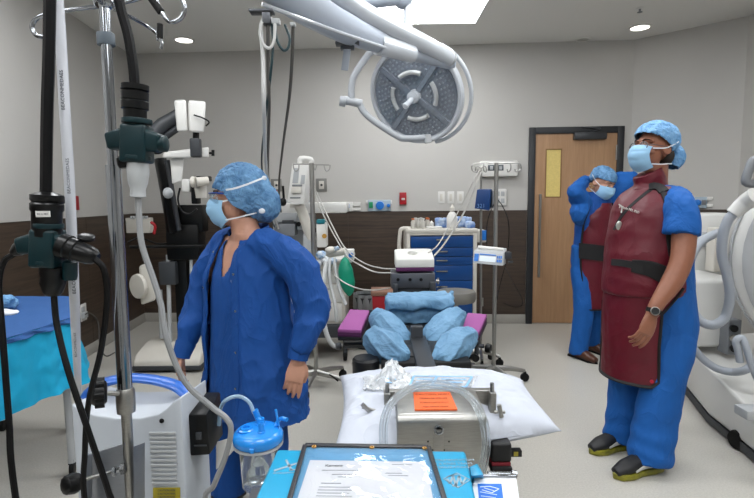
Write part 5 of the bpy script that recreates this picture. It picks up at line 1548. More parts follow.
# ---- two pumps poles at the right
def floor_pole(name, top, foot, r, label, legs=5, a0=.3, rr=.26, m=M_STEEL):
    t = thing(name, label, 'IV pole', foot)
    build('tube', MB().cyl(foot + Vector((0, 0, .1)), top, r, seg=16), m, t)
    for k in range(legs):
        a = 2 * PI * k / legs + a0
        e = Vector((foot.x + rr * math.cos(a), foot.y + rr * math.sin(a), .085))
        build('leg', MB().tube([foot + Vector((0, 0, .12)), (foot + Vector((0, 0, .12))).lerp(e, .55) + Vector((0, 0, .008)), e], [(.026, .02), (.02, .015), (.014, .012)], 10, side=(0, 0, 1), n=2), m, t)
        build('caster', MB().lathe([(.01, -.014), (.032, -.012), (.034, 0), (.032, .012), (.01, .014)], (e.x, e.y, .035), (math.sin(a), -math.cos(a), 0), 18).box((e.x, e.y, .065), (.02, .02, .03)), M_RUBBER, t)
    return t
YR = 3.75
topR = W(496.5, 163, YR); footR_ = Vector((topR.x + .0, YR, 0))
rp_ = floor_pole('iv_pole', topR, footR_, .0155, 'grey steel pole with infusion pump and four hooks standing right of the cart', a0=.12, rr=.25)
for dx_ in (-.17, .10, -.09, .17):
    pts = [topR, topR + Vector((dx_ * .5, .02, .0)), topR + Vector((dx_, .0, -.005)), topR + Vector((dx_ * 1.05, 0, -.05)), topR + Vector((dx_ * .85, 0, -.065)), topR + Vector((dx_ * .8, 0, -.045))]
    build('hook', MB().tube(pts, .0045, 8, n=4), M_STEEL, rp_)
Yq = 3.6
pm = thing('infusion_pump', 'white infusion pump with wide display clamped to the right pole', 'infusion pump', W(490, 266, Yq))
body = build('housing', MB().hexa([W(472.5, 263, Yq), W(503, 266, Yq), W(506, 264, Yq + .12), W(476, 261, Yq + .12)], [W(474, 251, Yq + .05), W(504, 253, Yq + .05), W(507, 248, Yq + .14), W(478, 246.5, Yq + .14)]), M_LGREY, pm, bevel=.006)
def onp(u, v):  # front face bilinear
    a = W(472.5, 263, Yq).lerp(W(503, 266, Yq), u); b_ = W(474, 251, Yq + .05).lerp(W(504, 253, Yq + .05), u)
    return a.lerp(b_, v) - Vector((0, .003, 0))
def pface(name, u0, v0, u1, v1, m, th=.003):
    q = [onp(u0, v0), onp(u1, v0), onp(u1, v1), onp(u0, v1)]
    return build(name, MB().hexa([k + Vector((0, .004, 0)) for k in q], [k - Vector((0, th, 0)) for k in q]), m, body, smooth=None)
pface('screen', .2, .22, .74, .66, mat('pale_screen', '#d3dde2', .25))
pface('keypad', .03, .2, .17, .8, M_BLUEP)
for k in range(3): pface('key', .78 + .06 * k, .25, .82 + .06 * k, .45, M_BLUEP); pface('key', .78 + .06 * k, .55, .82 + .06 * k, .75, M_BLUEP)
pface('blue_line', .2, .74, .74, .82, M_BLUEP)
build('syringe_barrel', MB().cyl(W(478, 247.5, Yq + .1), W(503, 250, Yq + .1), .016), M_WHITE, pm)
build('drive_end', MB().box(W(507, 255, Yq + .1), (.05, .08, .05)).cyl(W(508, 262, Yq + .1), W(513, 262, Yq + .1), .01), M_DGREY, pm, bevel=.004)
YT = 4.2
topT = W(480.5, 166, YT)
tp = floor_pole('iv_pole', W(481, 168, YT), Vector((topT.x + .02, YT, 0)), .010, 'thin steel pole carrying a blue device behind the infusion pump pole', a0=.8, rr=.16)
build('hook', MB().tube([W(481, 168, YT), W(477, 166, YT), W(475.5, 170, YT), W(478, 174, YT)], .0045, 8, n=4).tube([W(481, 168, YT), W(485, 166, YT), W(487, 170, YT)], .0045, 8, n=4), M_STEEL, tp)
build('coupler', MB().cyl(W(481.6, 298, YT), W(481.6, 306, YT), .016), M_STEEL, tp)
bl = thing('blue_cuff_device', 'navy blue box device hanging on the thin steel pole', 'device', W(484, 210, YT - .1))
build('housing', MB().hexa([W(474.5, 208.5, YT - .12), W(489, 210.5, YT - .12), W(491, 209, YT - .02), W(477, 208, YT - .02)], [W(477, 189.5, YT - .12), W(490.5, 190, YT - .12), W(492.5, 189, YT - .02), W(479, 189, YT - .02)]), mat('navy_device', '#123a70', .4), bl, bevel=.004)
build('clamp_side', MB().box(W(492.5, 199.5, YT - .05), (.02, .08, .14)), M_GREY, bl, bevel=.003)
text('lettering', '321', .045, mat('pale_blue_print', '#6f94c8', .5), bl, basis(W(481, 206, YT - .125), (1, 0, 0), (.1, 0, 1)))
cord('thin_black_cable', [W(497, 200, YR + .03), W(493, 206, YR + .05), W(487.5, 222, YR + .2), W(487, 245, YR + .3), W(490, 262, YR + .35), W(495, 268, YR + .3)], .0035, M_CAB, 'thin black cord curving left of the right pole', 'cable')
cord('thin_black_cable', [W(498, 200, YR + .03), W(503, 207, YR + .1), W(508.5, 222, YR + .3), W(508.5, 245, YR + .4), W(506, 262, YR + .35), W(500, 285, YR + .4), W(497, 300, YR + .35)], .0035, M_CAB, 'thin black cord curving right of the right pole before the panelling', 'cable')
cord('thin_black_cable', [W(505, 267, YR + .1), W(514, 284, YR + .6), W(521, 296, YR + .9), W(522, 305, YR + 1.0), W(514, 307, YR + 1.), W(503, 303, YR + .9)], .0035, M_CAB, 'thin black cord looping low in front of the panelling near the door', 'cable')
# lines draping from the pole to the face rest
M_LINE = mat('clear_line', '#b9b7b2', .25)
cord('infusion_line', [W(481, 169, 4.18), W(476, 176, 3.9), W(468, 193, 3.9), W(458, 212, 3.9), W(446, 232, 3.85), W(437, 246, 3.8), W(428, 253, 3.74)], .005, M_LINE, 'translucent line sloping down from the thin pole to the face cushion', 'tube')
cord('infusion_line', [W(482, 170, 4.19), W(478, 180, 3.9), W(471, 198, 3.9), W(461, 218, 3.88), W(451, 234, 3.85), W(442, 247, 3.8), W(434, 256, 3.75)], .007, M_LINE, 'thicker line just right of the other, sloping down to the face cushion', 'tube')

# ---- bins
for (x, y, Y, r0_, h_, m_, nm, lb_, ct) in ((368, 313, 4.75, .14, .0, M_DSTEEL, 'trash_bin', 'dark steel bin with a clear liner behind the left arm board', 'bin'),):
    p_ = W(x - 1, 296, Y)
    t = thing(nm, lb_, ct, (p_.x, p_.y, 0))
    build('body', MB().lathe([(.11, 0), (.125, p_.z - .02), (.13, p_.z), (.12, p_.z), (.105, .02), (0, .02)], (p_.x, p_.y, 0), seg=28), m_, t)
    build('liner', MB().sheet(lambda u, v: Vector((p_.x + (.128 + .008 * math.sin(u * 70)) * math.cos(2 * PI * u) * (1 + .04 * v), p_.y + (.128 + .008 * math.sin(u * 70)) * math.sin(2 * PI * u) * (1 + .04 * v), p_.z + .03 - .14 * v)), 60, 8), mat('cloudy_liner', '#9da1a3', .35, trans=.2), t)
p_ = W(381, 314, 4.3)
t = thing('sharps_bin', 'red sharps bin behind the bolster beside the cart', 'bin', (p_.x, p_.y, 0))
a, b_ = W(372, 296, 4.25), W(392, 296, 4.25)
build('body', MB().hexa([(a.x + .02, 4.25, .02), (b_.x - .02, 4.25, .02), (b_.x - .02, 4.45, .02), (a.x + .02, 4.45, .02)], [(a.x, 4.25, a.z), (b_.x, 4.25, a.z), (b_.x, 4.47, a.z), (a.x, 4.47, a.z)]), M_RED, t, bevel=.01)
build('lid', MB().box2((a.x - .01, 4.24, a.z), (b_.x + .01, 4.48, a.z + .04)), mat('tan_lid', '#8e6a58', .5), t, bevel=.008)

# ================================================================ ANAESTHESIA MACHINE
YA = 4.35
an = thing('anaesthesia_machine', 'white anaesthesia machine with shelves, drawers and a green breathing bag', 'anaesthesia machine', (W(305, 330, YA).x, YA + .25, 0))
def ab_(name, x0, y0, x1, y1, Y, dY, m, bevel=.008, parent=an): return blk(name, x0, y0, x1, y1, Y, dY, m, parent, bevel)
ab_('cabinet', 270, 262, 346, 326, YA, .5, M_OFFW, .015)
for k in range(3):
    d_ = ab_('drawer', 304, 266 + k * 19, 342, 283 + k * 19, YA - .012, .03, M_WHITE, .006)
    build('handle', MB().box(W(324, 270 + k * 19, YA - .02), (.14, .012, .014)), M_LGREY, d_)
ab_('base', 266, 326, 350, 338, YA - .06, .6, M_DGREY, .012)
for x_ in (272, 345):
    for dY in (0, .45):
        c_ = W(x_, 338, YA - .02 + dY)
        build('caster', MB().lathe([(.01, -.02), (.05, -.016), (.055, 0), (.05, .016), (.01, .02)], (c_.x, c_.y, .055), (1, 0, 0)).box((c_.x, c_.y, .115), (.03, .03, .05)), M_RUBBER, an)
ab_('rear_column', 272, 200, 312, 262, YA + .2, .28, M_LGREY)
ab_('top_shelf', 272, 203, 347, 213, YA + .1, .38, M_WHITE, .015)
ab_('module', 272, 213, 297, 222, YA + .05, .3, M_LGREY); ab_('module', 274, 224, 295, 236, YA + .02, .3, M_GREY); ab_('module', 297, 215, 312, 230, YA + .05, .3, M_LGREY)
build('gauge', MB().lathe([(.02, 0), (.02, .02), (0, .022)], W(299, 224, YA + .04), (0, -1, 0), 16), M_BLACK, an)
build('screen_dark', MB().box(W(288, 223, YA + .04), (.1, .01, .05)), M_DGREY, an, bevel=.003)
build('work_surface', MB().box2((W(268, 260, YA).x, YA - .08, W(300, 262, YA).z), (W(353, 260, YA).x, YA + .45, W(300, 258, YA).z)), M_WHITE, an, bevel=.01)
# monitor on its arm
mo = build('monitor', MB().hexa([W(287, 202, 4.2), W(304, 205, 4.2), W(309, 203, 4.36), W(292, 200, 4.36)], [W(292, 163, 4.2), W(308, 164, 4.2), W(313, 165, 4.36), W(297, 163, 4.36)]), M_WHITE, an, bevel=.012)
mo['label'] = 'white tilted monitor housing'
build('carry_handle', MB().tube([W(300, 164, 4.26), W(300.5, 158.5, 4.26), W(311, 159.5, 4.28), W(311, 165, 4.28)], .022, 12, n=3), M_WHITE, mo)
def mq(name, x0, y0, x1, y1, m, th=.012):
    f0 = lambda x, y: W(x, y, 4.2) - Vector((0, .002, 0))
    q = [f0(x0 + (.13 * (y1 - 163) * -1 + 0), y1), f0(x1 - .1 * (y1 - 163), y1), f0(x1 - .1 * (y0 - 163), y0), f0(x0 - .13 * (y0 - 163), y0)]
    return build(name, MB().hexa([k + Vector((0, .004, 0)) for k in q], [k - Vector((0, th, 0)) for k in q]), m, mo, bevel=.003)
mq('vent_panel', 295, 168, 300, 183, M_LGREY, .004); mq('vent_panel', 303, 175, 306.5, 184, M_LGREY, .004); mq('grip', 295, 187, 304, 193, M_OFFW, .02); mq('slot', 295, 184.5, 304.5, 186.5, M_GREY, .003); mq('slot', 294.5, 197, 304, 198.5, M_GREY, .003)
build('mount_arm', MB().tube([W(299, 205, 4.3), W(303, 214, 4.32), W(309, 232, 4.34), W(311, 240, 4.36)], [(.045, .03)] * 4, 12, side=(1, 0, 0), n=3).cyl(W(290, 206, 4.3), W(303, 207, 4.3), .016), M_OFFW, an)
build('swivel_ball', MB().ell(W(283, 202, 4.25), (.03, .03, .035)).cyl(W(283, 186, 4.25), W(284, 202, 4.25), .01), M_BLACK, an)
build('red_valve', MB().cyl(W(272, 197, 4.3), W(279, 197, 4.3), .018).box(W(276, 193, 4.3), (.02, .02, .05)), M_RED, an)
vp = ab_('vaporizer', 316, 223, 326.5, 247.5, YA - .05, .16, M_WHITE, .015)
build('filler_cap', MB().box(W(321, 221.5, YA - .02), (.07, .08, .04)), mat('teal_cap', '#16737e', .4), vp, bevel=.008)
build('dial', MB().lathe([(.02, 0), (.02, .015), (0, .016)], W(324.5, 236, YA - .052), (0, -1, 0), 14), mat('amber_dial', '#b78a3a', .4), vp)
ab_('flow_block', 303, 234, 315, 262, YA - .02, .2, M_LGREY)
build('absorber_head', MB().tube([W(315, 258, 4.2), W(330, 254, 4.15), W(346, 251, 4.1)], .03, 14).ell(W(331, 250, 4.12), (.05, .05, .03)), M_OFFW, an)
ab_('absorber_bracket', 344, 250, 354, 261, 4.08, .12, M_WHITE); build('blue_port', MB().lathe([(.02, 0), (.02, .01), (0, .012)], W(351, 255, 4.07), (0, -1, 0), 14), M_BLUEP, an)
for (x, y, r_, mm) in ((321, 255, .04, 'b'), (325, 260, .035, 'w'), (337, 248.5, .022, 'b'), (333, 261, .03, 'b'), (318, 263, .035, 'w')):
    organic('tubing_pack', MB().ell(W(x, y, 4.05), (r_, r_, r_ * .8)), mat('crumpled_blue_white_film', '#4f8fc4', .3, col2='#c9ced2', vscale=30) if mm == 'b' else M_TIE, an, voxel=.006, iters=1, disp=folds(.012, (30, 30, 30), x))
bag = organic('breathing_bag', MB().tube([W(345, 257, 4.0), W(345, 261, 4.0), W(345.5, 270, 4.0), W(347.5, 283, 4.0), W(349, 291, 4.0), W(349, 296, 4.0)], [(.012, .012), (.035, .03), (.06, .05), (.062, .055), (.042, .035), (.012, .012)], 20, n=3, side=(1, 0, 0)), mat('green_rubber_bag', '#0b8a6c', .4, var=.05), an, voxel=.007, iters=2)
M_CORR = mat('corrugated_tube', '#b4b6b6', .4)
def corr(pts, r, parent=an):
    P = catmull([W(*p_) for p_ in pts], 14)
    rr_ = [r * (1 + .10 * (i % 2)) for i in range(len(P))]
    return build('corrugated_hose', MB().tube(P, rr_, 12), M_CORR, parent, smooth=60)
corr([(330, 258, 4.05), (329, 272, 3.98), (331, 288, 3.95), (335, 305, 3.9), (337, 322, 3.9)], .014)
corr([(334, 258, 4.05), (336, 272, 4.0), (340, 290, 3.95), (346, 305, 3.9)], .014)
corr([(326, 262, 4.0), (323, 285, 3.9), (323, 310, 3.85), (326, 332, 3.8), (333, 345, 3.8), (342, 346, 3.8)], .018)
for i, pts in enumerate(([(314, 187, 4.3), (320, 200, 4.3), (332, 225, 4.2), (345, 248, 4.1), (362, 262, 3.95), (380, 268, 3.8), (397, 269, 3.66)], [(314, 192, 4.3), (322, 212, 4.25), (334, 235, 4.2), (347, 256, 4.05), (358, 264, 3.9), (375, 272, 3.8), (394, 273, 3.66)], [(334, 275, 3.97), (345, 283, 3.9), (360, 289, 3.85), (375, 290, 3.8), (390, 288, 3.64)])):
    cord('sampling_line', [W(*p_) for p_ in pts], .0055, M_LINE, ('white line sagging from the monitor to the face cushion, uppermost of three', 'white line sagging from the monitor to the face cushion, middle of three', 'white line passing across the green bag to the steel box')[i], 'tube')
# IV pole in front of it, on the left
tL = W(311.5, 163, 3.7)
lp = floor_pole('iv_pole', tL, Vector((tL.x, 3.7, 0)), .017, 'grey steel pole with wire hooks standing behind the nurse in front of the monitor', a0=-.45, rr=.27)
build('hook_bar', MB().cyl(W(293, 164, 3.7), W(329, 165, 3.7), .0045), M_STEEL, lp)
for x in (296, 327):
    build('hook', MB().tube([W(x - 3, 164.5, 3.7), W(x - 2, 169, 3.7), W(x, 171, 3.7), W(x + 2.5, 169, 3.7), W(x + 3, 165, 3.7)], .0045, 8, n=4), M_STEEL, lp)
build('hook', MB().tube([W(313, 165, 3.7), W(315, 170, 3.7), W(317, 164, 3.7)], .004, 8, n=4), M_STEEL, lp)
cord('floor_cable', [W(317, 371, 3.8), W(325, 372, 3.7), W(333, 377, 3.6), W(338, 381, 3.6)], .006, M_CAB, 'black cable on the floor by the foot of the left steel pole')

# ================================================================ WHITE IMAGING MACHINE AT THE RIGHT
YG = 3.3
im = thing('imaging_system', 'large white ring-shaped imaging machine on a low wheeled base at the right edge', 'imaging machine', (W(735, 380, YG).x, YG, 0))
M_IM = mat('imaging_white', '#c9c9c6', .35, var=.02, vscale=3, coat=.2)
M_IMD = mat('imaging_inner_grey', '#9fa1a3', .45, var=.03)
# gantry: big upright torus standing edge-on, opening towards the left rear
gc = W(893, 262, 2.75)
gax = Vector((-.55, -.83, 0)).normalized()
gs = Vector((0, 0, 1)).cross(gax).normalized()
def garc(name, R, r, m, a0, a1, off=0.0, seg=48):
    pts = [gc + gax * off + (gs * math.cos(a) + Vector((0, 0, 1)) * math.sin(a)) * R for a in [a0 + (a1 - a0) * k / seg for k in range(seg + 1)]]
    return build(name, MB().tube(pts, r, 16, side=gax), m, im, smooth=60)
ga = garc('gantry_ring', .61, [(.13, .13)] * 2, M_IM, 0, 2 * PI)
garc('gantry_face', .59, [(.02, .09)] * 2, M_IMD, 0, 2 * PI, .12)
garc('gantry_trim', .735, [(.06, .012)] * 2, M_LGREY, 0, 2 * PI)
# support column and base behind
def ib(name, x0, y0, x1, y1, Y, dY, m=M_IM, bevel=.02): return build(name, MB().box2((W(x0, y0, Y).x, Y, W(x0, y1, Y).z), (W(x1, y1, Y).x, Y + dY, W(x0, y0, Y).z)), m, im, bevel=bevel, seg=3)
ib('rear_cabinet', 694, 214, 742, 275, 3.75, .35); ib('main_column', 690, 280, 742, 348, 3.3, .5, bevel=.03)
ib('side_cabinet', 682, 290, 705, 345, 3.45, .5); ib('inset_panel', 702, 232, 719, 247, 3.74, .02, M_LGREY, .003); ib('control_strip', 716, 228, 724, 272, 3.6, .1, M_OFFW, .008)
build('orange_light', MB().lathe([(.02, 0), (.02, .01), (0, .012)], W(720, 254, 3.59), (0, -1, 0), 14), mat('orange_button', '#c0602a', .4), im)
ib('connector_bay', 729, 320, 740, 355, 3.22, .1, M_GREY, .006)
for k in range(3):
    build('connector', MB().lathe([(.022, 0), (.024, .02), (.012, .024), (0, .02)], W(733, 328 + k * 10, 3.21), (-.2, -1, 0), 14), M_BLACK if k != 1 else M_STEEL, im)
# wedge base that comes towards the viewer on the right
b0 = [W(676, 342, 3.75), W(712, 352, 3.0), W(790, 415, 2.3), W(850, 400, 2.6), W(800, 340, 3.9)]
zt_s = [.36, .36, .22, .22, .36]
bp_ = MB()
n_ = len(b0)
bot = [Vector((p_.x, p_.y, .06)) for p_ in b0]; topv = [Vector((p_.x, p_.y, z_)) for p_, z_ in zip(b0, zt_s)]
bp_.add(bot + topv, [tuple(range(n_))[::-1], tuple(range(n_, 2 * n_))] + [(i, (i + 1) % n_, n_ + (i + 1) % n_, n_ + i) for i in range(n_)])
build('base', bp_, M_IM, im, bevel=.03, seg=3, smooth=50)
skr = MB(); bot2 = [Vector((p_.x * .995 + .015, p_.y + .02, .015)) for p_ in b0]; top2 = [Vector((p_.x, p_.y, .062)) for p_ in b0]
skr.add(bot2 + top2, [tuple(range(n_))[::-1], tuple(range(n_, 2 * n_))] + [(i, (i + 1) % n_, n_ + (i + 1) % n_, n_ + i) for i in range(n_)])
build('base_skirt', skr, M_DGREY, im)
ib('step_block', 678, 318, 700, 330, 3.7, .3, M_IM)
for (x, y, Y) in ((690, 372, 3.6), (740, 405, 2.7), (760, 380, 3.6)):
    c_ = W(x, y, Y)
    build('caster', MB().lathe([(.012, -.02), (.05, -.016), (.055, 0), (.05, .016), (.012, .02)], (c_.x, c_.y, .056), (1, .3, 0)), M_RUBBER, im)
build('bumper', MB().box(W(752, 412, 2.45), (.12, .1, .05)), M_LGREY, im, bevel=.01)
# cable elbow and hoses
build('cable_elbow', MB().tube([W(756, 196, 2.75), W(746, 202, 2.8), W(738, 209, 2.82), W(733, 214, 2.83)], [.05, .046, .04, .038], 18, n=3), M_IM, im)
M_IH = mat('grey_corrugated_conduit', '#9ba1a9', .4)
def conduit(pts, r):
    P = catmull([W(*p_) for p_ in pts], 16)
    return build('conduit', MB().tube(P, [r * (1 + .05 * (i % 2)) for i in range(len(P))], 14), M_IH, im, smooth=60)
conduit([(735, 212, 2.83), (728, 220, 2.84), (723, 235, 2.85), (722, 255, 2.86), (727, 275, 2.87), (730, 295, 2.88), (726, 315, 2.9), (717, 324, 2.9), (706, 324, 2.92), (696, 316, 2.95), (690, 300, 2.98), (687, 280, 3.0), (691, 258, 3.05), (701, 242, 3.15), (715, 234, 3.3), (722, 232, 3.5)], .026)
conduit([(676, 315, 3.4), (682, 318, 3.2), (687, 330, 3.1), (692, 345, 3.0), (702, 358, 2.95), (716, 368, 2.9), (732, 372, 2.85), (745, 370, 2.8), (757, 362, 2.8)], .022)
build('push_bar', MB().tube([W(740, 362, 2.6), W(738, 350, 2.6), W(736, 341, 2.6), W(742, 338, 2.6), W(746, 347, 2.58), (W(752, 366, 2.56)), W(760, 385, 2.55)], .018, 12, n=4), M_IH, im)
build('top_handle', MB().tube([W(762, 165, 2.6), W(754, 160, 2.6), W(748, 172, 2.6), W(746, 182, 2.6), W(756, 184, 2.6)], .022, 12, n=4), M_GREY, im)
# ================================================================ PEOPLE


BODY = {}
def skin_add(root, mb):
    """collect the bare body; it becomes one continuous mesh at the end"""
    b_ = BODY.setdefault(root.name, MB())
    o = len(b_.v)
    b_.v += mb.v; b_.f += [tuple(i + o for i in f) for f in mb.f]
def finish_person(root, skin, voxel, iters=3):
    nm, loc = root.name, root.location.copy()
    keep = {k: root[k] for k in ('label', 'category')}
    kids = list(root.children)
    mb = BODY.pop(nm)
    body = organic('person', mb, skin, None, voxel=voxel, iters=iters, loc=loc, fac=.4)
    for k in kids: k.parent = body
    bpy.data.objects.remove(root)
    for k in keep: body[k] = keep[k]
    return body


def make_head(root, F, skin, capmat, voxel=.004, eyes=True, cap_back=None, cap_r=(.088, .108, .082), cap_c=(0, -.012, .062), neck=None, visible_ear=True, brow_mat=M_BROW, edge=((.09, .05), (.0, .045), (-.06, .0), (-.2, -.08))):
    """F: head frame, x = person's right, y = forward, z = up; origin between the ears"""
    mb = MB(F)
    mb.ell((0, -.012, .035), (.076, .095, .088))
    mb.ell((0, .028, -.02), (.064, .066, .085))
    mb.ell((0, .045, -.075), (.04, .048, .034))
    mb.tube([(0, .07, .03), (0, .093, .012), (0, .108, -.022), (0, .098, -.035)], [.009, .011, .015, .01], 10, n=3)
    mb.ell((.014, .09, -.03), (.011, .013, .009)); mb.ell((-.014, .09, -.03), (.011, .013, .009))
    for sx in (1, -1):
        mb.tube([(sx * .012, .084, .034), (sx * .032, .082, .04), (sx * .055, .064, .033)], .009, 8, n=3)       # brow ridge
        mb.ell((sx * .044, .062, -.018), (.022, .022, .016))                                                        # cheek
        mb.tube([(sx * .018, .086, .012), (sx * .032, .083, .02), (sx * .046, .073, .012)], .0045, 8, n=3)      # upper lid
        mb.tube([(sx * .018, .085, .006), (sx * .032, .081, -.001), (sx * .046, .073, .005)], .004, 8, n=3)      # lower lid
        E = Matrix.Rotation(sx * .25, 3, 'Z')
        mb.ring((sx * .078, -.008, .0), (sx, .25, .1), .019, .0055, 20, 8)
        mb.ell((sx * .074, -.004, -.004), (.008, .016, .024), E)
    mb.ell((0, .09, -.056), (.022, .012, .008))                                                                      # lips
    skin_add(root, mb); h = root
    for sx in (1, -1) if eyes else ():
        e = build('eye', MB(F).ell((sx * .032, .074, .009), (.0115, .0115, .0115)), M_EYE, h)
        build('brow', MB(F).tube([(sx * .014, .094, .036), (sx * .032, .093, .043), (sx * .054, .074, .037)], [(.002, .004)] * 3, 8, n=3), brow_mat, h)
        build('iris', MB(F).ell((sx * .033, .0835, .008), (.0055, .003, .0055)), M_IRIS, h)
    # bouffant cap
    cb = MB(F)
    cb.ell(cap_c, cap_r)
    for c in (cap_back or []):
        cb.ell(c[0], c[1])
    hF = F.inverted()
    def cut(p):
        q = hF @ p
        ed = sorted(edge); zl = ed[0][1]
        for (y0, z0), (y1, z1) in zip(ed, ed[1:]):
            if q.y >= y0: zl = z0 + (z1 - z0) * min(1, (q.y - y0) / (y1 - y0))
        return q.z < zl
    cp = organic('bouffant_cap', cb, capmat, root, voxel=.005, iters=3, cut=cut, disp=folds(.006, (30, 30, 16), 3, .5))
    m_ = cp.modifiers.new('solid', 'SOLIDIFY'); m_.thickness = .0015
    return h, cp


def make_mask(root, F, side_z=-.03, amax=1.4, ties=True, m=M_MASK):
    def fn(u, v):
        a = (u * 2 - 1) * amax
        Pc = catmull([(0, .112, .012), (0, .13, -.02), (0, .128, -.055), (0, .105, -.095), (0, .07, -.122)], 8)
        P = Pc[min(len(Pc) - 1, int(v * (len(Pc) - 1) + .5))]
        Q = Vector((.078, .018, side_z + .028 - v * .075))
        c = max(0, math.cos(a))
        pl = .005 * (abs(math.sin(v * PI * 3.2 + .4)) ** .5) * c
        return F @ Vector((Q.x * math.sin(a), Q.y + (P.y + pl - Q.y) * c ** .75, Q.z + (P.z - Q.z) * c ** 1.3))
    mb = MB().sheet(fn, 28, 32, .0018)
    k = build('surgical_mask', mb, m, root, smooth=60)
    if ties:
        for sx in (1, -1):
            z0 = side_z + .026
            build('tie', MB(F).tube([(sx * .078 * math.sin(amax), .024 + .08 * max(0, math.cos(amax)) ** .75, z0), (sx * .080, .01, z0 + .01), (sx * .088, -.02, z0 + .025), (sx * .085, -.07, z0 + .055), (sx * .03, -.125, z0 + .075)], [(.003, .0012)] * 5, 8, n=4, side=F.to_3x3() @ Vector((0, 0, 1)) if False else (0, 0, 1)), M_TIE, k)
            build('tie', MB(F).tube([(sx * .078 * math.sin(amax), .022 + .07 * max(0, math.cos(amax)) ** .75, z0 - .078), (sx * .074, .01, z0 - .072), (sx * .079, -.02, z0 - .066), (sx * .06, -.075, z0 - .055), (sx * .01, -.095, z0 - .05)], [(.003, .0012)] * 5, 8, n=4, side=(0, 0, 1)), M_TIE, k)
    return k


def make_hand(name, root, F, skin, curl=(.25, .3, .35, .4), thumb=.3, sc=1.0, spread=.05, voxel=.0028, flip=1):
    """F: origin wrist, y along the fingers, z out of the back of the hand, flip*x = thumb side"""
    mb = MB(F)
    L = [.081, .090, .083, .066]; RR = [.0088, .0092, .0088, .0078]
    xs = [.030, .010, -.010, -.029]
    mb.tube([(0, -.03, 0), (0, .0, 0), (flip * .002 * sc, .03 * sc, 0), (flip * .001 * sc, .06 * sc, .001), (0, .088 * sc, 0)], [(.027 * sc, .019 * sc), (.028 * sc, .018 * sc), (.038 * sc, .0155 * sc), (.042 * sc, .014 * sc), (.038 * sc, .011 * sc)], 18, n=3, side=(1, 0, 0) if True else None)
    for i in range(4):
        x = flip * xs[i] * sc
        p = Vector((x, .078 * sc, 0)); a = 0.12
        y0 = Vector((flip * (1.5 - i) * spread, 1, 0)).normalized()
        pts = [Vector((x * .9, .05 * sc, 0)), p]
        for k, f in enumerate((.46, .30, .24)):
            a += curl[i] * (1.0 if k == 0 else 1.25)
            d = Vector((y0.x, y0.y * math.cos(a), -math.sin(a)))
            p = p + d * L[i] * f * sc
            pts.append(p)
        r = RR[i] * sc
        mb.tube(pts, [r * 1.05, r * 1.08, r * 1.0, r * .92, r * .74], 12)
        mb.ell(pts[-1], (r * .76, r * .76, r * .76), seg=12, st=8)
        mb.ell(pts[2], (r * 1.03, r * 1.03, r * 1.03), seg=12, st=8); mb.ell(pts[1], (r * 1.08, r * 1.1, r * 1.12), seg=12, st=8)
    t = [Vector((flip * .018, .012, -.004)), Vector((flip * .038, .035, -.012)), Vector((flip * (.046 + .01 * thumb), .062, -.02)), Vector((flip * (.044 + .012 * thumb), .088, -.028))]
    t = [q * sc for q in t]
    mb.tube(t, [.015 * sc, .0125 * sc, .0108 * sc, .0085 * sc], 12)
    mb.ell(t[-1], (.0088 * sc,) * 3, seg=12, st=8)
    skin_add(root, mb)


def hframe(o, y, z):
    o, y, z = Vector(o), Vector(y).normalized(), Vector(z)
    z = (z - y * z.dot(y)).normalized(); x = y.cross(z)
    return Matrix(((x.x, y.x, z.x, o.x), (x.y, y.y, z.y, o.y), (x.z, y.z, z.z, o.z), (0, 0, 0, 1)))


def headframe(o, fwd, pitch=0, roll=0):
    f = Vector((fwd[0], fwd[1], 0)).normalized()
    r = Vector((f.y, -f.x, 0))
    u = Vector((0, 0, 1))
    f2 = f * math.cos(pitch) + u * math.sin(pitch); u2 = u * math.cos(pitch) - f * math.sin(pitch)
    if roll:
        r, u2 = r * math.cos(roll) + u2 * math.sin(roll), u2 * math.cos(roll) - r * math.sin(roll)
    o = Vector(o)
    return Matrix(((r.x, f2.x, u2.x, o.x), (r.y, f2.y, u2.y, o.y), (r.z, f2.z, u2.z, o.z), (0, 0, 0, 1)))


# ---------------------------------------------------------------- nurse in blue jacket
YN = 2.2
nf = Vector((-.62, -.78, 0)).normalized(); nl = Vector((-nf.y, nf.x, 0))      # forward, her left
def nw(x, y, fo=0.0, lo=0.0):
    return W(x, y, YN) + nf * fo + nl * lo
base_n = W(250, 420, YN); base_n = Vector((base_n.x, base_n.y, 0))
nu = thing('person', 'person in royal blue jacket, blue cap, mask and goggles, turned to the left', 'person', base_n)
# trousers down to the shoes
for sx, px_ in ((-1, 232), (1, 276)):
    pass
hip = W(254, 395, YN)
mb = MB()
def leg(mb, hipp, knee, ank, r):
    mb.tube([hipp, (hipp + knee) / 2, knee, (knee + ank) / 2, ank], [(r[0], r[0] * 1.1), (r[1], r[1] * 1.08), (r[2], r[2] * 1.05), (r[3], r[3]), (r[4], r[4])], 20, n=3, side=(1, 0, 0))
hl = hip + nl * .095; hr_ = hip - nl * .095
footL = Vector((base_n.x, base_n.y, 0)) + nl * .13; footR = Vector((base_n.x, base_n.y, 0)) - nl * .12 + nf * .05
mb.tube([hip + Vector((0, 0, .12)), hip, hip - Vector((0, 0, .09))], [(.185, .14), (.195, .15), (.17, .14)], 24, side=nl)
leg(mb, hl - Vector((0, 0, .05)), Vector((footL.x, footL.y, .47)) , Vector((footL.x, footL.y, .05)), (.1, .098, .085, .08, .078))
leg(mb, hr_ - Vector((0, 0, .05)), Vector((footR.x, footR.y, .47)), Vector((footR.x, footR.y, .05)), (.1, .098, .085, .08, .078))
organic('trousers', mb, M_SCRUB, nu, voxel=.012, iters=4, disp=folds(.008, (9, 9, 3), 1))
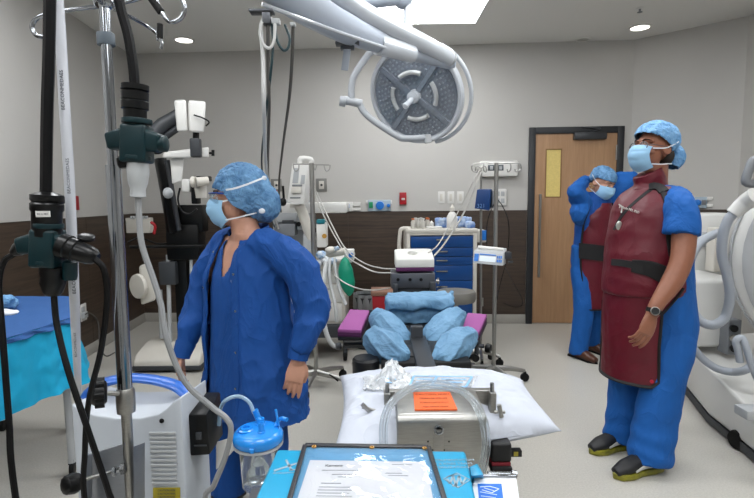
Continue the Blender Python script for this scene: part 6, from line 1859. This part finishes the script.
for f_ in (footL, footR):
    sb = MB().tube([f_ - nf * .09 + Vector((0, 0, .045)), f_ + Vector((0, 0, .05)), f_ + nf * .1 + Vector((0, 0, .035)), f_ + nf * .17 + Vector((0, 0, .025))], [(.036, .042), (.04, .045), (.045, .034), (.03, .022)], 16, n=3, side=nl)
    organic('shoe', sb, M_BLACK, nu, voxel=.008, iters=2)
# scrub top seen in the open jacket
def torso_n(k, zs=1):
    return [(nw(256, 408), .285 + k, .20 + k), (nw(254, 372), .262 + k, .19 + k), (nw(250, 335), .23 + k, .17 + k), (nw(248, 300), .212 + k, .16 + k), (nw(247, 274), .20 + k, .148 + k), (nw(247, 254), .178 + k, .118 + k), (nw(247, 241), .13 + k, .09 + k), (nw(247, 233), .088 + k, .074 + k)]
mb = MB()
T_ = torso_n(-.02)[:-1]
mb.tube([t[0] for t in T_], [(t[1], t[2]) for t in T_], 28, n=5, side=nl)
def vcut(p):
    q = p - W(247, 270, YN); dz = p.z - W(247, 273, YN).z
    return dz > 0 and q.dot(nf) > .0 and abs(q.dot(nl) + .0) < dz * .55 + .004
top_n = organic('scrub_top', mb, M_SCRUB, nu, voxel=.008, iters=4, disp=folds(.007, (10, 10, 4), 2), cut=vcut)
m_ = top_n.modifiers.new('solid', 'SOLIDIFY'); m_.thickness = .004; m_.offset = -1
mb = MB()
T_ = torso_n(-.032)
mb.tube([t[0] for t in T_[3:]] + [W(246, 232, YN), W(243, 218, YN)], [(t[1], t[2]) for t in T_[3:-1]] + [(.068, .066), (.06, .062), (.056, .06)], 24, n=4, side=nl)
skin_add(nu, mb)
# open jacket with sleeves
def fold_n(p, n):
    r1 = 1 - abs(N3(p, (6, 6, 3.2), 2)) * 2.6; r2 = 1 - abs(N3(p, (15, 15, 8), 6)) * 2.6
    return .017 * max(r1, 0) ** 2 + .008 * max(r2, 0) ** 2 - .009
mb = MB()
T_ = torso_n(.004)
mb.tube([t[0] for t in T_] , [(t[1], t[2]) for t in T_], 28, n=5, side=nl)
sC = nw(247, 246)
SL = sC + nl * .155; SR = sC - nl * .155
sl_pts = [sC + nl * .06 + Vector((0, 0, .012)), SL, W(295, 266, 2.08), W(306, 286, 2.06), W(312, 308, 2.05), W(307, 330, 2.02), W(300, 350, 2.0)]
sr_pts = [sC - nl * .06 + Vector((0, 0, .012)), SR, W(206, 272, 2.31), W(201, 290, 2.3), W(197, 312, 2.27), W(190, 332, 2.22), W(183, 350, 2.18)]
mb.tube(sl_pts, [(.065, .06), (.075, .068), (.084, .078), (.085, .078), (.082, .078), (.068, .066), (.05, .05)], 22, n=5, side=(0, 1, 0))
mb.tube(sr_pts, [(.06, .055), (.068, .062), (.07, .064), (.07, .064), (.068, .062), (.058, .055), (.044, .044)], 22, n=5, side=(0, 1, 0))
def jcut(p):
    t = (W(247, 236, YN).z - p.z) / .75
    c = W(247 + 3 * t, 300, YN); q = p - c
    fo_, lo_ = q.dot(nf), q.dot(nl)
    if (p - W(247, 230, YN)).z > -.03 and fo_ > .02 and abs(lo_) < .085: return True
    if (p - W(197, 300, 2.28)).length < .0: return True
    return fo_ > .03 and -.10 - .03 * t < lo_ < .055 + .04 * min(t * 2, 1)
jk = organic('open_jacket', mb, M_SCRUB, nu, voxel=.0075, iters=4, disp=fold_n, cut=jcut)
_b = bvh(jk)
m_ = jk.modifiers.new('solid', 'SOLIDIFY'); m_.thickness = .004; m_.offset = -1
def jedge(lo_s, name, w):
    pts = []
    for i in range(40):
        z_ = W(247, 233, YN).z - .01 - i * .0187
        t = (W(247, 236, YN).z - z_) / .75
        c = W(247 + 3 * t, 300, YN)
        lo_ = (-.10 - .03 * t - .004) if lo_s < 0 else (.055 + .04 * min(t * 2, 1) + .004)
        o_ = Vector((c.x, c.y, z_)) + nl * (lo_ + (.012 if lo_s > 0 else -.012)) + nf * .5
        l, n_, i_, d_ = _b.ray_cast(o_, -nf)
        if l is not None and (l - o_).length < .6: pts.append((l, n_))
    rings = []
    P = [p_[0] for p_ in pts]
    for _ in range(3): P = [P[0]] + [(P[i - 1] + P[i] * 2 + P[i + 1]) / 4 for i in range(1, len(P) - 1)] + [P[-1]]
    for i in range(len(P)):
        t_ = (P[min(i + 1, len(P) - 1)] - P[max(i - 1, 0)]).normalized()
        n_ = pts[i][1]; n_ = (n_ * .5 + nf * .5).normalized(); c_ = n_.cross(t_).normalized() * w / 2
        rings.append([P[i] - c_ - n_ * .004, P[i] + c_ - n_ * .004, P[i] + c_ * .9 + n_ * .005, P[i] - c_ * .9 + n_ * .005])
    build(name, MB().rings(rings), M_SCRUB, nu, smooth=60)
    return P, [p_[1] for p_ in pts]
PL, NL = jedge(1, 'placket', .034)
PR, NR = jedge(-1, 'placket', .030)
def snap(P, N, i):
    return build('snap', MB().lathe([(.006, .003), (.0055, .007), (.003, .0085), (0, .008)], P[i], nf, 12), M_CHROME, nu)
for i in (2, 8, 16, 25, 33):
    if i < len(PL): snap(PL, NL, i)
for i in (4, 12): snap(PR, NR, i)
# standing collar at the nape
col = []
for i in range(21):
    a = -1.9 + 3.8 * i / 20
    c = W(247, 231, YN)
    col.append(c - nf * (.088 * math.cos(a)) + nl * (.098 * math.sin(a)) + Vector((0, 0, .012 - .03 * abs(a / 1.9) ** 2)))
build('collar', MB().tube(col, [(.020, .005)] * 2, 8, side=(0, 0, 1)), M_SCRUB, nu)
build('cuff', MB().tube([W(302, 343, 2.01), W(299, 352, 2.0), W(297.5, 359, 1.995)], [(.053, .052), (.047, .045), (.045, .042)], 22, side=(0, 1, 0)), M_SCRUB, nu, smooth=60)
build('cuff', MB().tube([W(186, 343, 2.19), W(182.5, 352, 2.17), W(181, 357, 2.165)], [(.046, .045), (.041, .04), (.039, .038)], 22, side=(0, 1, 0)), M_SCRUB, nu, smooth=60)
make_hand('hand', nu, hframe(W(298, 360, 1.99), W(292, 392, 1.97) - W(298, 360, 1.99), (.25, -1, .15)), M_SKIN, curl=(.1, .16, .2, .26), thumb=.1, sc=1.0, spread=.02, flip=-1 if True else 1)
make_hand('hand', nu, hframe(W(181, 357, 2.165), W(176, 390, 2.12) - W(181, 357, 2.165), (-1, -.35, .1)), M_SKIN, curl=(.25, .32, .38, .45), thumb=.4, sc=.9, flip=1)
# head
HN = headframe(W(238, 200, YN), (-1, -.16), -.03)
_, ncap = make_head(nu, HN, M_SKIN, M_CAPD, cap_r=(.100, .126, .13), cap_c=(0, -.020, .032), cap_back=[((0, -.115, -.02), (.082, .066, .085))], edge=((.2, .075), (.09, .05), (.05, .032), (.02, -.022), (-.03, -.05), (-.07, -.095), (-.2, -.12)))
mk = make_mask(nu, HN, side_z=-.03, amax=1.3)
band('tie', ncap, [(226, 190), (236, 188), (248, 184), (258, 180), (266, 177)], .008, .002, M_TIE, nu)
build('tie_knot', MB().ell(hit(ncap, 264, 178)[0], (.012, .008, .01)).ell(hit(ncap, 262, 211)[0], (.014, .008, .012)), M_TIE, nu)
# goggles: clear shield with blue brow bar
def shield(u, v):
    a = (u * 2 - 1) * 1.25
    return HN @ Vector((.078 * math.sin(a), .045 + .072 * math.cos(a) ** .8, .030 - v * .042))
gg = build('goggle_lens', MB().sheet(shield, 24, 6, .0015), mat('clear_lens', '#dfe8ee', .04, trans=.95, ior=1.15), nu, smooth=60)
gg.name = 'goggles'
build('brow_bar', MB().tube([shield(i / 16, -.08) for i in range(17)], [(.003, .005)] * 2, 8, side=(0, 0, 1)), mat('goggle_blue', '#173f8c', .3), gg)
for u in (0, 1):
    p_ = shield(u, -.05)
    build('temple', MB().tube([p_, HN @ Vector(((1 if u else -1) * .086, -.01, .022)), HN @ Vector(((1 if u else -1) * .083, -.05, .012))], [(.004, .0018)] * 3, 8, side=(0, 0, 1)), mat('goggle_blue', '#173f8c', .3), gg)
# badge reel
bp = nw(237, 281, .172)
bp = hit(top_n, 235, 281)[0] + nf * .004
bd = build('badge_reel', MB().lathe([(.015, 0), (.015, .006), (.011, .009), (0, .009)], bp, nf, 20), mat('reel_grey', '#9aa0a6', .3), nu)
build('clip', MB().tube([bp + nf * .006, bp + nf * .008 - Vector((0, 0, .03)), bp + nf * .004 - Vector((-.003, 0, .055))], .0018, 6), M_CHROME, bd)

def inner(root, pel, chest, nk, side, legs, hw, ld=.0):
    mb = MB().tube([pel - Vector((0, 0, .1)), pel, pel.lerp(chest, .5), chest, nk], [(hw * .8, hw * .55), (hw * .95, hw * .62), (hw * .85, hw * .55), (hw, hw * .58), (.05, .05)], 22, n=3, side=side)
    for h_, k_, a_ in legs:
        mb.tube([h_, k_, a_], [.068, .052, .036], 14, n=3)
    skin_add(root, mb)
mb = MB().tube([sl_pts[0], sl_pts[1], sl_pts[2], sl_pts[4], sl_pts[6], W(298, 364, 1.99)], [.04, .042, .042, .038, .029, .026], 16, n=3)
mb.tube([sr_pts[0], sr_pts[1], sr_pts[2], sr_pts[4], sr_pts[6], W(181, 359, 2.165)], [.04, .04, .04, .036, .028, .024], 16, n=3)
skin_add(nu, mb)
inner(nu, nw(253, 385), nw(247, 268), nw(246, 240), nl, [(hl - Vector((0, 0, .02)), Vector((footL.x, footL.y, .47)), Vector((footL.x, footL.y, .07))), (hr_ - Vector((0, 0, .02)), Vector((footR.x, footR.y, .47)), Vector((footR.x, footR.y, .07)))], .15)
finish_person(nu, M_SKIN, .004)

# ---------------------------------------------------------------- man in the maroon lead apron
YM = 2.67
mf = Vector((-.92, -.39, 0)).normalized(); ml = Vector((-mf.y, mf.x, 0))
def mw(x, y, fo=0.0, lo=0.0):
    return W(x, y, YM) + mf * fo + ml * lo
fL, fR = G(638, 474), G(612, 450)
base_m = (fL + fR) / 2
mn = thing('person', 'tall person in maroon lead apron and yellow-soled shoes, looking up to the left', 'person', base_m)
hip = mw(654, 322)
mb = MB()
mb.tube([mw(656, 285), mw(657, 320), mw(655, 345)], [(.19, .165), (.195, .175), (.19, .16)], 24, side=ml, n=3)
def pleg(hip_, foot, kx):
    knee = Vector((foot.x * .5 + hip_.x * .5, foot.y * .5 + hip_.y * .5, .5)) + kx
    ank = Vector((foot.x, foot.y, .09))
    mb.tube([hip_, hip_.lerp(knee, .5), knee, knee.lerp(ank, .55), ank - Vector((0, 0, .035))], [(.105, .115), (.108, .12), (.098, .105), (.092, .1), (.098, .105)], 20, n=4, side=(0, 1, 0))
hL, hR = hip + ml * .1 - Vector((0, 0, .05)), hip - ml * .09 - Vector((0, 0, .05))
heelL, heelR = fL - mf * .075, fR - mf * .075
pleg(hL, heelL + mf * .0, Vector((.02, 0, 0))); pleg(hR, heelR, Vector((.0, 0, 0)))
def legfold(p, n):
    d1 = N3(p, (7, 7, 3.2), 4); low = max(0, .42 - p.z) / .42
    return .009 * (1 - 2.4 * abs(d1)) + low * .005 * math.sin(p.z * 62 + 5 * N3(p, (5, 5, 3), 7))
organic('trousers', mb, M_SCRUB2, mn, voxel=.011, iters=3, disp=legfold)
M_SHOE = mat('dark_running_shoe', '#16171a', .5, var=.2); M_SOLE = mat('yellow_sole', '#8f8a1e', .45, col2='#5b5a20', vscale=30)
for f_ in (fL, fR):
    fd = (mf + Vector((0, .1, 0))).normalized(); sd = Vector((-fd.y, fd.x, 0))
    up_ = Vector((0, 0, 1))
    sb = MB().tube([f_ - fd * .135 + up_ * .055, f_ - fd * .08 + up_ * .062, f_ + fd * .0 + up_ * .066, f_ + fd * .08 + up_ * .052, f_ + fd * .148 + up_ * .034], [(.03, .038), (.038, .045), (.042, .043), (.048, .034), (.028, .02)], 18, n=3, side=sd)
    sh = organic('shoe', sb, M_SHOE, mn, voxel=.007, iters=2)
    so = MB()
    out = [(-.15, 0), (-.14, .032), (-.08, .04), (0, .037), (.07, .05), (.13, .038), (.158, .0), (.13, -.036), (.07, -.042), (0, -.036), (-.08, -.038), (-.14, -.03)]
    so.prism([(a, b_) for a, b_ in out], f_ + up_ * .002, fd, sd, up_ * .032)
    build('sole', so, M_SOLE, sh, bevel=.006, smooth=60)
    for k in range(4):
        c_ = f_ + fd * (.02 + k * .022) + up_ * (.106 - k * .011)
        build('lace', MB().tube([c_ + sd * .026 - up_ * .012, c_ + up_ * .002, c_ - sd * .026 - up_ * .012], .0032, 6, n=3), mat('lace_black', '#08080a', .7), sh)
    build('side_patch', MB().tube([f_ + fd * .06 + sd * .047 + up_ * .045, f_ + fd * .0 + sd * .043 + up_ * .06, f_ - fd * .06 + sd * .04 + up_ * .05], [(.006, .003), (.012, .004), (.006, .003)], 8, n=3, side=up_), mat('sock_white', '#b7b7b2', .7), sh)
# shirt: torso and sleeve
mb = MB()
mb.tube([mw(657, 300), mw(655, 260), mw(655, 225), mw(655, 200), mw(655, 186)], [(.185, .165), (.185, .16), (.195, .15), (.18, .12), (.09, .075)], 24, n=4, side=ml)
sh_pts = [mw(660, 199, -.02, .07), W(677, 204, 2.50), W(682, 218, 2.45), W(681, 235, 2.43)]
mb.tube(sh_pts, [(.07, .065), (.076, .072), (.076, .076), (.084, .084)], 20, n=3, side=(0, 1, 0))
organic('scrub_shirt', mb, M_SCRUB2, mn, voxel=.010, iters=3, disp=folds(.008, (9, 9, 5), 12))
far = [mw(662, 200, -.03, -.1), mw(664, 212, -.06, -.17), mw(666, 238, -.07, -.19)]
organic('sleeve', MB().tube(far, [(.07, .07), (.07, .07), (.07, .07)], 18, n=3, side=(0, 1, 0)), M_SCRUB2, mn, voxel=.011, iters=3, disp=folds(.006, (9, 9, 5), 15))
# arms
mb = MB().tube([W(683, 215, 2.44), W(684, 240, 2.42), W(681, 262, 2.39), W(672, 282, 2.37), W(659, 301, 2.345), W(652, 314, 2.335)], [(.052, .056), (.052, .056), (.046, .052), (.045, .05), (.033, .036), (.028, .031)], 20, n=4, side=(0, 1, 0))
skin_add(mn, mb)
fa = [mw(666, 230, -.07, -.19), mw(667, 265, -.07, -.2), mw(662, 295, -.04, -.2), mw(656, 318, -.0, -.19)]
skin_add(mn, MB().tube(fa, [.05, .045, .038, .028], 18, n=4))
hd_ = W(640, 348, 2.32) - W(651.5, 315, 2.335)
HF = hframe(W(651.5, 315, 2.335), hd_, (.3, -1, .12))
make_hand('hand', mn, HF, M_SKIN2, curl=(.18, .25, .3, .34), thumb=.2, sc=1.1, flip=-1, spread=.02)
ff = fa[-1]
make_hand('hand', mn, hframe(ff, (-.1, 0, -1), (-mf.x * 0 - ml.x, -ml.y, 0)), M_SKIN2, curl=(.3, .35, .4, .4), sc=1.0, flip=1, voxel=.004)
# watch and ring
wc = W(653.5, 311, 2.335); wd = hd_.normalized()
wt = build('watch_strap', MB().tube([wc - wd * .01, wc + wd * .01], [(.036, .0325), (.036, .0325)], 26, side=(0, 1, 0)), M_RUBBER, mn, smooth=50)
wn = (Vector((-.35, -1, .2)) - wd * Vector((-.35, -1, .2)).dot(wd)).normalized()
build('watch_case', MB().lathe([(.0, .0), (.02, 0), (.021, .006), (.019, .01), (.0165, .0105)], wc + wn * .034, wn, 24), M_STEEL, wt)
build('watch_face', MB().lathe([(.0165, .0), (.0165, .0014), (0, .0014)], wc + wn * .0440, wn, 24), mat('watch_dial', '#1a1c1f', .15, coat=.8), wt)
rp = HF @ Vector((.012, .103, -.013))
build('ring', MB().ring(rp, HF.to_3x3() @ Vector((0, 1, -.5)), .0095, .0017, 20, 6), M_CHROME, mn)
# neck, collar, head
mb = MB().tube([mw(655, 196, .01), mw(656, 182, .01), W(656, 165, YM)], [(.075, .075), (.06, .064), (.056, .062)], 20, n=3, side=ml)
skin_add(mn, mb)
tc_ = MB().tube([mw(651, 194, .02), mw(652, 184, .015), mw(651.5, 176, .02), mw(650, 172, .02)], [(.092, .088), (.077, .077), (.075, .076), (.073, .075)], 28, n=3, side=ml)
organic('thyroid_collar', tc_, M_APRON, mn, voxel=.006, iters=2, disp=folds(.003, (12, 12, 20), 22))
HM = headframe(W(653, 151, YM), (-1, -.34), .14)
make_head(mn, HM, M_SKIN2, M_CAP, cap_r=(.096, .122, .095), cap_c=(0, -.016, .064), cap_back=[((0, -.14, -.012), (.066, .05, .07))], edge=((.2, .1), (.08, .07), (.0, .032), (-.05, .005), (-.1, -.055), (-.25, -.1)))
hb = MB(HM).ell((0, -.066, -.02), (.072, .038, .058))
organic('hair', hb, M_HAIR, mn, voxel=.006, iters=2)
make_mask(mn, HM, side_z=-.03, amax=1.02)
build('cap_tie', MB(HM).tube([(-.02, -.12, .045), (-.0, -.165, .052), (.005, -.19, .05)], [(.004, .006), (.004, .008), (.003, .006)], 8, n=3), M_TIE, mn)
M_LENSG = mat('eyeglass_lens', '#e6edf0', .03, trans=.96, ior=1.1)
gl_ = None
fr = MB()
for sx in (1, -1):
    fr.ring(HM @ Vector((sx * .034, .112 - .008, .006)), HM.to_3x3() @ Vector((sx * .18, 1, 0)), .0215, .0023, 26, 6)
g1 = build('eyeglasses', fr.tube([HM @ Vector((.013, .108, .01)), HM @ Vector((0, .112, .013)), HM @ Vector((-.013, .108, .01))], .0014, 6, n=3), M_DSTEEL, mn)
for sx in (1, -1):
    build('temple', MB(HM).tube([(sx * .055, .1, .012), (sx * .078, .08, .013), (sx * .083, .0, .012), (sx * .08, -.02, .004)], .0017, 6, n=4), M_DSTEEL, g1)
    build('lens', MB().lathe([(.0205, 0), (.0205, .0012), (0, .0014)], HM @ Vector((sx * .034, .104, .006)), HM.to_3x3() @ Vector((sx * .18, 1, 0)), 22), M_LENSG, g1)
# vest: a shell slightly outside the shirt
mb = MB()
mb.tube([mw(648, 292, .03), mw(648, 262, .02), mw(650, 232, .012), mw(652, 208, .01), mw(653.5, 195, .005), mw(654, 187, 0)], [(.205, .212), (.203, .205), (.2, .195), (.195, .165), (.165, .12), (.1, .092)], 28, n=4, side=ml)
def vestfold(p, n):
    return .006 * (1 - 2.4 * abs(N3(p, (4, 4, 8), 31))) * (1 if p.z < 1.35 else .4) + .004 * N3(p, (14, 14, 14), 2)
vst = organic('vest', mb, M_APRON, mn, voxel=.009, iters=4, disp=vestfold)
# skirt of the apron
rows = [(648, 282, .208, .224, 1.5), (647, 305, .21, .228, 1.02), (646, 335, .212, .228, .98), (645.5, 356, .214, .228, .98), (645, 373, .215, .228, .98)]
def skirt(u, v, out=0.0):
    t = v * (len(rows) - 1); i = min(int(t), len(rows) - 2); w = t - i
    x, y, hw, hd, am = [rows[i][k] * (1 - w) + rows[i + 1][k] * w for k in range(5)]
    e = abs(u * 2 - 1)
    if v > .8 and e > .86: y -= (e - .86) / .14 * (v - .8) / .2 * 5
    an = (u * 2 - 1) * am
    k = 1 + .018 * noise.noise(Vector((u * 5, v * 3, 4))) + .012 * noise.noise(Vector((u * 11, v * 9, 14)))
    return W(x, y, YM) + mf * ((hd * k + out) * math.cos(an)) + ml * ((hw * k + out) * math.sin(an))
build('apron_skirt', MB().sheet(skirt, 70, 50, -.008), M_APRON, mn, smooth=180)
bd_ = [skirt(1, v / 20, .003) for v in range(0, 20)] + [skirt(1 - u / 40, 1, .003) for u in range(41)] + [skirt(0, 1 - v / 20, .003) for v in range(1, 21)]
build('edge_binding', MB().tube(bd_, [(.0055, .010)] * 2, 8), M_TRIM, mn)
# vest bindings: armhole and crossing strap
band('armhole_binding', vst, [(656, 187), (661, 190), (665, 197), (667, 208), (668, 222), (669, 240), (671, 256)], .026, .006, M_TRIM, mn)
band('front_binding', vst, [(655, 187), (646, 193), (634, 203), (624, 213), (618, 222), (614, 230)], .02, .002, M_TRIM, mn)
band('shoulder_strap', vst, [(649, 187), (654, 186.5), (660, 188), (664, 192)], .05, .008, M_TRIM, mn)
band('waist_belt', vst, [(612, 262), (622, 263), (634, 265)], .036, .006, M_TRIM, mn)
band('waist_belt', vst, [(632, 266), (640, 267), (650, 269), (660, 273), (668, 277), (676, 280)], [.065, .1], .009, M_TRIM, mn)
# pinned badge, red snap, stitched name
def front_pt(px, py, off=.0):
    l, n_ = hit(vst, px, py)
    return l + n_ * (.006 + off)
bp = front_pt(620, 226)
M_SILV = mat('badge_silver', '#a9a9a4', .3, .6)
bdg = build('badge', MB().ell(bp, (.017, .006, .024)), M_SILV, mn)
build('badge_clip', MB().tube([front_pt(622, 213), front_pt(623, 208), front_pt(620, 205)], .004, 8, n=2), M_STEEL, bdg)
a_, b_ = front_pt(621, 207, .004), front_pt(640, 213, .004)
text('lettering', 'J. Meele MD, PhD', (b_ - a_).length / 7.2, mat('white_thread', '#cfc9c4', .7), mn, basis((a_ + b_) / 2, b_ - a_, (0, 0, 1)), extrude=.001)
rs = skirt(.93, .92, .004)
build('red_snap', MB().lathe([(.009, -.002), (.009, .004), (0, .006)], rs, (rs - W(645, 370, YM)).normalized(), 14), mat('snap_red', '#a81c34', .4), mn)

inner(mn, mw(656, 320), mw(652, 215), mw(654, 190), ml, [(hL, hL.lerp(Vector((heelL.x, heelL.y, .08)), .5), Vector((heelL.x, heelL.y, .08))), (hR, hR.lerp(Vector((heelR.x, heelR.y, .08)), .5), Vector((heelR.x, heelR.y, .08)))], .14)
skin_add(mn, MB().tube([mw(655, 205, -.01, .05), W(677, 208, 2.5), W(683, 222, 2.43)], .045, 14, n=3).tube([mw(655, 205, -.01, -.05), far[1], fa[0]], .045, 14, n=3))
finish_person(mn, M_SKIN2, .004)

# ---------------------------------------------------------------- person by the door tying an apron
YP = 4.42
pf = Vector((.45, -.89, 0)).normalized(); pl_ = Vector((-pf.y, pf.x, 0))
def pw(x, y, fo=0., lo=0.): return W(x, y, YP) + pf * fo + pl_ * lo
gL, gR = G(594, 352), G(581, 359)
pr = thing('person', 'person before the door with both hands behind the head, in maroon apron and brown shoes', 'person', (gL + gR) / 2)
mb = MB()
hp_ = pw(589, 262)
mb.tube([pw(589, 244), pw(589, 262), pw(589, 275)], [(.165, .12), (.175, .13), (.16, .125)], 22, n=3, side=pl_)
for s_, g in ((1, gL), (-1, gR)):
    h0_ = hp_ + pl_ * .085 * s_ - Vector((0, 0, .05))
    kn_ = h0_.lerp(Vector((g.x, g.y, .06)), .5) + pf * .02
    mb.tube([h0_, kn_, Vector((g.x, g.y, .1)) - pf * .03, Vector((g.x, g.y, .045)) - pf * .03], [(.09, .1), (.078, .085), (.078, .08), (.08, .085)], 18, n=4, side=pl_)
organic('trousers', mb, M_SCRUB2, pr, voxel=.014, iters=3, disp=folds(.008, (8, 8, 4), 40))
for g in (gL, gR):
    sb = MB().tube([g - pf * .1 + Vector((0, 0, .045)), g + Vector((0, 0, .052)), g + pf * .09 + Vector((0, 0, .04)), g + pf * .16 + Vector((0, 0, .028))], [(.035, .043), (.04, .05), (.046, .038), (.03, .025)], 16, n=3, side=pl_)
    sh = organic('shoe', sb, mat('brown_leather', '#4a2a1c', .35), pr, voxel=.009, iters=2)
    build('sole', MB().prism([(-.14, 0), (-.12, .036), (0, .034), (.1, .046), (.175, .0), (.1, -.044), (0, -.034), (-.12, -.036)], g + Vector((0, 0, .001)), pf, pl_, Vector((0, 0, .018))), M_BLACK, sh, bevel=.003)
# jacket torso and both raised arms
mb = MB()
mb.tube([pw(590, 250), pw(592, 230), pw(594, 210), pw(596, 199), pw(597, 193)], [(.165, .12), (.175, .125), (.185, .12), (.165, .1), (.09, .07)], 22, n=4, side=pl_)
organic('jacket_body', mb, M_SCRUB, pr, voxel=.012, iters=3, disp=folds(.006, (9, 9, 5), 44))
el_r, el_l = W(574.5, 192, 4.2), W(632, 178.5, 4.45)
ha_r, ha_l = W(587, 178, 4.52), W(612, 177, 4.56)
for e_, h_, s_, off in ((el_r, ha_r, -1, 50), (el_l, ha_l, 1, 55)):
    sh0 = pw(595, 203, 0, .15 * s_)
    mbs = MB().tube([pw(595, 204, 0, .10 * s_), sh0, sh0.lerp(e_, .5), e_], [(.075, .075), (.085, .08), (.085, .08), (.06, .062)], 20, n=3, side=(0, 1, 0))
    mbs.tube([e_, e_.lerp(h_, .5), h_.lerp(e_, .15)], [.06, .056, .042], 18, n=3).ell(e_, (.06, .06, .06))
    if s_ < 0:
        mbs.tube([sh0, W(578, 214, 4.22), W(580, 224, 4.28)], [.075, .07, .03], 16, n=3)
    organic('sleeve', mbs, M_SCRUB2, pr, voxel=.011, iters=3, disp=folds(.008, (9, 9, 9), off))
    make_hand('hand', pr, hframe(h_, W(599, 178, 4.55) - h_, (0, .9, .5)), M_SKIN, curl=(.4, .45, .5, .5), sc=.95, voxel=.005, flip=-s_)
# neck & head
skin_add(pr, MB().tube([pw(597, 206), pw(597, 200), pw(598, 188)], [(.09, .08), (.06, .058), (.052, .052)], 18, side=pl_))
HP = headframe(W(602.5, 184, YP - .05), (.42, -.9), -.42, .12)
make_head(pr, HP, M_SKIN, M_CAPD, voxel=.006, cap_r=(.094, .118, .092), cap_c=(0, -.022, .058), cap_back=[((0, -.1, -.0), (.06, .05, .05))])
make_mask(pr, HP, side_z=-.03)
# apron
rows2 = [(597, 203, .12, .11, .9), (595.5, 210, .165, .135, 1.15), (594, 222, .175, .145, 1.3), (592, 240, .17, .148, 1.35), (590.5, 262, .175, .155, 1.3), (590, 285, .18, .16, 1.15), (590, 306, .18, .165, 1.1)]
def ap2(u, v, out=0):
    t = v * (len(rows2) - 1); i = min(int(t), len(rows2) - 2); w = t - i
    x, y, hw, hd, am = [rows2[i][k] * (1 - w) + rows2[i + 1][k] * w for k in range(5)]
    e = abs(u * 2 - 1)
    if v > .9 and e > .8: y -= (e - .8) / .2 * (v - .9) / .1 * 6
    an = (u * 2 - 1) * am
    k = 1 + .03 * noise.noise(Vector((u * 5, v * 9, 7)))
    return W(x, y, YP) + pf * ((hd * k + out) * math.cos(an)) + pl_ * ((hw * k + out) * math.sin(an))
build('lead_apron', MB().sheet(ap2, 50, 60, -.008), M_APRON, pr, smooth=180)
bd_ = [ap2(1, v / 24, .003) for v in range(0, 24)] + [ap2(1 - u / 30, 1, .003) for u in range(31)] + [ap2(0, 1 - v / 24, .003) for v in range(1, 25)]
build('edge_binding', MB().tube(bd_, [(.006, .012)] * 2, 8), M_TRIM, pr)
def belt3(u, v):
    an = (u * 2 - 1) * 1.35
    c = W(590, 252 + (v - .5) * 15 + 3 * math.sin(an), YP)
    return c + pf * (.172 * math.cos(an)) + pl_ * (.186 * math.sin(an))
build('waist_belt', MB().sheet(belt3, 50, 4, -.007), M_TRIM, pr, smooth=60)

mb = MB()
for e_, h_, s_ in ((el_r, ha_r, -1), (el_l, ha_l, 1)):
    mb.tube([pw(595, 208, 0, .05 * s_), pw(595, 203, 0, .14 * s_), e_, h_], [.04, .042, .036, .026], 14)
skin_add(pr, mb)
inner(pr, pw(589, 262), pw(593, 215), pw(597, 197), pl_, [(hp_ + pl_ * .08 * s_, (hp_ + pl_ * .08 * s_).lerp(Vector((g.x, g.y, .08)), .5), Vector((g.x, g.y, .08)) - pf * .03) for s_, g in ((1, gL), (-1, gR))], .12)
finish_person(pr, M_SKIN, .0055)
